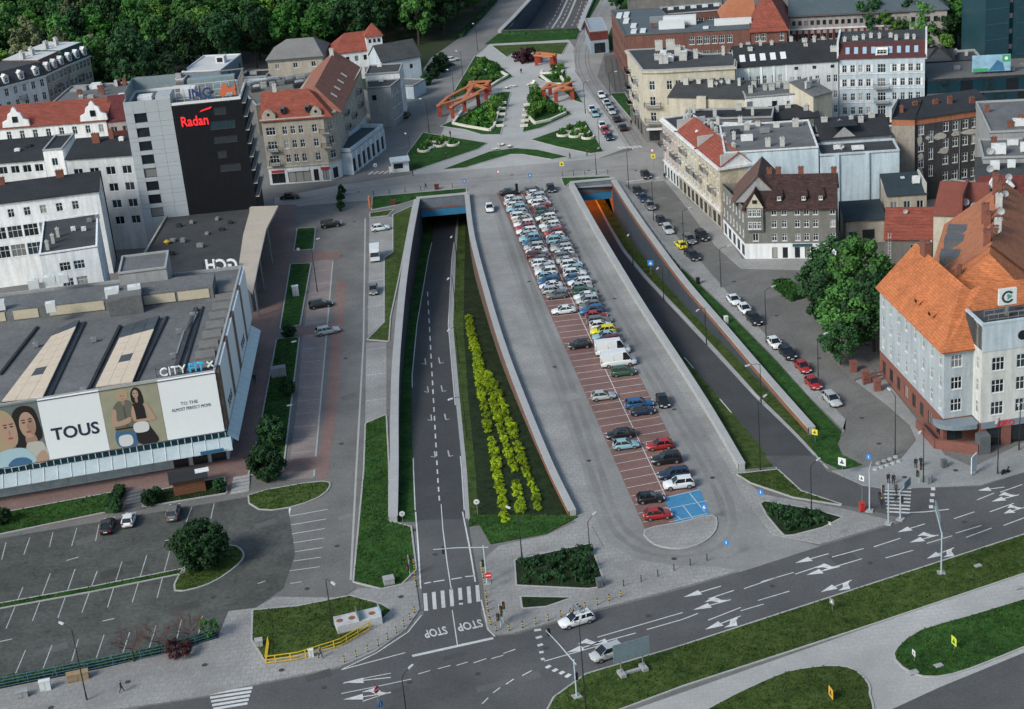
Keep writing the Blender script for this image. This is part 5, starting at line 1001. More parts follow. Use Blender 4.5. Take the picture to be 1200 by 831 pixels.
A, B = frm((774,18),(848,12), 11); b = Bld('brick_factory', 'rear brick wing of the factory with a row of white roof domes', A, B, 11, 10, w_brick, wins={0: [(1.5+k*3.2, 7.4, 2.2, 2.0, 'triple') for k in range(int((B-A).length/3.2))]}); b.flat(rooffelt_d, par=.3)
for k in range(10): b.hvac(-6+k*3.3+6, 6, 11, 1.6, 1.2, .7)
A, B = frm((742,58),(815,52), 8); b = Bld('red_roof_shed', 'low shed with red tiled roof behind the tan corner tenement', A, B, 8, 13, w_brick); b.gable(r_red, 3.5, .4, hip=(4,4)); b.chimney(6, 6, 11, 13); b.chimney(14, 5, 11, 13, 1, .7, chim_w)
A, B = g2(693,64), g2(714,62); L = (B-A).length; b = Bld('tram_depot', 'small maroon and blue tram shed at the end of the stone yard', A, B, 6.6, 18, mat('depot_blue', (.22,.28,.34), .85, .2, .4, 2), bands=[(0,4,mat('depot_blue', (1,1,1)),'lower_wall'),(4,6.6,r_maroon,'upper_wall')], wins={0: [(L*.5,.2,L*.62,3.0,'shop')]}); b.flat(mat('roof_pale_blue', (.25,.3,.34), .6, .15, .4, 2), par=.25)
# red villa with big roof, long institute
A, B = frm((880,33),(922,31), 12.5); L = (B-A).length; b = Bld('brick_villa', 'brick house with large red hipped roof beside the factory', A, B, 12.5, 24, w_brick, wins={0: [(1.6+k*1.7+(k//2)*3.0, z, 1.3, 2.1, 'triple') for z in (8.8,4.8,1.0) for k in range(4)]}); b.gable(r_red, 7.5, .6, axis='y', hip=(6,3), wallm=w_brick)
A, B = frm((846,19),(884,16), 12); b = Bld('brick_villa', 'left wing of the red roofed brick house', A, B, 12, 10, w_brick, wins={0: grid((B-A).length, 3, [8.4], 1.4, 2.0, 'triple')}); b.gable(mat('tile_orange_dull', (.33,.13,.07), .85, .2, .4, 2), 5, .5, hip=(4,0), wallm=w_brick)
A, B = frm((925,18),(1066,11.5), 12.5); L = (B-A).length; n = 19; inst = mat('wall_pinkish_grey', (.30,.27,.265), .9, .15, .3, 2)
b = Bld('long_institute', 'long grey public building with red vertical strips and slate roof', A, B, 12.5, 15, inst, wins={0: [((k+.7)*L/(n+.4), z, .95, 1.3 if z > 8 else 1.5, 'dark') for z in (9.5,5.7,2.0) for k in range(n)]}); b.gable(mat('roof_slate_blue', (.075,.10,.115), .8, .2, .3, 1.5), 2.6, .7, wallm=inst); b.box('eaves_band', -.3, L+.3, -.5, -.02, 11.9, 12.4, r_maroon); b.box('string_course', 0, L, -.2, -.01, 8.3, 8.7, w_white2)
for k in range(n+1): x = (k+.2)*L/(n+.4); b.box('red_strip', x-.3, x+.3, -.14, -.01, .2, 8.2, r_maroon)
A, B = frm((1066,11),(1110,9), 13); b = Bld('long_institute', 'end block of the long grey public building behind the trees', A, B, 13, 18, inst, wins={0: grid((B-A).length, 5, [9.4,5.6,2], 1.1, 1.5, 'dark')}); b.gable(mat('roof_slate_blue', (1,1,1)), 4, .6, hip=(6,6))
A, B = frm((735,0),(846,-6), 6); b = Bld('far_sheds', 'far dark industrial sheds at the top edge beyond the factory', A, B, 6, 10, w_greyd); b.flat(rooffelt_d, par=.3); chims(b, 8, 3, 10, 6, chim_w)
A, B = frm((925,-4),(1120,-12), 9); b = Bld('far_blocks', 'far grey block at the top edge beyond the long public building', A, B, 9, 14, w_grey, wins={0: grid((B-A).length, 18, [5.6,2], 1.2, 1.5, 'dark')}); b.flat(rooffelt_l, par=.3)
# courtyard buildings
A, B = frm((783,113),(874,115), 13); b = Bld('cream_rear_house', 'cream rear house with blank wall and long dark roof behind the tan corner tenement', A, B, 13, 9, w_cream); b.gable(rooffelt, 1.8, .3, ridge=.999, wallm=w_cream); chims(b, 5, 5, 8, 14, chim_w); b.box('wall_pier', b.L*.38, b.L*.38+2.2, -.7, -.01, 0, 13.3, w_cream); b.dish(b.L*.55, 5, 14.2); b.dish(b.L*.6, 6, 14.4)
A, B = frm((874,115),(945,109), 13.5); L = (B-A).length; b = Bld('white_rear_house', 'white rear house with few small windows and curved grey roof in the courtyard', A, B, 13.5, 11, w_white2, poly=[(0,0),(L,0),(L+2.5,3),(L+5,11),(0,11)], wins={0: [(3.2,7.8,1.3,2.6,'dark'),(6.5,11,1.2,1.3,'dark'),(6.5,6.2,1.2,1.2,'dark'),(9.6,10.6,.7,1.4,'dark'),(9.6,7,.7,1.6,'dark'),(12.4,11,1.2,1.4,'dark'),(12.6,7,.9,2.4,'dark'),(14.4,7,.9,2.6,'dark'),(.9,11.4,1.2,1.2,'dark')], 1: [(1.2,9.6,.8,1.8,'double'),(2.6,9.6,.8,1.8,'double')]}); b.flat(rooffelt_l, par=.2); chims(b, 7, 4, 10, 13.4, chim_w)
A, B = frm((953,113),(975,107), 14); b = Bld('cream_gable_house', 'bare cream end wall between the white rear house and the light blue tenement', A, B, 14, 8, w_cream); b.gable(rooffelt_l, 2, .2, ridge=.999, wallm=w_cream); chims(b, 2, 3, 6, 15, chim_w)
# row of old houses along the east street
F_, N_ = g2(779,206), g2(847,270); HS = 13.2
def row_house(label, t0, t1, wm, h, roof, nw, seed, gf=None):
    A, B = F_.lerp(N_, t0), F_.lerp(N_, t1); L = (B-A).length; random.seed(seed)
    ws = [((k+.6)*L/(nw+.2), z, 1.1, 1.8, 'tee') for z in (4.3,7.3,10.3) for k in range(nw)]+[((k+.5)*L/5, .3, L/5-1.0, 2.5, 'shop') for k in range(5)]
    b = Bld('street_tenement', label, A, B, h, 7, wm, bands=[(0,3.6,gf or w_tan,'ground_floor_wall'),(3.6,h,wm,'upper_wall')], wins={0: ws, 1: []})
    b.ring('cornice', h-.55, h-.05, .5, w_white2); b.box('string_course', 0, L, -.25, -.01, 3.6, 3.9, w_white2)
    if roof == 'flat': b.flat(rooffelt, par=.3, parm=w_white2); chims(b, 3, 3, 6.5, h, chim_w)
    else: b.gable(roof, 2.6, .4, ridge=.6, wallm=w_white2); chims(b, 3, 4, 6.5, h+1.2, chim_w)
    for k in range(3): b.balcony(0, (k % nw+.6+k)*L/(nw+.2) if (k*2+.6) < nw else L*.5, [7.1,10.1,7.1][k], 2.6, 1.2)
    b.box('fire_wall', L-.35, L-.03, .3, 6.6, h-.2, h+2.4, chim_w)
    return b
row_house('pink corner tenement where the east street meets the cross street', 0, .27, w_pink, 13.2, 'flat', 5, 1, w_lg)
row_house('grey tan tenement with balconies in the middle of the east street row', .272, .62, w_cream, 13.2, r_red, 6, 2)
row_house('yellowish tenement with red roof at the near end of the east street row', .622, .985, mat('wall_ochre', (.42,.33,.18), .9, .25, .4, 2, col2=(.46,.42,.36)), 13.2, r_red, 6, 3)
# big blank pale blue wall and the roofs behind it
A, B = frm((849,180),(959,173), 15.5); b = Bld('blank_wall_house', 'house with huge blank pale blue wall above the dark tiled roof', A, B, 15.5, 20, w_blue); b.flat(rooffelt_l, par=.25, parm=w_white2); chims(b, 5, 2, 18, 15.4, chim_w); b.hvac(5, 8, 15.5, 2.4, 1.4, 1.2); b.hvac(9, 13, 15.5, 2.0, 1.2, .9, metal_g); b.hvac(3, 14, 15.5, 2.0, 2, .6, rooffelt_d)
A, B = frm((961,183),(1054,177), 13.8); L = (B-A).length; b = Bld('blank_wall_house', 'pale blue blank wall with two pilasters right of the taller blue wall', A, B, 13.8, 8, w_blue); b.flat(rooffelt, par=.35, parm=w_lb); b.box('pilaster', L*.18, L*.24, -.4, -.01, 0, 13.9, w_blue); b.box('pilaster', L*.57, L*.62, -.4, -.01, 0, 13.9, w_blue); b.dish(L*.3, 3, 13.8); b.hvac(L*.5, 3, 13.8, 2.4, 1.4, .7); b.hvac(L*.25, 4, 13.8, 1.6, 1, .8)
A, B = frm((962,162),(1043,156), 15); L = (B-A).length; b = Bld('courtyard_house', 'grey courtyard house with small central gable above the blank blue walls', A, B, 15, 8, w_grey, wins={0: [(x*L, z, 1.1, 1.9, 'cross') for z in (11.7,8.3) for x in (.07,.14,.56,.68,.82,.93)]+[(.26*L,12.1,1.0,1.0,'dark'),(.34*L,10.7,1.2,2.6,'dark'),(.43*L,11.9,.8,.9,'dark')]}); b.gable(rooffelt_d, 2.0, .5, ridge=.999, wallm=w_grey); chims(b, 5, 4, 7, 16, chim_w)
mb = MB(); x0_, x1_ = .17*L, .5*L; xm = (x0_+x1_)/2; mb.q([(x0_,-.3,15),(x1_,-.3,15),(xm,-.3,17.1)]); b.part('gable', mb, w_grey); mb = MB(); mb.q([(x0_-.4,-.6,17.35),(xm,-.6,17.35),(xm,4,17.35),(x0_-.4,4,17.35)]); mb.q([(xm,-.6,17.35),(x1_+.4,-.6,17.35),(x1_+.4,4,17.35),(xm,4,17.35)]); b.part('gable_roof', mb, rooffelt_d, b.roof)
A, B = frm((815,155),(962,160), 14.5); b = Bld('flat_rear_house', 'long flat dark roof behind the east street row', A, B, 14.5, 7, w_greyd); b.flat(rooffelt, par=.35, parm=w_white2); chims(b, 5, 2, 6, 14.5, chim_w); b.hvac(6, 4, 14.5, 2.2, 1.4, .8); b.hvac(9, 7, 14.5, 2.6, 1.2, .7)
A, B = frm((800,141),(905,138), 11.5); b = Bld('flat_rear_house', 'flat dark roof below the cream rear house', A, B, 11.5, 8, w_greyd); b.flat(rooffelt_d, par=.35, parm=conc); chims(b, 4, 2, 7, 11.5, chim_w)
A, B = frm((905,140),(960,136), 10); b = Bld('flat_rear_house', 'small dark lean-to roofs below the white rear house', A, B, 10, 7, w_greyd); b.gable(rooffelt_d, 1.2, .3, ridge=.999); chims(b, 3, 2, 6, 10.3, chim_w)
# sooty house
A, B = frm((1045,139),(1072,139.5), 17.8); b = Bld('brick_topped_house', 'bare tan end wall with orange brick top left of the sooty facade', A, B, 17.8, 9, mat('wall_bare_tan', (.25,.225,.20), .9, .25, .4, 2), bands=[(0,16.3,mat('wall_bare_tan', (1,1,1)),'wall'),(16.3,17.8,w_brick2,'brick_top')]); b.gable(rooffelt_d, 1.6, .1, ridge=.999); b.chimney(1.5, 3, 18, 19.6); b.box('fire_wall', -.4, -.03, 0, 9, 17, 19.8, chim_w)
A, B = frm((1072.6,138.5),(1166,125), 17.8); L = (B-A).length; ws = [(x*L, z, 1.25, 1.9, 'cross') for z in (14.1,10.6,7.1,3.6) for x in (.075,.385,.505,.63,.745,.865)]+[(.2*L, z, 1.0, 2.4, 'cross') for z in (12.3,8.6,5.0)]
b = Bld('sooty_tenement', 'soot black tenement facade with patches of pale plaster and brick top', A, B, 17.8, 9, w_dirty, bands=[(0,16.3,w_dirty,'wall'),(16.3,17.8,w_brick2,'brick_top')], wins={0: ws}); b.gable(rooffelt_d, 1.6, .3, ridge=.999); chims(b, 4, 3, 7, 18, chim)
def blob(b, name, cx, cz, rx, rz, m, seed):
    random.seed(seed); pts = [Vector((cx+rx*(.6+.5*random.random())*math.cos(t), cz+rz*(.6+.5*random.random())*math.sin(t))) for t in [2*math.pi*k/9 for k in range(9)]]; P = smooth(pts, 3); mb = MB(); n = len(P)
    mb.v = [(p.x, -.03, p.y) for p in P]
    for t in tessellate_polygon([[Vector((p.x, p.y, 0)) for p in P]]):
        a_, b_, c_ = (P[i] for i in t); mb.f.append(tuple(t if (b_.x-a_.x)*(c_.y-a_.y)-(b_.y-a_.y)*(c_.x-a_.x) > 0 else t[::-1])); mb.m.append(0)
    return mb.build(name, m, b.o)
for i, (x, z, rx, rz) in enumerate([(.31,13.3,1.4,.9),(.36,10.0,1.5,.7),(.69,13.3,2.6,.6),(.51,13.4,1.0,.8),(.80,8.4,1.1,1.6),(.86,7.6,1.3,2.2),(.93,13,1.2,1.3),(.83,10.3,.9,.9),(.06,12.9,.7,1.4),(.07,9.4,.8,1.0),(.07,5.9,.7,1.2),(.47,3.0,1.2,.9),(.16,13.3,.6,.5)]): blob(b, 'plaster_patch', x*L, z, rx, rz, w_plast, i)
mb = MB(); mb.tube((.56*L,-.15,0),(.56*L,-.15,16),.09,n=6); b.part('downpipe', mb, metal_g)
# right edge roofs
A, B = frm((1160,156),(1290,150), 19); b = Bld('flat_roof_block', 'wide grey flat roof with brick chimneys at the right edge beside the sooty tenement', A, B, 19, 22, w_grey); b.flat(rooffelt_l, par=.35, parm=conc); chims(b, 8, 3, 20, 19, chim); b.hvac(6, 4, 19, 2.4, 1.6, 1.4); b.hvac(9, 9, 19, 2, 1.6, 1)
A, B = frm((1152,186),(1290,182), 18); b = Bld('flat_roof_block', 'lower grey roof with white units in front of the wide flat roof', A, B, 18, 12, w_grey); b.flat(rooffelt_l, par=.3, parm=conc); b.hvac(3, 3, 18, 2.6, 1.8, 1.8); b.hvac(8, 4, 18, 2, 1.6, 1.6); b.hvac(6, 8, 18, 2, 1, 1); b.dish(1.4, 2, 18, r=.7); chims(b, 3, 6, 11, 18, chim)
A, B = frm((1148,207),(1290,203), 17); L = (B-A).length; b = Bld('maroon_mansard_house', 'house with maroon mansard and pointed dormers at the right edge', A, B, 13.2, 12, w_tan); mb = MB(); mb.q([(-.2,-1.2,13.2),(L,-1.2,13.2),(L,.4,17),(-.2,.4,17)]); b.roof = b.part('mansard_roof', mb, r_maroon); mb = MB(); mb.prism([(0,.4),(L,.4),(L,12),(0,12)], 13.2, 17.02); mb.build('roof_top', rooffelt, b.roof); b.hvac(3,4,17,1.6,1.2,1.6); b.hvac(6,5,17,1.4,1,1.4); b.dish(2,2,17,r=.7)
for x in (2.2, 5.2, 10.5):
    mb = MB(); mb.box(x-.7, x+.7, -1.2, .4, 13.8, 15.4); mb.q([(x-1,-1.3,15.3),(x+1,-1.3,15.3),(x,-1.3,16.6)]); mb.q([(x-1,-1.4,15.3),(x,-1.4,16.7),(x,.5,16.7),(x-1,.5,15.3)]); mb.q([(x,-1.4,16.7),(x+1,-1.4,15.3),(x+1,.5,15.3),(x,.5,16.7)]); q = mb.build('dormer', w_white2, b.roof); link('dormer_window', win_mesh(.9,1.2,'double')[0], q, (x,-1.25,14)); link('dormer_pane', win_mesh(.9,1.2,'double')[1], q, (x,-1.25,14))
A, B = frm((1060,205),(1140,214), 3.5); b = Bld('courtyard_shed', 'dark flat sheds in the courtyard below the sooty tenement', A, B, 3.5, 8, w_greyd); b.flat(mat('roof_dark_teal', (.025,.04,.05), .8, .25, .4, 2), par=.2); 
A, B = frm((1040,229),(1086,226), 9); L = (B-A).length; b = Bld('small_back_house', 'small house with dark blue lean-to roof and three windows below the sooty tenement', A, B, 9, 9, w_tan, wins={0: grid(L, 3, [5.9], 1.3, 1.7, 'double')}); b.gable(mat('roof_dark_teal', (1,1,1)), 1.6, .3, ridge=.999, wallm=w_lg); b.box('fire_wall', L-.3, L, 0, 9, 9, 11, chim_w); b.hvac(L-1.4, 4, 9.8, 1.4, 1, 1.4); b.skylight([(L-4,6,10.25),(L-3.2,6,10.25),(L-3.2,6.9,10.42),(L-4,6.9,10.42)])
A, B = frm((991,258),(1037,255), 5); L = (B-A).length; b = Bld('garage_row', 'low garages with dark blue roof behind the leafy trees', A, B, 5, 8, w_tan, wins={0: [(1.4,.3,1.6,2.2,'dark'),(4.4,.8,2.4,2.0,'dark'),(7.4,.3,1.4,2.4,'dark')]}); b.gable(mat('roof_dark_teal', (1,1,1)), 1.2, .5, ridge=.999)
A, B = frm((1037,279),(1093,279), 6.2); L = (B-A).length; b = Bld('red_roof_house', 'low house with bright red tiled lean-to roof behind the orange roofed corner building', A, B, 6.2, 9, w_greyd, wins={0: [(5.2,2.6,1.4,2.4,'cross')]}); b.gable(r_red, 3.0, .4, ridge=.999, wallm=w_white2); b.dish(3.5, 7, 8.2); b.box('white_pier', L-.7, L-.1, -.3, -.01, 0, 6, w_white)
mb = MB()
for k in range(2): mb.bar((.6+k*.5,-.2,2),(.6+k*.5,-.2,7.2),.06)
for k in range(9): mb.bar((.6,-.2,2.3+k*.5),(1.1,-.2,2.3+k*.5),.05)
b.part('ladder', mb, metal_w)
A, B = frm((1094,251),(1152,253), 13); L = (B-A).length; b = Bld('tall_rear_house', 'tall cream rear house with red tiled roof left of the long orange roof', A, B, 13, 10, w_cream, wins={0: [(4.2,10.2,1.3,1.9,'cross'),(5.2,7,1.4,2.2,'dark'),(4.2,3.8,1.4,2,'cross')]}); b.gable(mat('tile_red_dull', (.19,.06,.045), .85, .2, .5, 2.5), 3.0, .3, ridge=.999, wallm=w_cream); b.balcony(0, 4.2, 10, 2, .9); b.box('fire_wall', L*.52, L*.58, .2, 9.8, 13, 16.6, mat('tile_red_dull', (1,1,1))); b.dish(L*.62, 2, 14, r=.7); b.dish(L*.8, 1.4, 13.6, r=.6)
# ---- dark tiled corner house
A, B = g2(874,304), g2(980,303); L = (B-A).length; HD = 10.6; q = loc_of(A, B, g2(846,215,HD)); ll = q.length
d_white = mat('wall_fresh_white', (.62,.64,.67), .85, .06, .4, 2); doorb = flat('door_teal', (.03,.075,.095), .5)
xs_ = [(2.0+.0,1.0),(5.6,1.0),(7.5,1.0),(10.0,1.0),(11.7,1.0),(13.4,1.0),(16.6,1.0)]
b = Bld('tiled_corner_house', 'grey corner house with steep dark mottled tile roof and white ground floor', A, B, HD, 12, w_greyd, poly=[(0,0),(L,0),(L,12),(9.5,12),(q.x+10,q.y),(q.x,q.y)], bands=[(0,3.2,d_white,'ground_floor_wall'),(3.2,HD,mat('wall_cement', (.16,.158,.15), .9, .2, .4, 2),'upper_wall')],
    wins={0: [(x, z, 1.0, 1.5, 'cross') for z in (3.7,6.4,8.9) for x, _ in xs_ if x > 3]+[(x, z, .75, 1.4, 'cross') for z in (6.4,8.9) for x in (1.1,1.95,2.8)]+[(2.0,3.7,1.1,1.6,'double')]+[(5.6,.2,1.0,2.2,'dark'),(7.6,.2,1.0,2.2,'dark'),(9.9,.2,1.0,2.2,'dark'),(11.8,.2,1.0,2.2,'dark')], 5: grid(ll, 7, [4.2,7.4], 1.0, 1.7, 'tee')+grid(ll, 5, [.4], 2.0, 2.2, 'shop')})
b.gable(r_dk, 4.6, .5, x0=.0, x1=L, y0=0, y1=12, hip=(3.5,0), wallm=w_grey); rf = b.roof
xo = q.x*.5; b.gable(r_br, 5.4, .45, axis='y', x0=xo*.9, x1=xo*.9+10, y0=3, y1=q.y, hip=(0,0), wallm=w_grey); b.roof = rf
mb = MB(); mb.q([(.4,-.6,HD),(3.7,-.6,HD),(2.05,-.6,HD+2.9)]); g_ = b.part('gable', mb, w_cream); mb = MB(); mb.q([(.1,-.8,HD-.2),(2.05,-.8,HD+3.2),(2.05,5,HD+3.2),(.1,1,HD-.2)]); mb.q([(2.05,-.8,HD+3.2),(4.0,-.8,HD-.2),(4.0,1,HD-.2),(2.05,5,HD+3.2)]); mb.build('gable_roof', r_dk, rf); link('gable_window', win_mesh(.9,.7,'dark')[0], g_, (2.05,-.65,HD+.9)); link('gable_pane', win_mesh(.9,.7,'dark')[1], g_, (2.05,-.65,HD+.9)); b.box('oriel', .5, 3.6, -.55, -.01, 5.9, HD, mat('wall_cement', (1,1,1)))
for z in (6.4, 8.9):
    for x in (1.1,1.95,2.8): f, p, _ = win_mesh(.75,1.4,'cross'); q_ = link('window', f, b.o, (x,-.6,z)); link('pane', p, q_)
for x in (6.6, 11.2, 14.4):
    mb = MB(); z0 = HD+.9; mb.box(x-.6, x+.6, .9, 3.2, z0, z0+.8); mb.q([(x-.8,.7,z0+.8),(x+.8,.7,z0+.8),(x+.5,4.4,z0+2.1),(x-.5,4.4,z0+2.1)]); dq = mb.build('dormer', r_dk, rf); link('dormer_window', win_mesh(.7,.7,'double')[0], dq, (x,.8,z0+.15)); link('dormer_pane', win_mesh(.7,.7,'double')[1], dq, (x,.8,z0+.15))
for x, z in ((4.5,HD+4.3),(6.2,HD+4.4),(10.5,HD+4.4),(L-.5,HD+4.2)): b.chimney(x, 6.6, z-.6, z+1.2, 1.0, .7, chim, rf)
b.box('shop_fascia', 9.0, 12.7, -.1, -.01, 2.5, 3.1, doorb)
# ---- orange roofed corner building
A = g2(1105,521); _q = g2(1031,438)-A; ang = math.atan2(_q.y, _q.x)-math.pi/2; B = A+Vector((math.cos(ang), math.sin(ang)))*40; H_ = 15.6; W_ = 12.0; D = loc_of(A, B, g2(1031,438)).y; L = 40
w_ob = mat('wall_blue_grey', (.34,.385,.425), .88, .14, .3, 2); ob_br = mat('plinth_red_brick', (.18,.075,.06), .85, .2, .5, 3)
lw = [(1.6+k*(D-3.2)/7.0+(k//4)*.2, z, 1.05, 1.9, 'tee') for z in (5.2,8.7,12.2) for k in range(8)]
b = Bld('orange_roof_building', 'pale blue corner building with orange tiled roof and red brick ground floor', A, B, H_, 13, w_lb, poly=[(0,0),(L,0),(L,13),(W_,13),(W_,D),(0,D)], bands=[(0,4.2,ob_br,'ground_floor_wall'),(4.2,H_,w_ob,'upper_wall')],
    wins={0: [(1.9,z,1.7,2.0,'triple') for z in (5.2,8.7,12.2)]+[(18.4,z,1.6,2.0,'triple') for z in (5.2,8.7,12.2)]+[(22+k*3.4,z,1.6,2.0,'triple') for z in (5.2,8.7,12.2) for k in range(5)]+[(1.8,.4,2.4,2.6,'shop')], 5: lw+[(2+k*(D-4)/7.0, .8, 1.5, 2.2, 'shop') for k in range(8)], 4: [(3,12.2,1,1.8,'tee'),(8,12.2,1,1.8,'tee')]})
b.gable(r_or, 6.0, .6, axis='y', x0=0, x1=W_, y0=0, y1=D, hip=(8.5,0), wallm=w_lb); rl = b.roof
b.gable(r_or, 6.2, .6, axis='x', x0=.2, x1=L, y0=0, y1=13, hip=(8,0), wallm=w_lb); rr = b.roof
for y in (8.5, 14.0): mb = MB(); z0 = H_+1.6; mb.q([(1.0,y-1.0,z0),(1.0,y+1.0,z0),(1.0,y,z0+.9)]); mb.q([(1.0,y-1.0,z0),(1.0,y,z0+.9),(4.2,y,z0+1.6)]); mb.q([(1.0,y,z0+.9),(1.0,y+1.0,z0),(4.2,y,z0+1.6)]); q_ = mb.build('roof_vent', r_or, rl); mb = MB(); mb.box(.92,.99,y-.4,y+.4,z0+.05,z0+.45); mb.build('vent_opening', black, q_)
b.chimney(6, D-4, H_+5, H_+7.6, 1.2, 2.0, chim, rl)
# projecting bay
bx0, bx1, bz = 4.4, 16.4, 19.6; bay = mat('wall_bay_white', (.52,.53,.52), .85, .1, .4, 2)
def bay_wins(): return [(x, z) for z in (5.2,8.7,12.2) for x in (6.9,10.6,14.1)]
mb = MB(); facade(mb, Vector((bx0,-3.0)), Vector((1,0)), 4.2, bz, bx1-bx0, [(x-.95-bx0, x+.95-bx0, z, z+2.1) for x, z in bay_wins()])
sd_ = [(1.5,z) for z in (5.2,8.7,12.2)]; facade(mb, Vector((bx0,0)), Vector((0,-1)), 4.2, bz, 3.0, [(1.0,2.0,z,z+2.0) for _, z in sd_]); facade(mb, Vector((bx1,-3.0)), Vector((0,1)), 4.2, bz, 3.0, [])
mb.q([(bx0,-3,4.2),(bx0,0,4.2),(bx1,0,4.2),(bx1,-3,4.2)]); b.part('bay', mb, bay); mb = MB(); mb.prism([(bx0,-3),(bx1,-3),(bx1,3),(bx0,3)], H_, bz-.3); b.part('bay_roof', mb, rooffelt); mb = MB()
mb.box(bx0-.15, bx1+.15, -3.15, -2.7, bz-.01, bz+.25); mb.box(bx0-.15, bx0+.3, -2.7, 3, bz-.01, bz+.25); mb.box(bx1-.3, bx1+.15, -2.7, 3, bz-.01, bz+.25); b.part('bay_parapet', mb, w_lb); mb = MB(); mb.q([(bx0+.2,-2.78,4.3),(bx1-.2,-2.78,4.3),(bx1-.2,-2.78,15.5),(bx0+.2,-2.78,15.5)]); mb.q([(bx0+.22,-2.9,4.3),(bx0+.22,-2.9,15.5),(bx0+.22,-.1,15.5),(bx0+.22,-.1,4.3)]); b.part('bay_interior', mb, black)
b.box('bay_frieze', bx0-.01, bx1+.01, -3.08, -3.005, 15.4, bz-.02, w_lb)
for x, z in bay_wins(): put_window(b.o, Vector((0,-3.0)), Vector((1,0)), Vector((0,-1)), x, z, 1.9, 2.1, 'triple')
for _, z in sd_: put_window(b.o, Vector((bx0,0)), Vector((0,-1)), Vector((-1,0)), 1.5, z, 1.0, 2.0, 'tee')
mb = MB(); mb.tube((10.4,-3.12,17.3),(10.4,-3.09,17.3),.75,n=14); b.part('round_window', mb, glass)
for x0_, x1_ in ((bx0,5.4),(7.8,9.2),(11.6,13.0),(15.6,bx1)): b.box('shop_pier', x0_, x1_, -2.9, -2.2, 0, 4.2, ob_br)
for x0_, x1_ in ((5.4,7.8),(9.2,11.6),(13.0,15.6)): b.box('shop_window', x0_, x1_, -2.6, -2.5, .3, 3.2, glass); b.box('shop_lintel', x0_, x1_, -2.75, -2.3, 3.2, 4.2, ob_br)
b.box('shop_fascia', 4.6, 16.2, -3.04, -2.92, 3.15, 4.19, mat('canopy_grey_blue', (.17,.21,.25), .6, .15, .4, 2)); lettering('ZIKO', 1.15, flat('sign_plain_red', (.55,.03,.04), .5), b.o, (8.2,-3.08,3.3), depth=.04); lettering('apteka', .9, flat('sign_plain_red', (1,1,1)), b.o, (12.6,-3.08,3.4), depth=.03, bold=False)
mb = MB(); mb.prism(smooth([Vector(p) for p in [(-1.2,-1.0),(.5,-2.4),(3.2,-2.9),(4.3,-2.6),(4.3,-.1),(-.1,-.05),(-1.2,1.2)]], 2), 3.3, 4.0, bottom=True); b.part('corner_canopy', mb, mat('canopy_grey_blue', (.17,.21,.25), .6, .15, .4, 2))
b.box('entrance_box', 3.6, 5.3, -4.8, -3.2, 0, 2.9, conc_d)
mb = MB(); mb.obox((-1.5,6.5), (-1.5,-1.0), .5, 0, 1.3); mb.obox((-1.5,-1.0), (3.6,-4.5), .5, 0, 1.6); b.part('ramp_wall', mb, ob_br)
t = thing('roof_sign', 'white square sign with dark round emblem on the orange roofed building', 'sign', (*b.w(9.0,-.6), 19.3), ang)
mb = MB(); mb.box(-1.3,1.3,-.25,.25,2.0,4.4); mb.build('panel', metal_w, t); mb = MB()
for k in range(18):
    a0, a1 = R(40+k*16), R(40+(k+1)*16); r0_, r1_ = .62, .95; P = lambda r, a: (r*math.cos(a), -.28, 3.2+r*math.sin(a)); mb.q([P(r0_,a0),P(r1_,a0),P(r1_,a1),P(r0_,a1)][::-1])
mb.build('emblem_ring', flat('emblem_dark', (.03,.05,.06), .5), t); mb = MB(); mb.q([(-.1,-.29,2.75),(.62,-.29,3.2),(.5,-.29,3.5),(-.1,-.29,3.1)]); mb.tube((.05,-.27,3.4),(.05,-.285,3.4),.24,n=10); mb.build('emblem_mark', flat('emblem_green', (.08,.3,.2), .5), t)
mb = MB(); mb.bar((0,0,.2),(0,0,2.0),.35)
for k in range(5): mb.bar((-3+k*1.5,-.6,-.1),(-3+k*1.5,-.6,1.0),.08); mb.bar((-3+k*1.5,.9,-.1),(-3+k*1.5,.9,1.0),.08)
for y in (-.6,.9): mb.bar((-3,y,1.0),(3,y,1.0),.1); mb.bar((-3,y,.2),(3,y,.2),.1)
mb.build('frame', metal_g, t)
# long orange roof behind
r0_, r1_ = g2(1161,289,22.5), g2(1178,214,22.5); d_ = (r1_-r0_); LL = d_.length; d_.normalize(); nr = Vector((d_.y,-d_.x)); hw = 9.5
A = r0_-nr*hw; B = r0_+nr*hw; b = Bld('long_orange_roof_house', 'long house with faded orange roof and many chimneys behind the orange corner building', A, B, 15, LL, w_cream, wins={3: grid(LL, 8, [4,7.6,11.4], 1.1, 1.9, 'tee')})
b.gable(mat('tile_orange_faded', (.36,.14,.075), .85, .22, .3, 1.5, tile=.30), 7.5, .5, axis='y', hip=(0,0), wallm=w_cream)
b.gable(r_or, 7.5, .5, axis='y', y0=-9, y1=.6, x0=0, x1=2*hw, hip=(6,0), name='front_roof'); b.box('front_wall', .02, 2*hw-.02, -9, -.02, 0, 15, w_lb)
for k in range(9): b.chimney(hw+rnd(-2.2,1.2), 3+k*LL/9.5, 20.2, 24.0+rnd(-.6,.6), 1.1, 1.3, random.choice([chim, chim, chim_w]))
b.chimney(hw*.55, -4, 18.5, 20.6, .7, .9, chim)
for y in (8, 15, 20): b.box('dormer', 1.2, 4.6, y-1.6, y+1.6, 15.6, 18.4, conc_d)
for k in range(4): b.dish(hw+.5, 6+k*9, 22.3, r=.6)
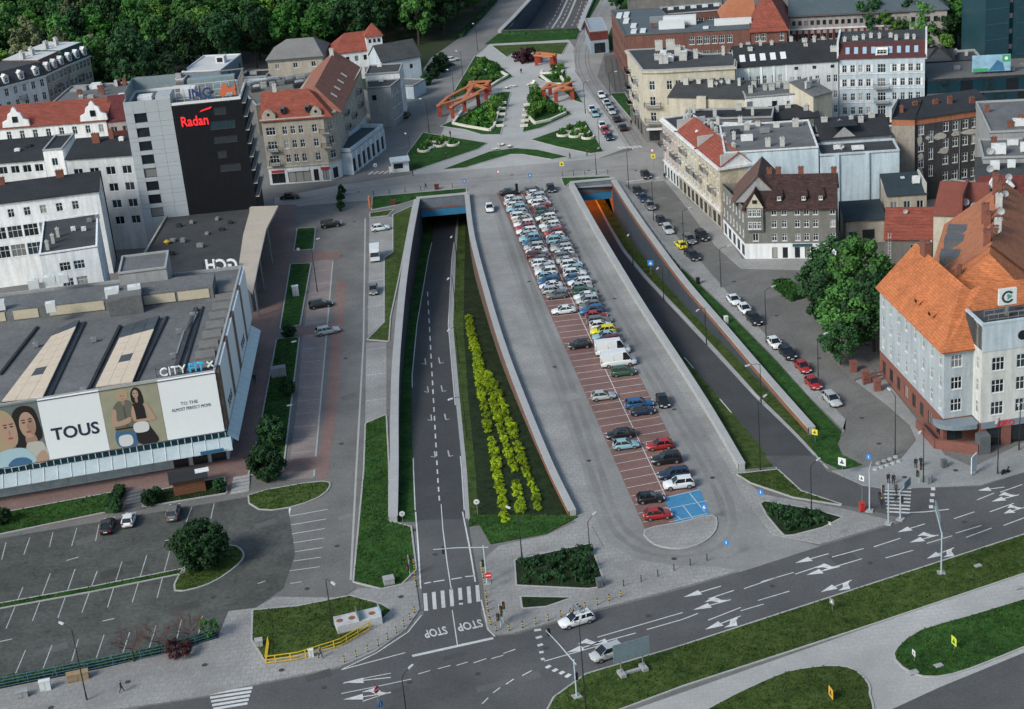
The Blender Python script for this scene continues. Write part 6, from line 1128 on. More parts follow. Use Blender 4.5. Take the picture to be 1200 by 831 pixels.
# ------------------------------------------------------------------ vegetation
random.seed(21)
def leaf_mat(name, c1, c2, sc=.5):
    m = mat(name, c1, .75, .35, sc, 2.2, spec=.15, col2=c2, coords='obj')
    nt = m.node_tree; N = nt.nodes; L = nt.links; b = N['Principled BSDF']; oi = N.new('ShaderNodeObjectInfo'); hs = N.new('ShaderNodeHueSaturation'); mr_ = N.new('ShaderNodeMapRange'); mr_.inputs[3].default_value = .6; mr_.inputs[4].default_value = 1.6
    L.new(oi.outputs['Random'], mr_.inputs[0]); L.new(mr_.outputs[0], hs.inputs['Value']); lk = b.inputs['Base Color'].links[0]; src = lk.from_socket; L.new(src, hs.inputs['Color']); L.new(hs.outputs[0], b.inputs['Base Color'])
    try: b.inputs['Subsurface Weight'].default_value = 0
    except Exception: pass
    return m
LG = leaf_mat('leaves_green', (.02,.065,.02), (.055,.14,.032)); LD_ = leaf_mat('leaves_dark', (.010,.032,.015), (.025,.066,.023)); LL_ = leaf_mat('leaves_light', (.035,.09,.016), (.085,.17,.03)); LO = leaf_mat('leaves_olive', (.035,.05,.022), (.10,.115,.06)); LV = leaf_mat('leaves_vivid', (.014,.06,.013), (.042,.125,.022))
LY = leaf_mat('leaves_yellow', (.10,.17,.008), (.25,.33,.012), 1.2); LP = leaf_mat('leaves_purple', (.03,.012,.018), (.06,.022,.03), 1); LR = leaf_mat('leaves_red', (.06,.016,.02), (.12,.05,.055), 1)
def crown_mesh(name, m, rx, rz, zc, nclump, per, leaf, seed, cone=0, cl=.24):
    rg = random.Random(seed); v = []; f = []
    cls = []
    for _ in range(nclump):
        while True:
            x, y, z = (rg.uniform(-1, 1) for _ in range(3)); r = math.sqrt(x*x+y*y+z*z)
            if .35 < r < 1: break
        k = (rg.uniform(.72, 1.0))/r if rg.random() < .75 else 1
        x, y, z = x*k, y*k, z*k
        if cone: s_ = 1-(z+1)/2*cone; x *= s_; y *= s_
        cls.append((x*rx, y*rx, zc+z*rz, rg.uniform(.7, 1.3)*cl*rx))
    for cx, cy, cz, cr in cls:
        for _ in range(per):
            d = Vector((rg.gauss(0, 1), rg.gauss(0, 1), rg.gauss(0, .8))).normalized()*cr*(rg.random()**.45); p = Vector((cx, cy, cz))+d
            n = (d.normalized()*1.1+Vector((rg.uniform(-1, 1), rg.uniform(-1, 1), rg.uniform(-.1, 1.1)))).normalized(); a = n.orthogonal().normalized(); c = n.cross(a); t = rg.uniform(0, 6.28); a, c = a*math.cos(t)+c*math.sin(t), c*math.cos(t)-a*math.sin(t)
            s = leaf*rg.uniform(.6, 1.35); b = len(v); v += [tuple(p-a*s-c*s*.3), tuple(p+c*s*.62), tuple(p+a*s-c*s*.2), tuple(p-c*s*.7)]; f.append((b, b+1, b+2, b+3))
    me = bpy.data.meshes.new(name); me.from_pydata(v, [], f); me.materials.append(m); me.update(); return me
def trunk_mesh(h, r, rx, seed, nl=6):
    rg = random.Random(seed); mb = MB(); top = Vector((rg.uniform(-.3,.3), rg.uniform(-.3,.3), h)); mid = Vector((rg.uniform(-.15,.15), rg.uniform(-.15,.15), h*.5)); mb.tube((0,0,-.1), mid, r, r*.75, 7, cap=False); mb.tube(mid, top, r*.75, r*.35, 7, cap=False)
    for k in range(nl):
        t = rg.uniform(.45, 1); p = mid.lerp(top, t); an = 6.28*k/nl+rg.uniform(-.4,.4); q = p+Vector((math.cos(an)*rx*.6, math.sin(an)*rx*.6, rx*rg.uniform(.3,.8))); mb.tube(p, q, r*.35, r*.1, 5, cap=False)
    return mb.mesh('trunk', barkm)
class TreeKind:
    def __init__(s, m, h, rx, th, ncl, per, leaf, seed, cone=0):
        rz = (h-th)/2; s.crown = crown_mesh('crown', m, rx, rz, th+rz, ncl, per, leaf, seed, cone); s.trunk = trunk_mesh(th+rz*.8, max(.12, h*.022), rx, seed)
def tree(kind, label, p, sc=1.0, rz=None, group=None, name='tree', cat='tree', sz=None, z=0):
    o = thing(name, label, cat, (p[0], p[1], z), rnd(0, 6.28) if rz is None else rz, group); o.scale = (sc, sc, sc*(sz or rnd(.88,1.12)))
    link('trunk', kind.trunk, o); link('crown', kind.crown, o); return o
K_for = [TreeKind(m, h, rx, th, 46, 62, .48, 100+i, cn) for i, (m, h, rx, th, cn) in enumerate([(LG,17,5.2,3.5,.25),(LD_,18,5.4,4,.3),(LL_,15,4.8,3,.2),(LG,16,4.6,3,.4),(LD_,15,5.6,3,.1),(LO,17,5.0,3.5,.2),(LV,16,5,3,.35)])]
K_big = [TreeKind(LG, 13, 5.0, 2.5, 60, 95, .34, 201), TreeKind(LD_, 13, 5.2, 2.5, 60, 95, .34, 202), TreeKind(LD_, 11, 4.4, 2, 60, 90, .32, 203)]
K_round = TreeKind(LD_, 6.8, 3.7, .3, 120, 110, .22, 301); K_bush = TreeKind(LD_, 4.6, 2.3, .1, 80, 90, .18, 302); K_small = TreeKind(LG, 3.4, 1.5, .5, 24, 46, .17, 303); K_con = TreeKind(LD_, 4.4, 2.2, .2, 44, 60, .2, 304, .6)
def inside(p, poly):
    c = False; n = len(poly)
    for i in range(n):
        a, b = poly[i], poly[i-1]
        if (a[1] > p[1]) != (b[1] > p[1]) and p[0] < (b[0]-a[0])*(p[1]-a[1])/(b[1]-a[1])+a[0]: c = not c
    return c
def proj(p, z=0):
    Z = z-CAMH; d = p[1]*math.cos(PIT)-Z*math.sin(PIT); u, v = p[0]/d*FPX, -(Z*math.cos(PIT)+p[1]*math.sin(PIT))/d*FPX; c, s = math.cos(ROL), math.sin(ROL); return 600+u*c+v*s, 415.5-u*s+v*c
FP = [(-70,112),(60,100),(112,122),(150,138),(205,128),(212,98),(280,92),(312,80),(380,76),(395,64),(450,60),(488,64),(500,58),(536,34),(564,4),(592,-50),(608,-90),(-140,-90)]
# front to back rows with jitter
n_t = 0; yy = 420.0
while yy < 760 and n_t < 299:
    xx = -240.0+rnd(0, 8)
    while xx < 40:
        p = Vector((xx+rnd(-2.5,2.5), yy+rnd(-2.5,2.5))); q = proj(p)
        if -40 < q[0] < 620 and inside(q, FP):
            k = random.choices(range(7), [4,4,2.2,3,3,1.2,2.5])[0]; tree(K_for[k], ['mid green broadleaf tree in the wood', 'dark green tree in the wood', 'light green tree in the wood', 'pointed green tree in the wood', 'broad dark tree in the wood', 'olive grey blossoming tree in the wood', 'bright green tree in the wood'][k]+' along the top left', p, rnd(.85,1.2), group='trees of the wood, '+['mid green','dark','light','pointed','broad dark','olive','bright'][k]); n_t += 1
        xx += 9.8
    yy += 9.4
# trees at the right
for i, (x, y, k, sc, lab) in enumerate([(1018,64,4,.95,'dark tree before the long public building, leftmost of the group'),(1042,66,2,.8,'light green tree before the long public building'),(1060,62,1,.85,'dark narrow tree right of the light green tree'),(1083,64,3,1.0,'green tree at the end block of the public building'),(1100,62,4,.9,'dark spreading tree beside the end block'),(1120,54,0,1.1,'green tree left of the dark teal tower'),(1138,58,6,1.15,'bright green tall tree beside the dark teal tower'),(1148,40,1,1.1,'dark tree behind the bright tree at the teal tower'),(1112,30,4,1.1,'far dark tree at the top edge left of the teal tower'),(1135,20,0,1.1,'far green tree at the top edge beside the teal tower'),(1108,70,2,.45,'small light bush below the trees by the teal tower'),(723,12,4,.5,'dark tree beyond the tram shed, left'),(738,8,0,.6,'green tree beyond the tram shed, middle'),(756,2,1,.6,'dark tree beyond the factory at the top edge'),(823,62,0,.6,'small dense tree in the factory yard'),(812,60,5,.5,'bare looking olive tree in the factory yard')]):
    tree(K_for[k], lab, g2(x, y), sc)
for i, (x, y, k, sc, lab) in enumerate([(996,410,0,1.0,'large bright green tree nearest the orange roofed building'),(1024,412,1,.95,'large green tree touching the orange roofed building'),(972,385,2,.95,'dark tree at the left of the cluster by the cobbled street'),(1005,372,0,1.05,'tall bright green tree in the middle of the cluster'),(978,352,1,.95,'green tree at the back of the cluster near the tiled house'),(1040,376,0,.85,'bright green tree behind the orange roofed building'),(1062,360,2,.6,'small dark tree beside the red tiled low house'),(958,362,2,.8,'dark tree at the left front of the cluster'),(985,428,1,.62,'low green tree at the front edge of the cluster'),(1018,388,2,1.0,'dark tree between the bright trees of the cluster')]): tree(K_big[k], lab, g2(x, y), sc)
tree(K_round, 'large round dark tree on the car park island', g2(238,664), 1.0, sz=1); tree(K_bush, 'round dark bush, rear one of the pair by the paved walkway', g2(319,522), .95); tree(K_bush, 'round dark bush, front one of the pair by the paved walkway', g2(316,560), 1.2); tree(K_con, 'small spreading conifer on the walkway lawn', g2(337,464), .8); tree(K_bush, 'small round bush at the near end of the middle walkway lawn', g2(339,395), .55)
tree(K_bush, 'dark clipped bush by the shopping centre steps, left', g2(137,600), .42); tree(K_bush, 'dark clipped bush by the shopping centre steps, right', g2(176,592), .5); tree(K_bush, 'low dark bush at the left edge before the shopping centre', g2(4,614), .55); tree(K_bush, 'dark bush right of the wooden kiosk', g2(258,576), .45); tree(K_bush, 'dark bush left of the wooden kiosk', g2(184,584), .4)
tree(K_small, 'leafy bush at the right end of the car park hedge', g2(247,747), .8, cat='bush'); tree(TreeKind(LR, 2.6, 1.7, .1, 26, 50, .16, 390), 'reddish flowering bush in the car park hedge', g2(211,768), 1.0, name='bush', cat='bush')
for x, y, s, lab in [(508,92,1.1,'green bush behind the pale house by the hillside road'),(518,84,1.3,'larger green bush beside the parked cars on the hillside road'),(500,100,.9,'low bush in front of the pale house'),(420,178,.8,'dark bush beside the low arcade')]: tree(K_bush, lab, g2(x, y), s*.8, name='bush', cat='bush')
# yellow shrubs
LY2 = leaf_mat('leaves_yellow_green', (.07,.13,.01), (.18,.26,.016), 1.2)
K_y = [crown_mesh('shrub_foliage', [LY, LY2, LY, LY][i], .85, .42, .38, 20, 46, .095, 400+i, cl=.36) for i in range(4)]
def along(pl, step):
    out = []; acc = 0
    for a, b in zip(pl, pl[1:]):
        L = (b-a).length; t = acc
        while t < L: out.append(a.lerp(b, t/L)); t += step
        acc = t-L
    return out
cnt = 0
for pl, t0 in (([(549,372),(556,415),(566,470),(574,510),(583,550),(593,611)], 0), ([(553,384),(562,425),(578,470),(590,512),(601,550),(612,604)], 0), ([(571,436),(588,470),(602,512),(616,550),(633,600)], 0)):
    for p in along([GT(x, y, zf1) for x, y in pl], 1.4):
        if random.random() < .04: continue
        o = tag(link('shrub', K_y[random.randrange(4)], None, (p.x+rnd(-.2,.2), p.y+rnd(-.2,.2), zf1(p.y)), rnd(0,6)), 'rounded yellow green shrub in the rows beside the left tunnel ramp', 'shrub', 'yellow shrubs in rows'); s = rnd(.55,.92); o.scale = (s*rnd(.85,1.2), s, s*rnd(.7,1.05)); cnt += 1
# low planting in the square and beds
def plants(poly, n, kinds, label, group, smin=.5, smax=1.0, seed=1, z=.1):
    random.seed(seed); P = px(poly); x0, x1 = min(p.x for p in P), max(p.x for p in P); y0, y1 = min(p.y for p in P), max(p.y for p in P); c = 0; it = 0
    while c < n and it < n*40:
        it += 1; p = (rnd(x0,x1), rnd(y0,y1))
        if inside(p, P): s = rnd(smin, smax); o = tag(link('shrub', random.choice(kinds), None, (*p, z), rnd(0,6)), label, 'shrub', group); o.scale = (s, s, s*rnd(.8,1.5)); c += 1
K_g = [crown_mesh('shrub_foliage', m, 1.1, 1.0, .9, 16, 30, .2, 500+i, cl=.4) for i, m in enumerate((LV, LL_, leaf_mat('leaves_fresh', (.022,.085,.014), (.06,.18,.026))))]; K_p = [crown_mesh('shrub_foliage', LP, 1.1, 1.2, 1.1, 18, 30, .2, 510, cl=.4)]; K_d = [crown_mesh('shrub_foliage', LD_, .6, .4, .35, 10, 22, .14, 520+i, cl=.45) for i in range(2)]
plants([(545,106),(557,80),(566,74),(578,76),(592,90),(575,100)], 26, K_g, 'green shrub in the upper left lawn of the square', 'shrubs in the upper left lawn', .6, 1.1, 1)
plants([(540,146),(560,128),(590,112),(580,152),(562,152)], 30, K_g, 'green shrub in the lower left lawn of the square', 'shrubs in the lower left lawn', .6, 1.3, 2)
plants([(624,112),(640,116),(662,133),(632,145),(618,148)], 28, K_g, 'green shrub in the lower right lawn of the square', 'shrubs in the lower right lawn', .6, 1.3, 3)
plants([(642,84),(658,78),(662,92),(672,110),(650,97)], 14, K_g, 'green shrub in the upper right lawn of the square', 'shrubs in the upper right lawn', .5, .9, 4)
plants([(602,72),(615,68),(636,70),(632,77),(615,78)], 14, K_p, 'purple leaved shrub in the round bed of the square', 'purple shrubs in the square', .8, 1.3, 5)
plants([(608,660),(689,642),(704,685),(609,683)], 60, K_d, 'low dark plant in the bed beside the zebra crossing', 'dark plants in the left bed', .7, 1.2, 6); plants([(897,594),(912,594),(978,607),(930,623),(917,619)], 40, K_d, 'low dark plant in the bed before the main road', 'dark plants in the right bed', .7, 1.2, 7)
# hedges
def hedge(label, pts, w, h, m=LG, dens=26, leaf=.16):
    P = [g2(*p) for p in pts]; o = thing('hedge', label, 'hedge', (P[0].x, P[0].y, 0)); rg = random.Random(len(label)); v = []; f = []; core = MB()
    for a, b in zip(P, P[1:]):
        a, b = a-P[0], b-P[0]; L = (b-a).length; d = (b-a)/L; n = Vector((-d.y, d.x)); core.obox(a, b, w*.8, 0, h*.85)
        for _ in range(int(L*(w+2*h)*dens)):
            t, u = rg.random()*L, rg.uniform(-.5,.5)*w; z = rg.random()*h
            if rg.random() < .5: z = h*rg.uniform(.85,1.08)
            else: u = math.copysign(w*rg.uniform(.42,.54), u)
            c = a+d*t+n*u; p = Vector((c.x, c.y, z)); nn = Vector((rg.uniform(-1,1), rg.uniform(-1,1), rg.uniform(0,1))).normalized(); e = nn.orthogonal().normalized(); g_ = nn.cross(e); s = leaf*rg.uniform(.6,1.3); k = len(v); v += [tuple(p-e*s), tuple(p+g_*s*.7), tuple(p+e*s), tuple(p-g_*s*.7)]; f.append((k,k+1,k+2,k+3))
    me = bpy.data.meshes.new('foliage'); me.from_pydata(v, [], f); me.materials.append(m); link('foliage', me, o); core.build('stems', LD_, o); return o
hedge('clipped green hedge left of the big trees by the cobbled street', [(914,335),(928,348),(936,352)], 3.0, 1.6, LV); hedge('long dark hedge along the bottom of the car park', [(-10,804),(60,790),(120,779),(180,766),(252,746)], 1.2, .75, LG, 14)
hedge('dark hedge beside the shopping centre steps, left', [(128,602),(143,575)], 1.5, 1.2, LD_); hedge('hedge along the wood beside the hillside road', [(540,44),(560,24),(580,2)], 1.6, 1.2, LD_, 10); hedge('hedge on the near end of the far sunken motorway', [(590,41),(678,38)], 1.2, 1.0, LD_, 12)
# bare reddish tree over the car park
def bare_tree(label, p, h, seed):
    rg = random.Random(seed); o = thing('bare_tree', label, 'tree', (*p, 0)); t = MB(); tw_ = MB(); t.tube((0,0,0),(.1,0,h*.35),.09,.07,6)
    def grow(a, d, L, r, lv, mb):
        b = a+d*L; mb.tube(a, b, r, r*.6, 4, cap=False)
        if lv:
            for _ in range(4): nd = (d+Vector((rg.uniform(-.8,.8), rg.uniform(-.8,.8), rg.uniform(-.15,.6)))).normalized(); grow(a.lerp(b, rg.uniform(.5,1)), nd, L*.72, r*.55, lv-1, mb)
    for k in range(6): grow(Vector((.1,0,h*.33)), Vector((math.cos(k*1.05), math.sin(k*1.05), .7)).normalized(), h*.26, .05, 3, tw_)
    t.build('trunk', barkm, o); q = tw_.build('twigs', mat('twig_red', (.11,.06,.055), .9, .3, 1, 4, coords='obj'), o); return o
bare_tree('bare reddish young tree over the car park hedge, left one', g2(157,776), 6.0, 3); bare_tree('bare reddish young tree over the car park hedge, right one', g2(222,757), 5.6, 5); bare_tree('bare reddish young tree over the car park hedge, middle one', g2(188,766), 5.2, 8)
random.seed(33)
# ------------------------------------------------------------------ vehicles
paint_cols = {'white': (.62,.64,.66), 'silver': (.36,.38,.40), 'grey': (.12,.125,.13), 'black': (.012,.012,.014), 'dark blue': (.012,.025,.06), 'blue': (.02,.09,.22), 'red': (.30,.018,.02), 'dark red': (.10,.015,.018), 'green': (.03,.09,.06), 'yellow': (.62,.55,.02), 'light blue': (.22,.38,.45), 'beige': (.38,.33,.26), 'brown': (.09,.05,.035)}
PAINT = {k: mat('paint_'+k.replace(' ', '_'), c, .28, .04, .5, 2, spec=.6, coords='obj') for k, c in paint_cols.items()}
tyre = flat('tyre', (.012,.012,.013), .8); rimm = flat('rim', (.3,.31,.32), .35, metal=.6); lampw = flat('headlight', (.6,.62,.65), .15); lampr = flat('taillight', (.25,.01,.01), .25); cglass = flat('car_glass', (.01,.013,.016), .06, spec=.7); plas = flat('black_trim', (.015,.015,.016), .7)
CAR = {}
def car_mesh(kind):
    if kind in CAR: return CAR[kind]
    # profile: (x from rear(-) to front(+), belt height), cabin: x of (rear base, rear top, front top, front base), roof z
    P = {'hatch': (4.0, 1.74, [(-1.96,.62),(-1.9,.95),(-1.2,.98),(.55,.96),(1.2,.88),(1.8,.74),(2.0,.55)], (-1.92,-1.35,.05,.98), 1.48),
         'sedan': (4.5, 1.78, [(-2.22,.62),(-2.18,.92),(-1.5,.97),(.6,.95),(1.4,.86),(2.05,.72),(2.25,.55)], (-1.62,-.85,.25,1.12), 1.45),
         'estate': (4.6, 1.8, [(-2.27,.65),(-2.22,1.0),(-1.5,1.02),(.6,1.0),(1.4,.9),(2.1,.76),(2.3,.58)], (-2.22,-1.8,.25,1.1), 1.52),
         'suv': (4.5, 1.86, [(-2.22,.75),(-2.17,1.08),(-1.4,1.12),(.6,1.1),(1.3,1.02),(2.05,.9),(2.25,.65)], (-2.15,-1.75,.2,1.0), 1.7),
         'van': (6.0, 2.1, [(-3.0,.8),(-2.98,1.3),(-1.4,1.3),(1.4,1.3),(2.3,1.15),(2.8,1.0),(3.0,.7)], (-2.98,-2.9,1.35,2.25), 2.65),
         'mini': (4.3, 1.8, [(-2.1,.7),(-2.05,1.02),(-1.2,1.06),(.7,1.05),(1.3,.98),(1.95,.8),(2.15,.6)], (-2.05,-1.7,.35,1.3), 1.62)}[kind]
    Ln, Wd, prof, cab, rz = P; hw = Wd/2; xs = sorted({round(-Ln/2, 3), *[p[0] for p in prof]}); b = MB(); rings = []
    for x, zt in prof:
        e = max(0, abs(x)/(Ln/2)-.72)/.28; w = hw*(1-.16*e*e); lo = .24+.1*e
        rings.append([(x,-w*.92,lo),(x,-w,lo+.14),(x,-w,zt-.2),(x,-w*.93,zt-.03),(x,-w*.6,zt+.02),(x,0,zt+.035),(x,w*.6,zt+.02),(x,w*.93,zt-.03),(x,w,zt-.2),(x,w,lo+.14),(x,w*.92,lo)])
    n = len(rings[0])
    for r in rings: b.v += r
    for i in range(len(rings)-1):
        for k in range(n-1): b.f.append((i*n+k, (i+1)*n+k, (i+1)*n+k+1, i*n+k+1)); b.m.append(0)
        b.f.append((i*n+n-1, (i+1)*n+n-1, (i+1)*n, i*n)); b.m.append(0)
    b.f.append(tuple(range(n))); b.f.append(tuple(range((len(rings)-1)*n, len(rings)*n))[::-1]); b.m += [0, 0]
    x0, x1, x2, x3 = cab; belt = prof[3][1]; wb, wt = hw*.93, hw*.74
    # roof and pillars in body colour
    rv = [(x1-.06,-wt,rz-.05),(x2+.06,-wt,rz-.05),(x2+.02,-wt*.8,rz),(x1,-wt*.8,rz),(x2+.02,wt*.8,rz),(x1,wt*.8,rz),(x2+.06,wt,rz-.05),(x1-.06,wt,rz-.05)]
    b.q([rv[0],rv[1],rv[2],rv[3]]); b.q([rv[3],rv[2],rv[4],rv[5]]); b.q([rv[5],rv[4],rv[6],rv[7]])
    for s in (-1, 1):
        b.bar((x0+.05,s*(wb-.01),belt-.02),(x1-.02,s*(wt+.005),rz-.03),.13,.05); b.bar((x3-.06,s*(wb-.01),belt-.02),(x2+.03,s*(wt+.005),rz-.03),.06,.05)
        for t in ((.42,) if kind != 'estate' else (.36,.66)): xm = x0+(x3-x0)*t; b.bar((xm,s*(wb),belt-.02),(x1+(x2-x1)*t,s*(wt+.01),rz-.04),.09,.05)
        b.box(x3-.45,x3-.28,s*(hw+.0)-.0 if s > 0 else -hw-.16, hw+.16 if s > 0 else -hw, belt-.02, belt+.13)
    if kind == 'van':
        for s in (-1, 1): b.q([(x0,s*(wb+.005),belt-.05),(x3-1.55,s*(wb+.005),belt-.05),(x2-.6,s*(wt+.02),rz-.03),(x1,s*(wt+.02),rz-.03)][::s])
        b.q([(x0-.01,wb,belt-.05),(x0-.01,-wb,belt-.05),(x1-.02,-wt,rz-.03),(x1-.02,wt,rz-.03)])
    g = MB(); lo = [(x0+.03,-wb+.03,belt-.06),(x3,-wb+.03,belt-.06),(x3,wb-.03,belt-.06),(x0+.03,wb-.03,belt-.06)]; hi = [(x1,-wt,rz-.06),(x2,-wt,rz-.06),(x2,wt,rz-.06),(x1,wt,rz-.06)]
    for i in range(4): j = (i+1) % 4; g.q([lo[i],lo[j],hi[j],hi[i]])
    r = .33 if kind not in ('van','suv') else .37; w = MB(); w.tube((0,-.11,0),(0,.11,0),r,n=14); rm_ = MB(); rm_.tube((0,-.118,0),(0,.118,0),r*.62,n=10)
    hl = MB(); hl.box(-.06,.05,-.2,.2,-.07,.08); tr = MB(); tr.box(-.04,.04,-.16,.16,-.1,.12); sk = MB(); sk.box(-Ln/2+.12, Ln/2-.12, -hw*.9, hw*.9, .2, .34); pl = MB(); pl.box(-.02,.02,-.27,.27,-.06,.06)
    CAR[kind] = dict(body=b.mesh('body', PAINT['white'], True), glass=g.mesh('cabin_glass', cglass), wheel=w.mesh('wheel', tyre), rim=rm_.mesh('rim', rimm), hl=hl.mesh('headlight', lampw), tl=tr.mesh('taillight', lampr), sk=sk.mesh('sill_trim', plas), pl=pl.mesh('number_plate', wframe), L=Ln, hw=hw, r=r, prof=prof, fx=prof[-2][0], fz=prof[-2][1], rx=prof[1][0], rzz=prof[1][1], wbx=Ln*.305)
    return CAR[kind]
def car(kind, colour, label, p, heading, group, rims=True, z=0, name='parked_car'):
    d = car_mesh(kind); o = thing(name, label, 'van' if kind == 'van' else 'car', (p[0], p[1], z+.02), heading, group)
    b = link('body', d['body'], o); b.material_slots[0].link = 'OBJECT'; b.material_slots[0].material = PAINT[colour]; link('cabin_glass', d['glass'], o); link('sill_trim', d['sk'], o)
    for sx in (-1, 1):
        for sy in (-1, 1):
            w = link('wheel', d['wheel'], o, (sx*d['wbx'], sy*(d['hw']-.09), d['r']))
            if rims: link('rim', d['rim'], w)
    for s in (-1, 1): link('headlight', d['hl'], o, (d['fx']+.1, s*d['hw']*.68, d['fz']-.1)); link('taillight', d['tl'], o, (d['rx']-.02, s*d['hw']*.78, d['rzz']-.14))
    if rims: link('number_plate', d['pl'], o, (d['prof'][-1][0]+.02, 0, .45)); link('number_plate', d['pl'], o, (-d['L']/2-.0, 0, .62))
    return o
ORD = ['first','second','third','fourth','fifth','sixth','seventh','eighth','ninth','tenth','eleventh','twelfth','thirteenth','fourteenth','fifteenth','sixteenth','seventeenth','eighteenth','nineteenth','twentieth']
def ordn(i):
    if i < 20: return ORD[i]
    t = {2:'twenty', 3:'thirty', 4:'forty', 5:'fifty'}[(i+1)//10]; r = (i+1) % 10; return t+('' if not r else '-'+ORD[r-1]) if r else t+'-th'
vdir = (lotp(.5,1)-lotp(.5,0)).normalized(); hd = math.atan2(vdir.y, vdir.x)
def u_of(x, y, v):
    p = g2(x, y); best = min(range(0, 6001), key=lambda i: (lotp(i/6000, v)-p).length_squared); return best/6000
lcols = ['black','light blue','white','silver','white','light blue','silver','white','beige','white','red','white','silver','light blue','blue','silver','white','dark red','grey','white','silver','white','light blue','blue','white','silver','grey','white','blue','silver']
rcols = ['grey','white','silver','white','white','red','grey','green','white','beige','white','silver','red','white','light blue','grey','silver','white','grey','silver','white','light blue','white','blue','white','silver','green','white','silver','grey','blue','red','grey','white','yellow','light blue','dark red','grey','dark blue','grey']
kinds = ['hatch','estate','sedan','suv','hatch','mini','hatch','estate']
pitch = 1/NB; i = 0; u = .012; uend = u_of(640,356,.25)
while u < uend-.004:
    if i != 1: car(kinds[(i*5+2) % 8], lcols[i % 30], f'{lcols[i % 30]} car in the packed left deck row, {ordn(i)} from tunnel', lotp(u+rnd(-.001,.001), .245+rnd(-.02,.02)), hd+(math.pi if random.random() < .55 else 0)+rnd(-.03,.03), 'cars in the left parking row', i > 12)
    i += 1; u += pitch*.955
i = 0; u = .010; uend = u_of(714,405,.75)
while u < uend-.002:
    car(kinds[(i*3+1) % 8], rcols[i % 40], f'{rcols[i % 40]} car in the packed right deck row, {ordn(i)} from tunnel', lotp(u+rnd(-.001,.001), .755+rnd(-.02,.02)), hd+(math.pi if random.random() < .55 else 0)+rnd(-.03,.03), 'cars in the right parking row', i > 12)
    i += 1; u += pitch*.955
def slot(x, y, v): return lotp(u_of(x, y, v), v)
gl = 'cars parked apart on the deck'
for x, y, v, k, c, fl, lab in [(646,369,.25,'sedan','white',1,'white saloon parked alone below the packed left row'),(668,409,.25,'hatch','black',1,'black hatchback parked alone in the left row opposite the vans'),(697,469,.25,'hatch','silver',0,'silver hatchback parked alone in the middle of the left row'),(725,513,.25,'sedan','black',1,'black saloon beside the pale blue hatchback in the left row'),(727,526,.25,'hatch','light blue',0,'pale blue hatchback next to the black saloon in the left row'),(760,588,.25,'hatch','black',0,'black hatchback second from the near end of the left row'),(771,607,.25,'hatch','red',0,'red hatchback at the near end of the left row'),
    (741,478,.75,'estate','blue',0,'dark teal blue estate car in the right row below the vans'),(746,486,.75,'hatch','dark blue',0,'dark blue hatchback next to the blue estate in the right row'),(770,526,.75,'hatch','red',1,'red hatchback alone in the right row'),(776,543,.75,'suv','black',1,'black off-road car in the right row'),(786,560,.75,'estate','dark blue',1,'dark estate car between the black off-roader and the white car'),(798,571,.75,'suv','white',1,'white off-road car at the near end of the right row'),(712,430,.75,'van','white',0,'white panel van nearest the dark minibus'),(698,417,.75,'van','white',0,'white panel van further from the dark minibus'),(718,441,.75,'mini','green',0,'dark green minibus parked in front of the white vans')]:
    car(k, c, lab, slot(x, y, v), hd+(math.pi if fl else 0), gl)
def dirpx(a, b): p, q = g2(*a), g2(*b); return math.atan2(q.y-p.y, q.x-p.x)
ge = 'cars along the cobbled east street'; se = dirpx((860,354),(975,471))
for x, y, k, c, lab, h in [(860,355,'sedan','white','white saloon first of the line by the tunnel lawn',se),(873,366,'hatch','white','white hatchback between the white saloon and the black car',se),(884,378,'suv','black','black off-road car before the gap in the kerb line',se),(908,406,'hatch','white','white hatchback just below the gap in the kerb line',se),(923,418,'suv','black','black car between the white hatchback and the red cars',se),(941,434,'hatch','red','red hatchback, upper of the two red cars by the kerb',se),(953,453,'hatch','red','red hatchback, lower of the two red cars by the kerb',se),(975,472,'estate','silver','silver estate at the lower end of the kerb line',se),
    (748,227,'hatch','black','black hatchback at the upper end of the far kerb line',dirpx((748,227),(761,244))),(754,235,'sedan','dark blue','dark saloon second in the far kerb line',dirpx((748,227),(761,244))),(762,244,'sedan','grey','grey saloon third in the far kerb line',dirpx((748,227),(761,244))),(775,262,'hatch','black','black hatchback above the silver estate by the kerb',dirpx((775,262),(783,273))),(783,272,'estate','silver','silver estate above the yellow car by the kerb',dirpx((775,262),(783,273))),(798,290,'hatch','yellow','bright yellow small car by the kerb',dirpx((798,290),(812,303))+math.pi),(808,284,'mini','grey','grey people carrier beside the yellow car',dirpx((798,290),(812,303))),(823,280,'suv','black','black car driving down the east street',dirpx((798,290),(812,303))),(812,303,'estate','black','black estate below the yellow car',dirpx((798,290),(812,303))),(757,208,'hatch','black','black car waiting at the zebra of the east street',dirpx((740,190),(757,208)))]: car(k, c, lab, g2(x, y), h, ge)
gt_ = 'cars on the tram street'; st_ = dirpx((694,130),(714,162))
for x, y, k, c, lab, f in [(705,114,'hatch','white','white car alone at the upper end of the tram street',0),(711,123,'sedan','white','white saloon first of the tight trio by the tram rails',0),(713.5,128,'hatch','silver','silver car in the middle of the tight trio by the rails',0),(717,133,'estate','silver','silver estate last of the tight trio by the rails',0),(694,131,'hatch','white','white car at the head of the queue beside the lawn',0),(697.5,136,'hatch','light blue','pale car second in the queue beside the lawn',0),(723,142,'hatch','black','black hatchback driving up the tram street',1),(730,152,'sedan','black','black saloon behind the black hatchback on the tram street',1),(706,150,'hatch','white','white car in front of the red car at the crossing',0),(709.5,156,'hatch','red','red car between the white and the blue car at the crossing',0),(714,163,'sedan','dark blue','dark blue saloon at the crossing line',0)]: car(k, c, lab, g2(x, y), st_+(math.pi if f else 0), gt_, False)
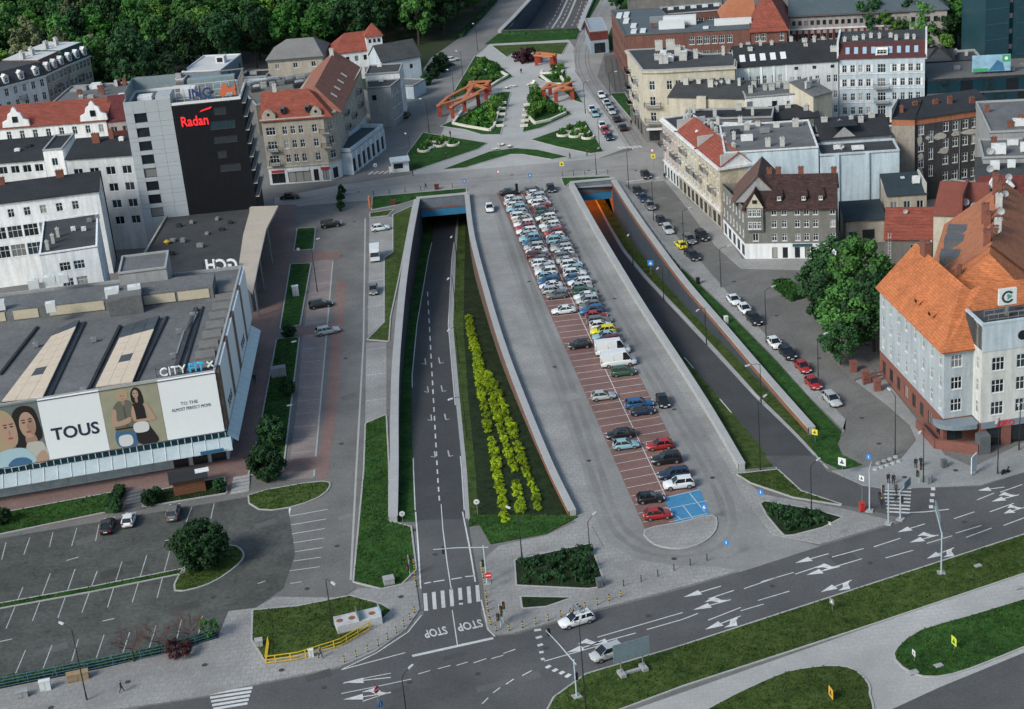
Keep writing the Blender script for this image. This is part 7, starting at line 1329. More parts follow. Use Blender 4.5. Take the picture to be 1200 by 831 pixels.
gw = 'cars in the west street'; sw = dirpx((415,250),(410,400))
for x, y, k, c, lab, h in [(446,270,'hatch','white','white hatchback in the upper kerb bay beside the left tunnel',dirpx((436,271),(456,268))),(438,343,'hatch','grey','grey hatchback in the kerb bay beside the left tunnel wall',sw),(388,266,'suv','black','black car across the west street near the hotel tower',dirpx((377,267),(399,264))),(376,360,'estate','black','black estate leaving the west street bays',dirpx((364,362),(388,358))),(384,391,'estate','silver','silver estate turning into the west street',dirpx((370,394),(400,388))),(340,233,'sedan','black','black saloon near the canopy of the annex',dirpx((328,234),(352,232))),(574,247,'hatch','white','white car driving on the left lane of the parking deck',dirpx((573,240),(577,254))),(646,224,'hatch','black','black car entering the right lane of the deck',dirpx((644,218),(649,230))),(777,474,'hatch','black','black car driving along the right lane of the deck',dirpx((770,460),(784,488))),(127,620,'sedan','black','black saloon in the car park before the shopping centre',dirpx((122,633),(130,608))),(152,613,'hatch','white','white hatchback beside the black saloon in the car park',dirpx((148,625),(156,600))),(204,605,'suv','grey','blue grey off-road car near the round dark tree',dirpx((201,616),(207,592))),(421,190,'sedan','black','black car parked at the low arcade',dirpx((412,200),(430,178))),(530,72,'hatch','white','white car parked beside the pale house on the hillside road',0.4),(525,78,'hatch','red','dark car parked beside the white car on the hillside road',0.4),(476,137,'sedan','black','black car parked at the grey tenement',dirpx((470,146),(484,128))),(712,770,'mini','silver','silver minivan driving left on the main road',dirpx((740,760),(690,777)))]:
    car(k, c if lab[:4] != 'dark' else 'black', lab, g2(x, y), h, gw if 'main road' not in lab else 'cars on the main road', name='car')
# box truck
t = thing('box_truck', 'small white box truck in the kerb bay beside the left tunnel', 'truck', (*g2(440,304), .02), sw); d = car_mesh('van'); 
mb = MB(); mb.box(-2.6,.9,-1.0,1.0,.7,2.7); mb.build('cargo_box', PAINT['white'], t); mb = MB(); mb.prism([(.95,-.95),(2.3,-.95),(2.3,.95),(.95,.95)], .45, 1.3); mb.q([(.95,-.95,1.3),(2.3,-.95,1.3),(1.9,-.85,2.1),(.95,-.85,2.1)]); mb.q([(.95,.95,1.3),(.95,.85,2.1),(1.9,.85,2.1),(2.3,.95,1.3)]); mb.q([(.95,-.85,2.1),(1.9,-.85,2.1),(1.9,.85,2.1),(.95,.85,2.1)]); mb.build('cab', PAINT['white'], t); mb = MB(); mb.q([(2.31,-.85,1.32),(2.31,.85,1.32),(1.93,.78,2.05),(1.93,-.78,2.05)]); mb.build('windscreen', cglass, t); mb = MB(); mb.box(-2.5,2.2,-.8,.8,.35,.69); mb.build('chassis', plas, t)
for sx in (-1.7, 1.6):
    for sy in (-.85,.85): link('wheel', d['wheel'], t, (sx, sy, .37))
# car with bicycles on the roof
hb_ = dirpx((700,722),(655,735)); o = car('estate','white','white estate car carrying bicycles on its roof on the main road', g2(676,731), hb_, 'cars on the main road', name='car')
for k, (yy_, cc) in enumerate(((-.35, PAINT['light blue']), (.35, PAINT['silver']))):
    bk = thing('bicycle', ['pale blue bicycle on the roof of the white estate car, near side', 'silver bicycle on the roof of the white estate car, far side'][k], 'bicycle', (*g2(676,731), .02), hb_)
    def wheel(x):
        m = MB()
        for i in range(14):
            a0, a1 = 2*math.pi*i/14, 2*math.pi*(i+1)/14; m.bar((x+.33*math.cos(a0),yy_,1.9+.33*math.sin(a0)),(x+.33*math.cos(a1),yy_,1.9+.33*math.sin(a1)),.05)
        for i in range(3): a0 = i*1.05; m.bar((x-.32*math.cos(a0),yy_,1.9-.32*math.sin(a0)),(x+.32*math.cos(a0),yy_,1.9+.32*math.sin(a0)),.015)
        m.build('wheel', tyre, bk)
    wheel(-.75); wheel(.4); m = MB()
    for a_, b_ in (((-.75,1.9),(-.25,1.85)),((-.75,1.9),(-.4,2.35)),((-.25,1.85),(-.45,2.5)),((-.25,1.85),(.2,2.4)),((-.42,2.38),(.18,2.4)),((.4,1.9),(.18,2.5))): m.bar((a_[0],yy_,a_[1]),(b_[0],yy_,b_[1]),.06)
    m.build('frame', cc, bk); m = MB(); m.box(-.58,-.3,yy_-.07,yy_+.07,2.5,2.57); m.build('saddle', plas, bk); m = MB(); m.bar((.16,yy_-.28,2.55),(.16,yy_+.28,2.55),.05); m.build('handlebar', plas, bk)
# ------------------------------------------------------------------ street furniture
random.seed(5)
def up_h(base, top): b = g2(*base); return bsetz(b, top[1])
def lamp(label, base, top, aim, arm=1.6, zf=None, name='street_lamp', hm=None):
    """aim: pixel the arm points towards"""
    b = GT(*base, zf) if zf else g2(*base); z0 = zf(b.y) if zf else 0; h = bsetz(b, top[1])-z0 if not isinstance(top, (int, float)) else top
    t = g2(*aim); a = math.atan2(t.y-b.y, t.x-b.x); o = thing(name, label, 'street lamp', (b.x, b.y, z0), a, 'street lamps')
    m = MB(); m.tube((0,0,0),(0,0,1.1),.11,.11,8); m.tube((0,0,1.1),(0,0,h),.085,.05,8); m.build('pole', pole_m, o)
    m = MB(); m.tube((0,0,h-.05),(arm*.4,0,h+.22),.045,.04,6); m.tube((arm*.4,0,h+.22),(arm,0,h+.28),.04,.035,6); m.build('arm', pole_m, o)
    m = MB(); P = [(arm-.1,-.1),(arm+.15,-.16),(arm+.75,-.13),(arm+.85,0),(arm+.75,.13),(arm+.15,.16),(arm-.1,.1)]; m.prism(P, h+.2, h+.36, bottom=True); hd_ = m.build('lamp_head', hm or lamp_h, o)
    m = MB(); m.box(arm+.1, arm+.7, -.1, .1, h+.16, h+.2); m.build('lens', flat('lamp_lens', (.75,.76,.74), .3), hd_); return o
for args in [('black street lamp on the pavement at the bottom left corner',(102,821),(83,738),(60,800)),('black street lamp beside the yellow railing lawn',(390,736),(378,679),(420,760)),('black lamp post standing in the left corner of the dark bed',(612,656),(608,602),(580,640)),('black lamp post standing in the right side of the dark bed',(693,668),(690,612),(720,640)),('tall black lamp post before the roadside sign board',(687,836),(681,738),(700,700)),('street lamp at the bottom edge left of the crossing',(477,842),(473,794),(520,800)),
    ('lamp post in the dark bed beside the slip road',(951,602),(950,547),(980,580)),('black lamp at the lower end of the right tunnel verge',(891,551),(889,472),(930,520)),('lamp beside the zebra crossing of the east street',(737,222),(733,178),(760,215)),('lamp above the first cars of the east street',(766,259),(763,213),(790,250)),('lamp beside the yellow car',(802,299),(800,248),(830,290)),('lamp on the footway opposite the tiled corner house',(845,337),(842,292),(880,330)),('lamp behind the white hatchback at the kerb gap',(898,402),(896,341),(930,390)),('lamp between the red cars',(959,455),(958,397),(990,440)),('lamp at the tip of the cobbled street end',(1049,534),(1043,464),(1010,500)),('lamp post before the orange corner building',(1082,566),(1082,502),(1060,600)),('tall dark post at the pavement right of the corner building',(1169,556),(1171,490),(1150,600)),('dark post at the right edge of the corner pavement',(1194,528),(1194,470),(1170,600)),
    ('lamp post on the pavement by the annex canopy',(337,440),(334,405),(380,430)),('lamp post on the walkway lawn below the info board',(329,503),(326,479),(380,495)),('lamp post on the near walkway lawn',(372,342),(358,285),(400,330)),
    ('tall thin lamp at the left corner of the lower left square lawn',(484,206),(478,160),(460,190)),('thin lamp beside the lower left pergola',(503,156),(498,118),(470,150)),('thin lamp beside the hillside road, middle',(533,118),(530,84),(500,110)),('thin lamp beside the upper left lawn',(543,96),(540,62),(520,90)),('thin lamp at the top of the hillside road',(560,60),(558,30),(540,50)),('thin lamp on the tram street beside the lawn',(686,133),(683,98),(705,125)),('thin lamp at the crossing of the tram street',(703,178),(698,140),(720,170)),('tall lamp on the cross street before the right portal lawn',(699,205),(697,178),(720,190)),('lamp on the tram street near the stone yard',(715,112),(712,86),(730,110))]: lamp(*args)
for i, (b_, hgt_) in enumerate([((536,312),0),((534,363),0),((538,426),0),((547,512),0)]): lamp(f'lamp on the right kerb of the left tunnel ramp, {ORD[i]} from the portal', b_, 7.0, (b_[0]-30, b_[1]+2), 1.8, zf1, hm=lampw)
for i, b_ in enumerate([(742,311),(778,352),(828,404),(892,474)]): lamp(f'lamp on the grass strip of the right tunnel ramp, {ORD[i]} from the portal', b_, 7.0, (b_[0]-30, b_[1]+4), 1.8, zf2)
# ---- traffic signals
ltb = flat('signal_steel', (.42,.50,.55), .4, metal=.2)
def sig_head(m, x, y, z, par, a=0):
    b = MB(); b.box(x-.16, x+.16, y-.16, y+.16, z, z+.95); h = b.build('signal_head', plas, par)
    for k, c in enumerate(('signal_green','signal_amber','signal_red')):
        b = MB(); b.tube((x, y-.16, z+.17+k*.3), (x, y-.22, z+.17+k*.3), .11, n=8); b.build('lens', flat(c, [(.02,.12,.05),(.2,.12,.01),(.2,.02,.02)][k], .3), h)
def mast(label, base, h, aim, arm, heads=(), panels=(), r=.11, foot=True):
    b = g2(*base); t = g2(*aim); a = math.atan2(t.y-b.y, t.x-b.x); o = thing('signal_mast', label, 'traffic signal', (b.x, b.y, 0), a); m = MB(); m.tube((0,0,0),(0,0,h),r,r*.8,10); m.build('pole', ltb, o)
    if arm: m = MB(); m.tube((-.6,0,h-.35),(arm*.5,0,h+.05),r*.7,r*.6,8); m.tube((arm*.5,0,h+.05),(arm,0,h+.15),r*.6,r*.45,8); m.build('arm', ltb, o)
    for x, z in heads: sig_head(None, x, -.15, z, o)
    for x0, x1, z0, z1 in panels: m = MB(); m.box(x0, x1, -.1, .0, z0, z1); m.build('sign_panel', mat('sign_back_steel', (.16,.21,.24), .5, .2, .8, 3), o)
    if foot: m = MB(); m.box(-.5,.5,-.5,.5,0,.18); m.build('footing', conc, o)
    return o
mast('signal mast with long arm over the left ramp stop line', (571,684), 5.8, (512,690), 6.6, [(5.3,5.1),(.3,2.6)]); mast('cantilever mast rising from the grass beside the sign board', (676,817), 5.2, (622,760), 7.2, [(6.8,4.8),(0,2.4)])
mast('cantilever with two sign boards on the grass right of the road', (1103,672), 6.0, (1085,606), 6.6, (), [(2.2,4.2,5.6,7.2),(4.4,6.4,5.6,7.2)]); mast('steel post by the right zebra crossing', (1041,614), 6.2, (1050,600), 0); mast('steel post with signal and boards at the right zebra', (1055,609), 4.6, (1080,585), 3.4, [(.2,2.6)], [(1.0,3.0,4.0,5.2)]); mast('leaning steel pole at the slip road', (1019,599), 6.6, (1027,575), 1.8)
def post_signal(label, base): o = mast(label, base, 3.4, (base[0]+10, base[1]), 0, [(.25,2.2),(-.25,1.1)], foot=False, r=.06); return o
post_signal('signal post at the right corner of the left ramp', (587,735)); post_signal('second signal post beside the stop line corner', (590,730)); post_signal('pedestrian signal left of the ramp crossing', (481,676)); post_signal('signal post on the corner pavement', (1077,566)); post_signal('signal post at the slip road edge', (1033,592))
# ---- signs
def sign(label, base, h, kind, size=.45, face=(600, 900), name='road_sign'):
    b = g2(*base); t = g2(*face) if face else b+Vector((0,-1)); a = math.atan2(t.y-b.y, t.x-b.x)+math.pi/2; o = thing(name, label, 'sign', (b.x, b.y, 0), a); m = MB(); m.tube((0,.05,0),(0,.05,h+size),.035,n=6); m.build('post', metal_g, o)
    def disc(mt, r, y, nm): m = MB(); m.tube((0,y,h),(0,y-.03,h),r,n=16); return m.build(nm, mt, o)
    if kind == 'noentry': disc(flat('sign_no_entry_red', (.55,.03,.03), .4), size, -.01, 'disc'); m = MB(); m.box(-size*.7,size*.7,-.06,-.045,h-size*.16,h+size*.16); m.build('bar', wframe, o)
    elif kind == 'round': disc(wframe, size, -.01, 'disc'); disc(flat('sign_grey', (.3,.3,.32), .5), size*.35, -.045, 'symbol')
    elif kind == 'redring': disc(redm, size, -.01, 'disc'); disc(wframe, size*.72, -.045, 'inner_disc')
    elif kind == 'blueround': disc(bluesign, size, -.01, 'disc'); m = MB(); m.box(-.06,.06,-.06,-.045,h-size*.5,h+size*.5); m.build('arrow', wframe, o)
    else:
        c = {'blue': bluesign, 'white': wframe, 'yellow': flat('sign_yellow', (.65,.55,.04), .5), 'orange': flat('sign_amber', (.65,.36,.04), .5), 'green': flat('sign_lime', (.5,.62,.05), .5), 'grey': metal_g}[kind]
        m = MB(); m.box(-size,size,-.05,-.01,h-size,h+size); m.build('panel', c, o); m = MB(); m.box(-size*.5,size*.5,-.06,-.052,h-size*.5,h-size*.1) ; m.box(-size*.2,size*.2,-.06,-.052,h-size*.1+.01,h+size*.5); m.build('symbol', wframe if kind in ('blue','grey') else ink, o)
    return o
for a_ in [('no entry sign right of the ramp crossing',(574,692),2.3,'noentry',.5),('round speed sign on the green bank right of the ramp',(560,604),2.2,'round',.42),('round sign at the end of the left retaining wall',(473,618),2.2,'round',.42),('blue square sign on the verge before the dark triangular bed',(892,596),2.6,'blueround',.45),('blue parking sign at the disabled bays',(826,612),2.4,'blue',.45),('blue sign at the exit loop of the deck',(852,655),2.5,'blueround',.45),('white square sign at the end of the cobbled street lawn',(987,560),2.6,'white',.6),('blue sign at the end of the cobbled street',(1018,552),2.3,'blueround',.45),('yellow and white board at the end of the right retaining wall',(955,519),1.8,'yellow',.45),('lime yellow warning board on the oval lawn',(1118,762),1.3,'green',.55),('amber board on the lower round lawn',(974,820),1.0,'orange',.62),('small white sign on the oval lawn',(1071,776),1.3,'white',.35),('no entry sign on the bottom traffic island',(444,828),2.4,'noentry',.45),('blue arrow sign below the no entry sign at the bottom',(447,836),1.3,'blueround',.42),('yellow diamond sign on the cross street',(659,204),2.4,'yellow',.5),('blue crossing sign on the deck entrance',(622,215),2.0,'blue',.4),('red ringed sign on the cross street',(585,213),2.4,'redring',.45),('blue board at the far end of the right ramp',(763,322),2.4,'blue',.55),('yellow and red sign at the pink corner tenement',(766,196),2.6,'yellow',.5),('round red sign above the pink corner crossing',(765,189),2.6,'redring',.45),('white sign beside the red hydrant',(1010,598),5.0,'white',.4),('thin post sign on the verge corner',(973,632),2.4,'grey',.3),('small sign on the roadside grass',(975,716),1.4,'grey',.4),('red no parking sign at the walkway lawn gap',(351,304),2.2,'redring',.45),('blue and white sign on the cross street corner',(441,206),2.6,'white',.4),('blue sign near the left portal lawn',(545,222),2.0,'blue',.4)]: sign(*a_)
# roadside sign board on concrete feet
p0, p1 = g2(726,793), g2(757,784); a = math.atan2(p1.y-p0.y, p1.x-p0.x); W_ = (p1-p0).length; o = thing('sign_board', 'large grey roadside sign board on concrete feet beside the silver minivan', 'sign', (*p0, .1), a)
m = MB(); m.box(-.6, W_+.6, -.05, .05, 1.9, 4.4); m.build('panel', mat('sign_back_steel', (1,1,1)), o); m = MB()
for k in range(4): m.box(-.6, W_+.6, .05, .11, 2.1+k*.7, 2.2+k*.7)
m.build('rail', metal_g, o)
for x in (.3, W_-.3): m = MB(); m.tube((x,.12,0),(x,.12,4.3),.07); m.build('post', metal_g, o); m = MB(); m.box(x-.35,x+.35,-.7,.7,-.02,.45); m.build('concrete_foot', conc, o)
m = MB(); m.box(.65, W_-.65, -.2,.2,.02,.3); m.build('concrete_beam', conc, o)
# ---- bollards
bm = MB(); bm.tube((0,0,0),(0,0,.95),.07,.06,8); bm.tube((0,0,.95),(0,0,1.05),.09,.03,8); bol = bm.mesh('post', pole_m); cm = MB(); cm.tube((0,0,.62),(0,0,.78),.082,n=8); colr = cm.mesh('collar', yellow_p); cm = MB(); cm.tube((0,0,.3),(0,0,.42),.084,n=8); colr2 = cm.mesh('collar', yellow_p)
def bollards(label, pts, step, group, col=True):
    P = smooth([g2(*p) for p in pts], 6, False)
    for p in along(P, step):
        o = thing('bollard', label, 'bollard', (p.x, p.y, .08), 0, group); link('post', bol, o)
        if col: link('collar', colr, o); link('collar', colr2, o)
bollards('black and yellow bollard on the kerb left of the ramp mouth', [(404,777),(440,760),(474,735),(490,712)], 1.7, 'bollards left of the ramp mouth'); bollards('black and yellow bollard on the kerb between the ramp mouth and the deck exit', [(570,700),(578,738),(605,738),(660,723),(737,697)], 1.75, 'bollards right of the ramp mouth'); bollards('black bollard on the pavement below the deck loop', [(731,688),(760,680),(806,664),(838,655)], 2.5, 'black bollards below the deck loop', False); bollards('yellow banded bollard beside the ramp kerb', [(565,665),(568,690)], 1.5, 'bollards beside the ramp signal'); bollards('yellow banded bollard on the left ramp kerb', [(485,662),(488,690)], 1.5, 'bollards left of the ramp signal')
bollards('small black post along the lawn of the left portal', [(438,229),(545,219)], 3.6, 'posts along the left portal lawn', False); bollards('small black post along the lawn of the right portal', [(659,207),(714,204)], 2.6, 'posts along the right portal lawn', False)
# ---- railings
def railing(label, pts, h, m, step=1.6, rails=(.5, 1.0), w=.06, name='railing', pz=.1):
    P = [g2(*p) for p in pts]; o = thing(name, label, 'railing', (P[0].x, P[0].y, pz))
    for p in along(P, step): q = p-P[0]; b = MB(); b.bar((q.x,q.y,0),(q.x,q.y,h),w); b.build('post', m, o)
    for r_ in rails:
        for a, b_ in zip(P, P[1:]): a, b_ = a-P[0], b_-P[0]; b = MB(); b.bar((a.x,a.y,h*r_),(b_.x,b_.y,h*r_),w*.9); b.build('rail', m, o)
    return o
railing('yellow tubular railing along the lawn at the bottom left', [(315,756),(312,779),(350,774),(400,758),(436,737)], 1.1, yellow_p, 1.9, (.15,.55,1.0), .1); railing('blue mesh fence along the car park hedge', [(0,807),(120,783),(200,766),(255,748)], 1.4, flat('fence_blue', (.08,.14,.22), .5), 3.5, (.1,.4,.7,1.0), .07)
railing('low dark fence beside the orange corner building', [(1012,452),(1034,446)], 1.5, ob_br, 1.2, (.2,.6,1.0), .2); railing('railing on the right retaining wall near the portal', [(722,216),(760,270),(800,324)], 1.0, metal_g, 3, (.55,1.0), .06, pz=1.0)
for k in range(3): p = g2(1000+k*14, 436+k*11); m = MB(); m.box(-.5,.5,-.5,.5,0,1.7); m.box(-.6,.6,-.6,.6,1.7,1.9); tag(m.build('gate_pier', ob_br, None, (p.x, p.y, .05)), 'red brick gate pier beside the orange corner building, '+['left','middle','right'][k], 'pier')
# ---- planters, cabinets, kiosks, benches
def cab(label, px_, w, d, h, m, name='cabinet', rz=.2, top=None):
    p = g2(*px_); o = thing(name, label, 'cabinet', (p.x, p.y, .08), rz); b = MB(); b.box(-w/2,w/2,-d/2,d/2,0,h); b.build('body', m, o); b = MB(); b.box(-w/2-.06,w/2+.06,-d/2-.06,d/2+.06,h,h+.1); b.build('lid', top or m, o); b = MB(); b.box(-.01,.01,-d/2-.02,-d/2-.005,.1,h-.1); b.box(-w/2+.05,-.05,-d/2-.02,-d/2-.005,.1,.14); b.build('door_seam', plas, o); return o
cab('white utility cabinet on the bottom left pavement', (54,809), 1.3, .6, 1.3, metal_w); cab('tan grit bin on the bottom left pavement', (92,797), 2.6, .9, 1.0, mat('grit_tan', (.28,.2,.12), .8, .2, .8, 3), rz=.25); cab('dark rock shaped bin at the bottom left edge', (27,817), 1.3, .8, .8, w_grey); cab('grey litter bin at the corner of the dark bed', (703,688), .8, .8, 1.1, conc_d); cab('red orange hydrant cabinet at the slip road crossing', (1010,599), .6, .6, 1.2, redm); cab('pale stone block on the left ramp lawn', (456,684), 1.4, 1.2, .8, conc); cab('grey cabinet by the lamp at the walkway lawn', (327,441), 2.6, 1.3, 1.6, w_grey); cab('pale info pillar on the walkway lawn', (347,347), 1.2, .8, 2.0, w_lg); cab('dark litter bin at the corner pavement', (1106,548), .7, .7, 1.1, conc_d); cab('grey steel bin on the corner pavement', (1088,567), .6, .6, 1.0, metal_g); cab('grey meter box at the right end of the yellow railing', (365,770), .6, .5, 1.0, metal_w); cab('white litter bin on the retaining wall lawn', (851,379), .6, .6, 1.2, metal_w); cab('dark bin on the lawn edge of the east street', (818,333), .6, .6, 1.1, plas); cab('grey planter at the gap in the yellow railing', (304,757), .9, .9, .8, conc)
# concrete ramp block with graffiti by the yellow railing
p0, p1 = g2(394,738), g2(446,726); a = math.atan2(p1.y-p0.y, p1.x-p0.x); L = (p1-p0).length; o = thing('concrete_plinth', 'pale concrete plinth with dark marks beside the yellow railing', 'plinth', (*p0, .1), a); m = MB(); m.box(0,L,-1.3,1.3,0,1.1); m.build('block', mat('plinth_concrete', (.42,.43,.44), .85, .2, .5, 2), o)
for x in (.6, 2.2, L-1): m = MB(); m.tube((x,0,1.1),(x,0,1.12),.45,n=12); m.build('round_mark', rustm, o)
m = MB(); m.box(L-.02,L+.04,-1.2,1.2,.1,1.9); m.build('blue_panel', mat('panel_blue', (.14,.28,.4), .6, .3, .8, 2), o); m = MB(); m.box(L*.5,L*.5+.1,-1.3,1.3,1.1,1.9); m.build('divider', conc_d, o)
# wooden kiosk before the mall
p0, p1 = g2(205,583), g2(242,576); a = math.atan2(p1.y-p0.y, p1.x-p0.x); L = (p1-p0).length; wood = mat('kiosk_wood', (.16,.07,.04), .8, .25, .8, 3); o = thing('wooden_kiosk', 'wooden slatted kiosk with dark roof before the shopping centre', 'kiosk', (*p0, .05), a)
m = MB(); m.box(0,L,.1,3.0,0,2.3); m.build('wall', black, o)
for k in range(6): m = MB(); m.box(0,L,0,.09,.15+k*.34,.43+k*.34); m.build('slat', wood, o)
m = MB(); m.box(-.5,L+.6,-.5,3.6,2.35,2.6); m.build('roof', rooffelt_d, o)
m = MB(); m.box(L*.75,L+.9,1.2,2.6,2.65,2.75); m.build('roof_panel', metal_w, o)
# steps
def steps(label, q, n, m_):
    o = thing('steps', label, 'steps', (0,0,0)); P = [g2(*p) for p in q]
    for k in range(n):
        a0, a1 = P[0].lerp(P[3], k/n), P[1].lerp(P[2], k/n); b0, b1 = P[0].lerp(P[3], (k+.8)/n), P[1].lerp(P[2], (k+.8)/n); m = MB(); m.prism([a0,a1,b1,b0], 0, .1+.04*k); m.build('step', m_, o)
steps('grey steps down from the walkway to the car park', [(146,601),(170,596),(168,573),(148,578)], 6, conc_d); steps('pale steps beside the kiosk leading to the car park', [(270,580),(292,576),(293,557),(274,560)], 5, conc)
# square: pergolas, low white walls, ring planters, loungers
redsteel = mat('pergola_red', (.30,.05,.035), .6, .15, .6, 2); ortop = mat('pergola_orange', (.44,.15,.06), .6, .15, .6, 2)
def pergola(label, pts, h, cross):
    P = [g2(*p) for p in pts]; o = thing('pergola', label, 'pergola', (P[0].x, P[0].y, 0)); Q = [p-P[0] for p in P]
    for q in Q: m = MB(); m.box(q.x-.5,q.x+.5,q.y-.22,q.y+.22,0,h-.28); m.build('post', redsteel, o)
    for i, j in cross:
        d = (Q[j]-Q[i]).normalized()*.6; m = MB(); a, b = Q[i]-d, Q[j]+d; k = h+.012*(i+j); m.bar((a.x,a.y,k),(b.x,b.y,k),.95,.4); m.build('beam', ortop, o)
    return o
pergola('long red and orange pergola at the left edge of the square', [(516,137),(531,139),(545,131),(561,124),(570,117),(556,112),(526,128)], 3.1, [(0,6),(6,5),(5,4),(0,3),(1,4),(2,5),(1,3)]); pergola('small red pergola between the left lawns of the square', [(548,117),(571,112),(574,108),(553,109)], 3.0, [(0,1),(0,3),(3,2),(1,2)]); pergola('red and orange pergola on the right of the square', [(638,117),(652,120),(671,117),(669,110),(645,111)], 3.0, [(0,3),(1,2),(4,2),(0,4),(1,3)]); pergola('small red pergola beside the purple shrubs', [(629,77),(632,74),(651,76),(647,78)], 3.0, [(0,1),(1,2),(3,0)])
wl = mat('bench_white', (.62,.60,.52), .7, .1, .5, 2)
def low_wall(label, pts, w=.6, h=.55):
    P = [g2(*p) for p in pts]; o = thing('low_wall', label, 'wall', (P[0].x, P[0].y, .1))
    for i, (a, b) in enumerate(zip(P, P[1:])): a, b = a-P[0], b-P[0]; m = MB(); m.obox(a, b, w, 0, h+.004*i); m.build('segment', wl, o)
low_wall('white angled bench wall in the lower left lawn of the square', [(541,132),(531,146),(545,149),(574,154),(579,150),(588,118)]); low_wall('white bench wall in the upper left lawn of the square', [(549,106),(557,92)]); low_wall('white angled bench wall at the right tip of the upper left lawn', [(571,105),(583,97),(595,90),(588,86)]); low_wall('short white bench wall at the top of the upper left lawn', [(570,84),(562,83),(564,78)]); low_wall('white angled bench wall in the lower right lawn of the square', [(624,114),(621,140),(627,146),(645,142),(663,134),(656,128)]); low_wall('white zigzag bench wall in the upper right lawn of the square', [(634,90),(647,100),(663,100),(657,91)]); low_wall('white bench wall along the top of the upper right lawn', [(636,84),(634,87),(658,87),(660,84)])
for i, (x, y) in enumerate([(497,177),(503,173),(508,166),(515,171),(521,167),(531,170),(660,159),(669,154),(674,160),(680,151),(684,157),(689,162)]):
    p = g2(x, y); side = 'left' if x < 600 else 'right'; o = thing('ring_planter', f'pale half ring planter in the {side} flower lawn, {ORD[i % 6]} of six from the left', 'planter', (p.x, p.y, .1), 0, f'ring planters in the {side} flower lawn'); m = MB()
    for k in range(10):
        a0, a1 = math.pi+R(-20)+k*R(22), math.pi+R(-20)+(k+1)*R(22); m.bar((1.5*math.cos(a0),1.5*math.sin(a0),.25),(1.5*math.cos(a1),1.5*math.sin(a1),.25),.3,.5)
    m.build('ring', wl, o); q = link('shrub', K_g[i % 3], o, (0,.3,0)); q.scale = (.8,.8,.9)
for i, (x, y) in enumerate([(580,176),(588,171),(597,173),(594,104),(601,102),(622,100),(624,98)]):
    p = g2(x, y); o = thing('lounger', 'white curved lounger on the square, '+['lower left one','lower middle one','lower right one','centre left one','centre right one','dark one at the right','pale one at the right'][i], 'lounger', (p.x, p.y, .02), i*.7, 'loungers on the square'); m = MB(); P = [(-1.0,.7),(-.6,.35),(0,.3),(.5,.45),(1.0,.3)]
    for a, b in zip(P, P[1:]): m.bar((a[0],0,a[1]),(b[0],0,b[1]),.8,.12)
    m.build('seat', wl, o); m = MB(); m.box(-.6,.7,-.3,.3,0,.22); m.build('base', conc_d, o)
for i in range(5): 
    for s_, pts in (('left', ((589,122),(586,150))), ('right', ((618,124),(614,150)))):
        q = lerp(pts[0], pts[1], i/4.2); p = g2(*q); m = MB(); m.box(-1.0,1.0,-.35,.35,0,.45); m.box(-1.02,1.02,-.37,.37,.45,.52); tag(m.build('bench', wl, None, (p.x, p.y, .1)), f'pale bench along the {s_} side of the central path, {ORD[i]} from the top', 'bench', f'benches on the {s_} of the central path')
p = g2(470,202); o = thing('white_kiosk', 'small white kiosk at the corner of the square and the cross street', 'kiosk', (p.x, p.y, .02), .1); m = MB(); m.box(-2,2,0,3,0,2.7); m.build('body', w_white2, o); m = MB(); m.box(-2.3,2.3,-.8,3.3,2.7,2.95); m.build('roof', w_lb, o); m = MB(); m.box(-1.6,.6,-.06,-.01,1.0,2.2); m.build('hatch', glass, o); m = MB(); m.box(-2.8,-2.1,-.9,-.7,.6,1.9); m.build('poster_stand', citym, o)
for i, (x, y) in enumerate([(401,229),(400,238),(400,247)]): p = g2(x, y); tree(K_con, 'dark potted conifer in the cross street row, '+['upper','middle','lower'][i], p, .55, name='potted_conifer', cat='plant', group='potted conifers')
p = g2(434,244); m = MB(); m.tube((0,0,0),(0,0,2.6),.35,.3,10); m.tube((0,0,2.6),(0,0,3.0),.3,.1,10); tag(m.build('advertising_column', mat('column_orange', (.4,.14,.06), .7, .25, .8, 3), None, (p.x, p.y, .02)), 'slim orange column at the corner of the left portal lawn', 'column')
for i, (x, y) in enumerate([(512,222),(461,240)]): cab(['dark red litter bin before the left portal lawn','small dark post box on the portal lawn'][i], (x, y), 1.0, .6, 1.0, r_maroon, rz=0)
p = g2(606,226); cab('dark parking meter between the first cars on the deck', (606,226), .5, .5, 1.9, plas)
# posts and boards by the corner building
p = g2(1141,556); o = thing('advert_stand', 'tall pale advertising stand before the orange corner building', 'sign', (p.x, p.y, .1), .9); m = MB(); m.box(-.9,.9,-.08,.08,.4,3.0); m.build('panel', w_lg, o); m = MB(); m.box(-.7,-.6,-.06,.06,0,.4); m.box(.6,.7,-.06,.06,0,.4); m.build('leg', metal_g, o)
# ---- road letters
def road_text(txt, base, aim, size, parent, sx=1.0):
    b, t = g2(*base), g2(*aim); a = math.atan2(t.y-b.y, t.x-b.x); me = text_mesh(txt, size, .001, True); me.materials.clear(); me.materials.append(white_p); o = link('road_lettering', me, parent, (b.x, b.y, .03), a); o.scale = (sx, 1.9, 1); return o
road_text('STOP', (549,729), (520,735), 1.35, obj('main_road')); road_text('STOP', (509,737), (480,743), 1.35, obj('main_road'), .9)
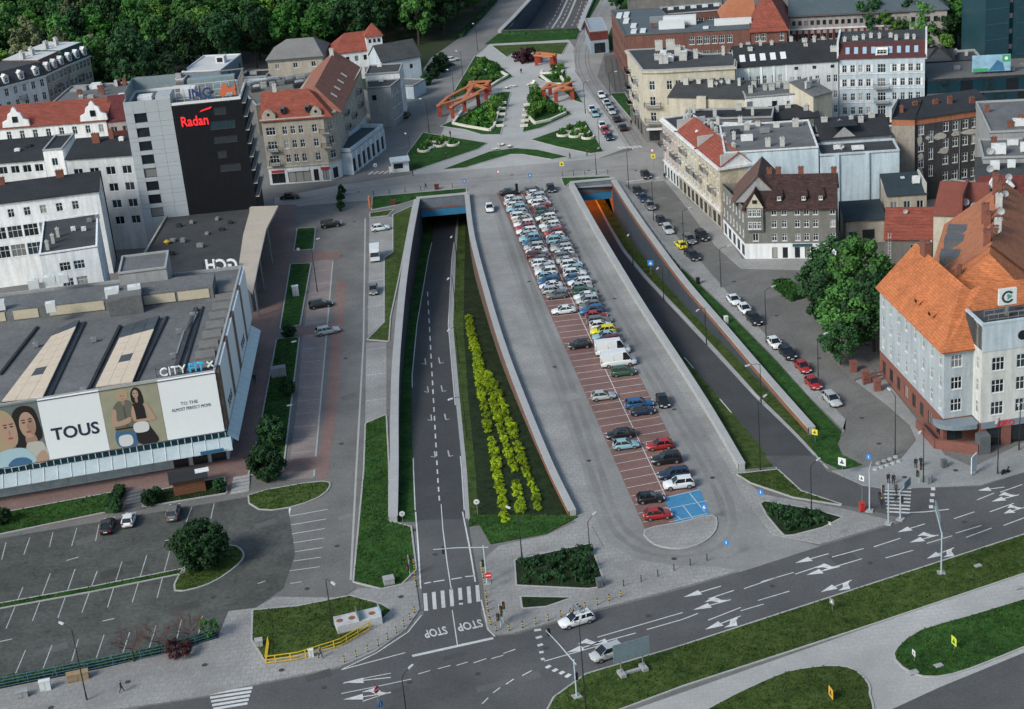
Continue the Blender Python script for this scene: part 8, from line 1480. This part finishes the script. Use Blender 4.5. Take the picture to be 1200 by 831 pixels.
# ---- pedestrians
cloth = {}
def person(label, px_, face, jacket, trousers, seed, stride=.28, sc=1.0):
    rg = random.Random(seed); p = g2(*px_); t = g2(*face); a = math.atan2(t.y-p.y, t.x-p.x)-math.pi/2
    me = bpy.data.meshes.new('person'); s = stride
    V = [(0,0,.95),(0,.01,1.15),(0,.0,1.38),(0,.02,1.5),(0,.05,1.62),(0,.05,1.74),  # pelvis..head top
         (-.1,0,.9),(-.11,s*.55,.5),(-.11,s*.9,.09),(-.11,s*.9+.14,.05), (.1,0,.9),(.11,-s*.25,.5),(.11,-s*1.0,.12),(.11,-s*1.0+.12,.05),
         (-.19,0,1.4),(-.24,-.08*s*4,1.12),(-.23,.05-s*.3,.9),(-.23,.08-s*.3,.8), (.19,0,1.4),(.24,.1,1.12),(.23,.22,.93),(.23,.26,.85)]
    E = [(0,1),(1,2),(2,3),(3,4),(4,5),(0,6),(6,7),(7,8),(8,9),(0,10),(10,11),(11,12),(12,13),(2,14),(14,15),(15,16),(16,17),(2,18),(18,19),(19,20),(20,21)]
    Rr = [.15,.14,.16,.06,.10,.07,.10,.075,.05,.045,.10,.075,.05,.045,.075,.055,.04,.035,.075,.055,.04,.035]
    me.from_pydata(V, E, []); o = link('person', me, None, (p.x, p.y, .09), a); o.scale = (sc, sc, sc); tag(o, label, 'person')
    md = o.modifiers.new('skin', 'SKIN'); lay = me.skin_vertices[0] if me.skin_vertices else None
    if lay is None:
        bmx = bmesh.new(); bmx.from_mesh(me); bmx.verts.layers.skin.verify(); bmx.to_mesh(me); bmx.free(); lay = me.skin_vertices[0]
    for i, r in enumerate(Rr): lay.data[i].radius = (r, r*.85 if i in (0,1,2) else r)
    lay.data[0].use_root = True; o.modifiers.new('sub', 'SUBSURF').levels = 1; o.modifiers['sub'].render_levels = 1
    key = (jacket, trousers)
    if key not in cloth:
        m = bpy.data.materials.new('clothes'); m.use_nodes = True; nt = m.node_tree; tc = nt.nodes.new('ShaderNodeTexCoord'); sp = nt.nodes.new('ShaderNodeSeparateXYZ'); rp = nt.nodes.new('ShaderNodeValToRGB'); nt.links.new(tc.outputs['Object'], sp.inputs[0]); mp = nt.nodes.new('ShaderNodeMath'); mp.operation = 'DIVIDE'; mp.inputs[1].default_value = 1.85; nt.links.new(sp.outputs['Z'], mp.inputs[0]); nt.links.new(mp.outputs[0], rp.inputs[0]); nt.links.new(rp.outputs[0], nt.nodes['Principled BSDF'].inputs['Base Color']); nt.nodes['Principled BSDF'].inputs['Roughness'].default_value = .9
        cr = rp.color_ramp; cr.interpolation = 'CONSTANT'; cr.elements[0].position = 0; cr.elements[0].color = (.02,.018,.018,1); cr.elements[1].position = .06; cr.elements[1].color = (*trousers,1)
        for pos, c in ((.49, jacket), (.80, (.35,.22,.17)), (.905, (.03,.02,.015))): e_ = cr.elements.new(pos); e_.color = (*c, 1)
        cloth[key] = m
    me.materials.append(cloth[key]); return o
K0, K1, K2, K3 = (.012,.012,.014), (.02,.022,.03), (.05,.055,.06), (.2,.2,.21)
for i, a_ in enumerate([('person in black walking on the bottom left pavement',(143,812),(170,808),K0,K1),('person in dark clothes waiting at the top of the right zebra, left',(1041,567),(1050,600),K0,K1),('person in dark clothes waiting at the top of the right zebra, right',(1047,568),(1050,600),K0,K0),('person in grey crossing the middle of the right zebra',(1050,579),(1040,600),K2,K1),('person in black at the left side of the right zebra',(1033,596),(1050,570),K0,K1),('person in dark jacket crossing at the right side of the zebra',(1050,592),(1050,570),K1,K2),('person standing by the posts on the corner pavement, left',(1073,549),(1080,600),K0,K1),('person standing by the posts on the corner pavement, right',(1079,548),(1080,600),K0,K0),('person walking before the left portal lawn',(499,222),(540,218),K0,K1),('person walking at the square lawn beside the crossing, left',(668,187),(700,184),K0,K1),('person walking at the square lawn beside the crossing, right',(688,184),(720,180),K0,K2),('person standing at the tip of the left flower lawn',(528,161),(500,170),K0,K1),('person with dark coat near the left flower lawn edge',(523,187),(500,200),K1,K1),('person in black beside the shopping centre walkway',(299,449),(290,500),K0,K1),('person near the parked cars on the tram street',(740,148),(730,120),K0,K1),('person before the pink corner tenement',(779,211),(800,240),K0,K1),('person walking past the purple shrubs',(611,87),(620,120),K0,K2),('person by the meter box at the yellow railing',(376,772),(400,780),K3,K1)]): person(*a_, seed=i, stride=.05 if 'stand' in a_[0] or 'wait' in a_[0] else .3)
# bicycle scooter on the corner pavement
p = g2(1178,556); o = thing('parked_scooter', 'dark scooter parked on the corner pavement', 'scooter', (p.x, p.y, .1), .4); m = MB()
m.tube((-.5,-.04,.25),(-.5,.04,.25),.25,n=12); m.build('wheel', tyre, o); m = MB(); m.tube((.6,-.04,.25),(.6,.04,.25),.25,n=12); m.build('wheel', tyre, o); m = MB(); m.bar((-.5,0,.35),(.2,0,.35),.25,.3); m.bar((.2,0,.35),(.62,0,.95),.15,.12); m.bar((-.6,0,.6),(-.05,0,.65),.28,.16); m.build('body', plas, o); m = MB(); m.bar((.55,-.3,1.0),(.55,.3,1.0),.05); m.build('handlebar', pole_m, o)
# slabs in the grass
for i, (x, y, w_) in enumerate([(1070,789,1.2),(1100,781,1.0),(1146,664,.9),(1193,690,.9)]): p = g2(x, y); m = MB(); m.box(-w_/2,w_/2,-w_/3,w_/3,0,.12); tag(m.build('stone_slab', conc, None, (p.x, p.y, .1), .3), 'pale concrete slab in the grass, '+['left one on the oval lawn','right one on the oval lawn','by the cantilever mast','at the right edge'][i], 'slab')
for i in range(9): p = g2(1026+i*3.4, 548+(-3 if i % 2 else 3)-i*1.2); m = MB(); m.tube((0,0,0),(0,0,.25),.45,.3,7); tag(m.build('rockery_stone', conc, None, (p.x, p.y, .08), i), 'pale rockery stone at the end of the cobbled street lawn', 'stone', 'rockery stones')

# ---- wear on the roads: covers and repair patches
ironm = mat('cast_iron', (.05,.048,.046), .7, .2, 2, 8)
cm_ = MB(); cm_.tube((0,0,0),(0,0,.012),.38,n=14); cover = cm_.mesh('manhole_cover', ironm)
for par, z, pts in (('main_road', .021, [(640,760),(760,722),(905,687),(1020,660),(1130,612),(560,790),(480,800),(380,806),(700,770)]), ('west_street', .008, [(400,300),(405,420),(400,520),(395,640),(360,690),(415,260)]), ('east_street', .01, [(800,262),(860,330),(910,370),(960,420),(1010,490),(1030,520)]), ('deck_road', .014, [(620,330),(650,430),(690,540),(720,350),(790,480),(835,560),(790,655)]), ('car_park', .018, [(60,700),(150,660),(250,700),(30,660)]), ('cross_street', .012, [(420,225),(600,205),(690,200),(745,200)]), ('corner_pavement', .102, [(1090,560),(1060,560),(1120,552)]), ('south_pavement', .092, [(60,830),(150,800),(240,780),(330,786),(470,700)]), ('tunnel_ramp_mouth', .018, [(510,650),(540,705)])):
    for x, y in pts: p = g2(x, y); link('manhole_cover', cover, obj(par), (p.x, p.y, z))
rp_ = random.Random(4)
PM = {k: [mat(f'patch_{k}_{i}', (c, c, c*.985), .9, .2, .3, 3, grain=.28) for i, c in enumerate(cc)] for k, cc in dict(main_road=(.1,.068), west_street=(.16,.118), car_park=(.095,.055), deck_road=(.235,.19), east_street=(.16,.12), hillside_road=(.19,.145)).items()}
for par, z, l in (('main_road', .0215, [(520,775,30,1),(610,800,25,0),(820,714,40,0),(980,662,26,1),(1090,640,30,0),(360,800,30,1),(455,815,26,1),(560,812,40,0)]), ('west_street', .0085, [(405,360,16,0),(402,470,18,1),(398,610,20,0),(345,240,20,0)]), ('car_park', .0185, [(90,640,30,0),(200,720,36,1),(40,770,40,0),(280,660,30,1),(120,680,26,1),(300,620,26,0)]), ('deck_road', .0145, [(618,300,10,1),(665,470,16,0),(735,400,14,1),(815,520,18,1)]), ('east_street', .0105, [(830,310,18,1),(900,350,20,0),(1000,480,30,1),(770,235,12,0)]), ('hillside_road', .0165, [(500,150,14,1),(540,70,10,0),(470,175,14,0)])):
    for x, y, w_, d_ in l:
        a, b = g2(x, y), g2(x+w_, y-w_*.26); e = (b-a); n = Vector((-e.y, e.x)).normalized()*rp_.uniform(.8, 2.6); q = [a, b, b+n, a+n*rp_.uniform(.7,1)]; mb = MB(); mb.q([(*v, z) for v in ccw(q)]); mb.build('repair_patch', PM[par][d_], obj(par))
# tyre-darkened wheel tracks
trk = mat('wheel_track', (.185,.183,.18), .85, .2, .1, 1.5, grain=.25)
def track(par, pts, w, z, m):
    P = smooth([g2(*p) for p in pts], 5, False); mb = MB(); n = len(P); N_l = []
    for i, p in enumerate(P): d = (P[min(i+1, n-1)]-P[max(i-1, 0)]).normalized(); nn = Vector((-d.y, d.x))*w/2*(1+.25*math.sin(i*1.7)); N_l.append((p-nn, p+nn))
    for (a, b), (c, d) in zip(N_l, N_l[1:]): mb.q([(*a, z), (*c, z), (*d, z), (*b, z)][::-1])
    return mb.build('wheel_track', m, obj(par))
track('deck_road', [(581,240),(602,300),(626,370),(655,440),(682,520),(705,590),(722,625),(755,647),(800,652),(845,640),(860,610),(848,570),(820,520),(770,440),(720,355),(680,280),(655,228)], .9, .0135, trk); track('deck_road', [(592,240),(612,300),(637,370),(666,440),(694,520),(717,590),(735,622),(765,640),(800,644),(835,632),(848,606),(836,570),(808,520),(759,440),(709,355),(670,280),(648,228)], .9, .0137, trk)

for k in range(5):
    pl = [g2(*lerp((716+k*6,68),(722+k*6.4,108), t/6)) for t in range(7)]; mb = MB()
    for a, b in zip(pl, pl[1:]): d = (b-a).normalized(); n = Vector((d.y,-d.x)); mb.q([(*(a-n*.08), .02), (*(b-n*.08), .02), (*(b+n*.08), .02), (*(a+n*.08), .02)][::-1])
    mb.build('yard_rail', mat('yard_rail', (.03,.03,.03), .6, .2), obj('tram_yard'))

# ---- grass blades standing over the lawns
rg = random.Random(77); gv, gf = [], []
for lo in [o for o in C.objects if o.name.startswith('lawn')]:
    vs_ = [Vector(v.co[:2]) for v in lo.data.vertices if v.co.z > 0]
    if not vs_ or sum(v.y for v in vs_)/len(vs_) > 262: continue
    n = len(lo.data.vertices)//2; P = vs_[:n]; x0, x1, y0, y1 = min(p.x for p in P), max(p.x for p in P), min(p.y for p in P), max(p.y for p in P)
    for _ in range(int((x1-x0)*(y1-y0)*7)):
        p = (rg.uniform(x0,x1), rg.uniform(y0,y1))
        if not inside(p, P): continue
        for k in range(2):
            a = rg.uniform(0,6.28); h_ = rg.uniform(.08,.26); w_ = rg.uniform(.05,.14); dx, dy = math.cos(a)*w_, math.sin(a)*w_; b = len(gv); lx, ly = rg.uniform(-.12,.12), rg.uniform(-.12,.12)
            gv += [(p[0]-dx,p[1]-dy,.09),(p[0]+dx,p[1]+dy,.09),(p[0]+lx,p[1]+ly,.1+h_)]; gf.append((b,b+1,b+2))
me = bpy.data.meshes.new('grass_tufts'); me.from_pydata(gv, [], gf); me.materials.append(mat('grass_blades', (.014,.05,.010), .9, .5, .35, 2.0, spec=.1, col2=(.06,.10,.022), grain=.3)); o = link('grass_tufts', me); o['kind'] = 'stuff'; o['label'] = 'uneven grass growing on the lawns and verges'; o['category'] = 'grass'
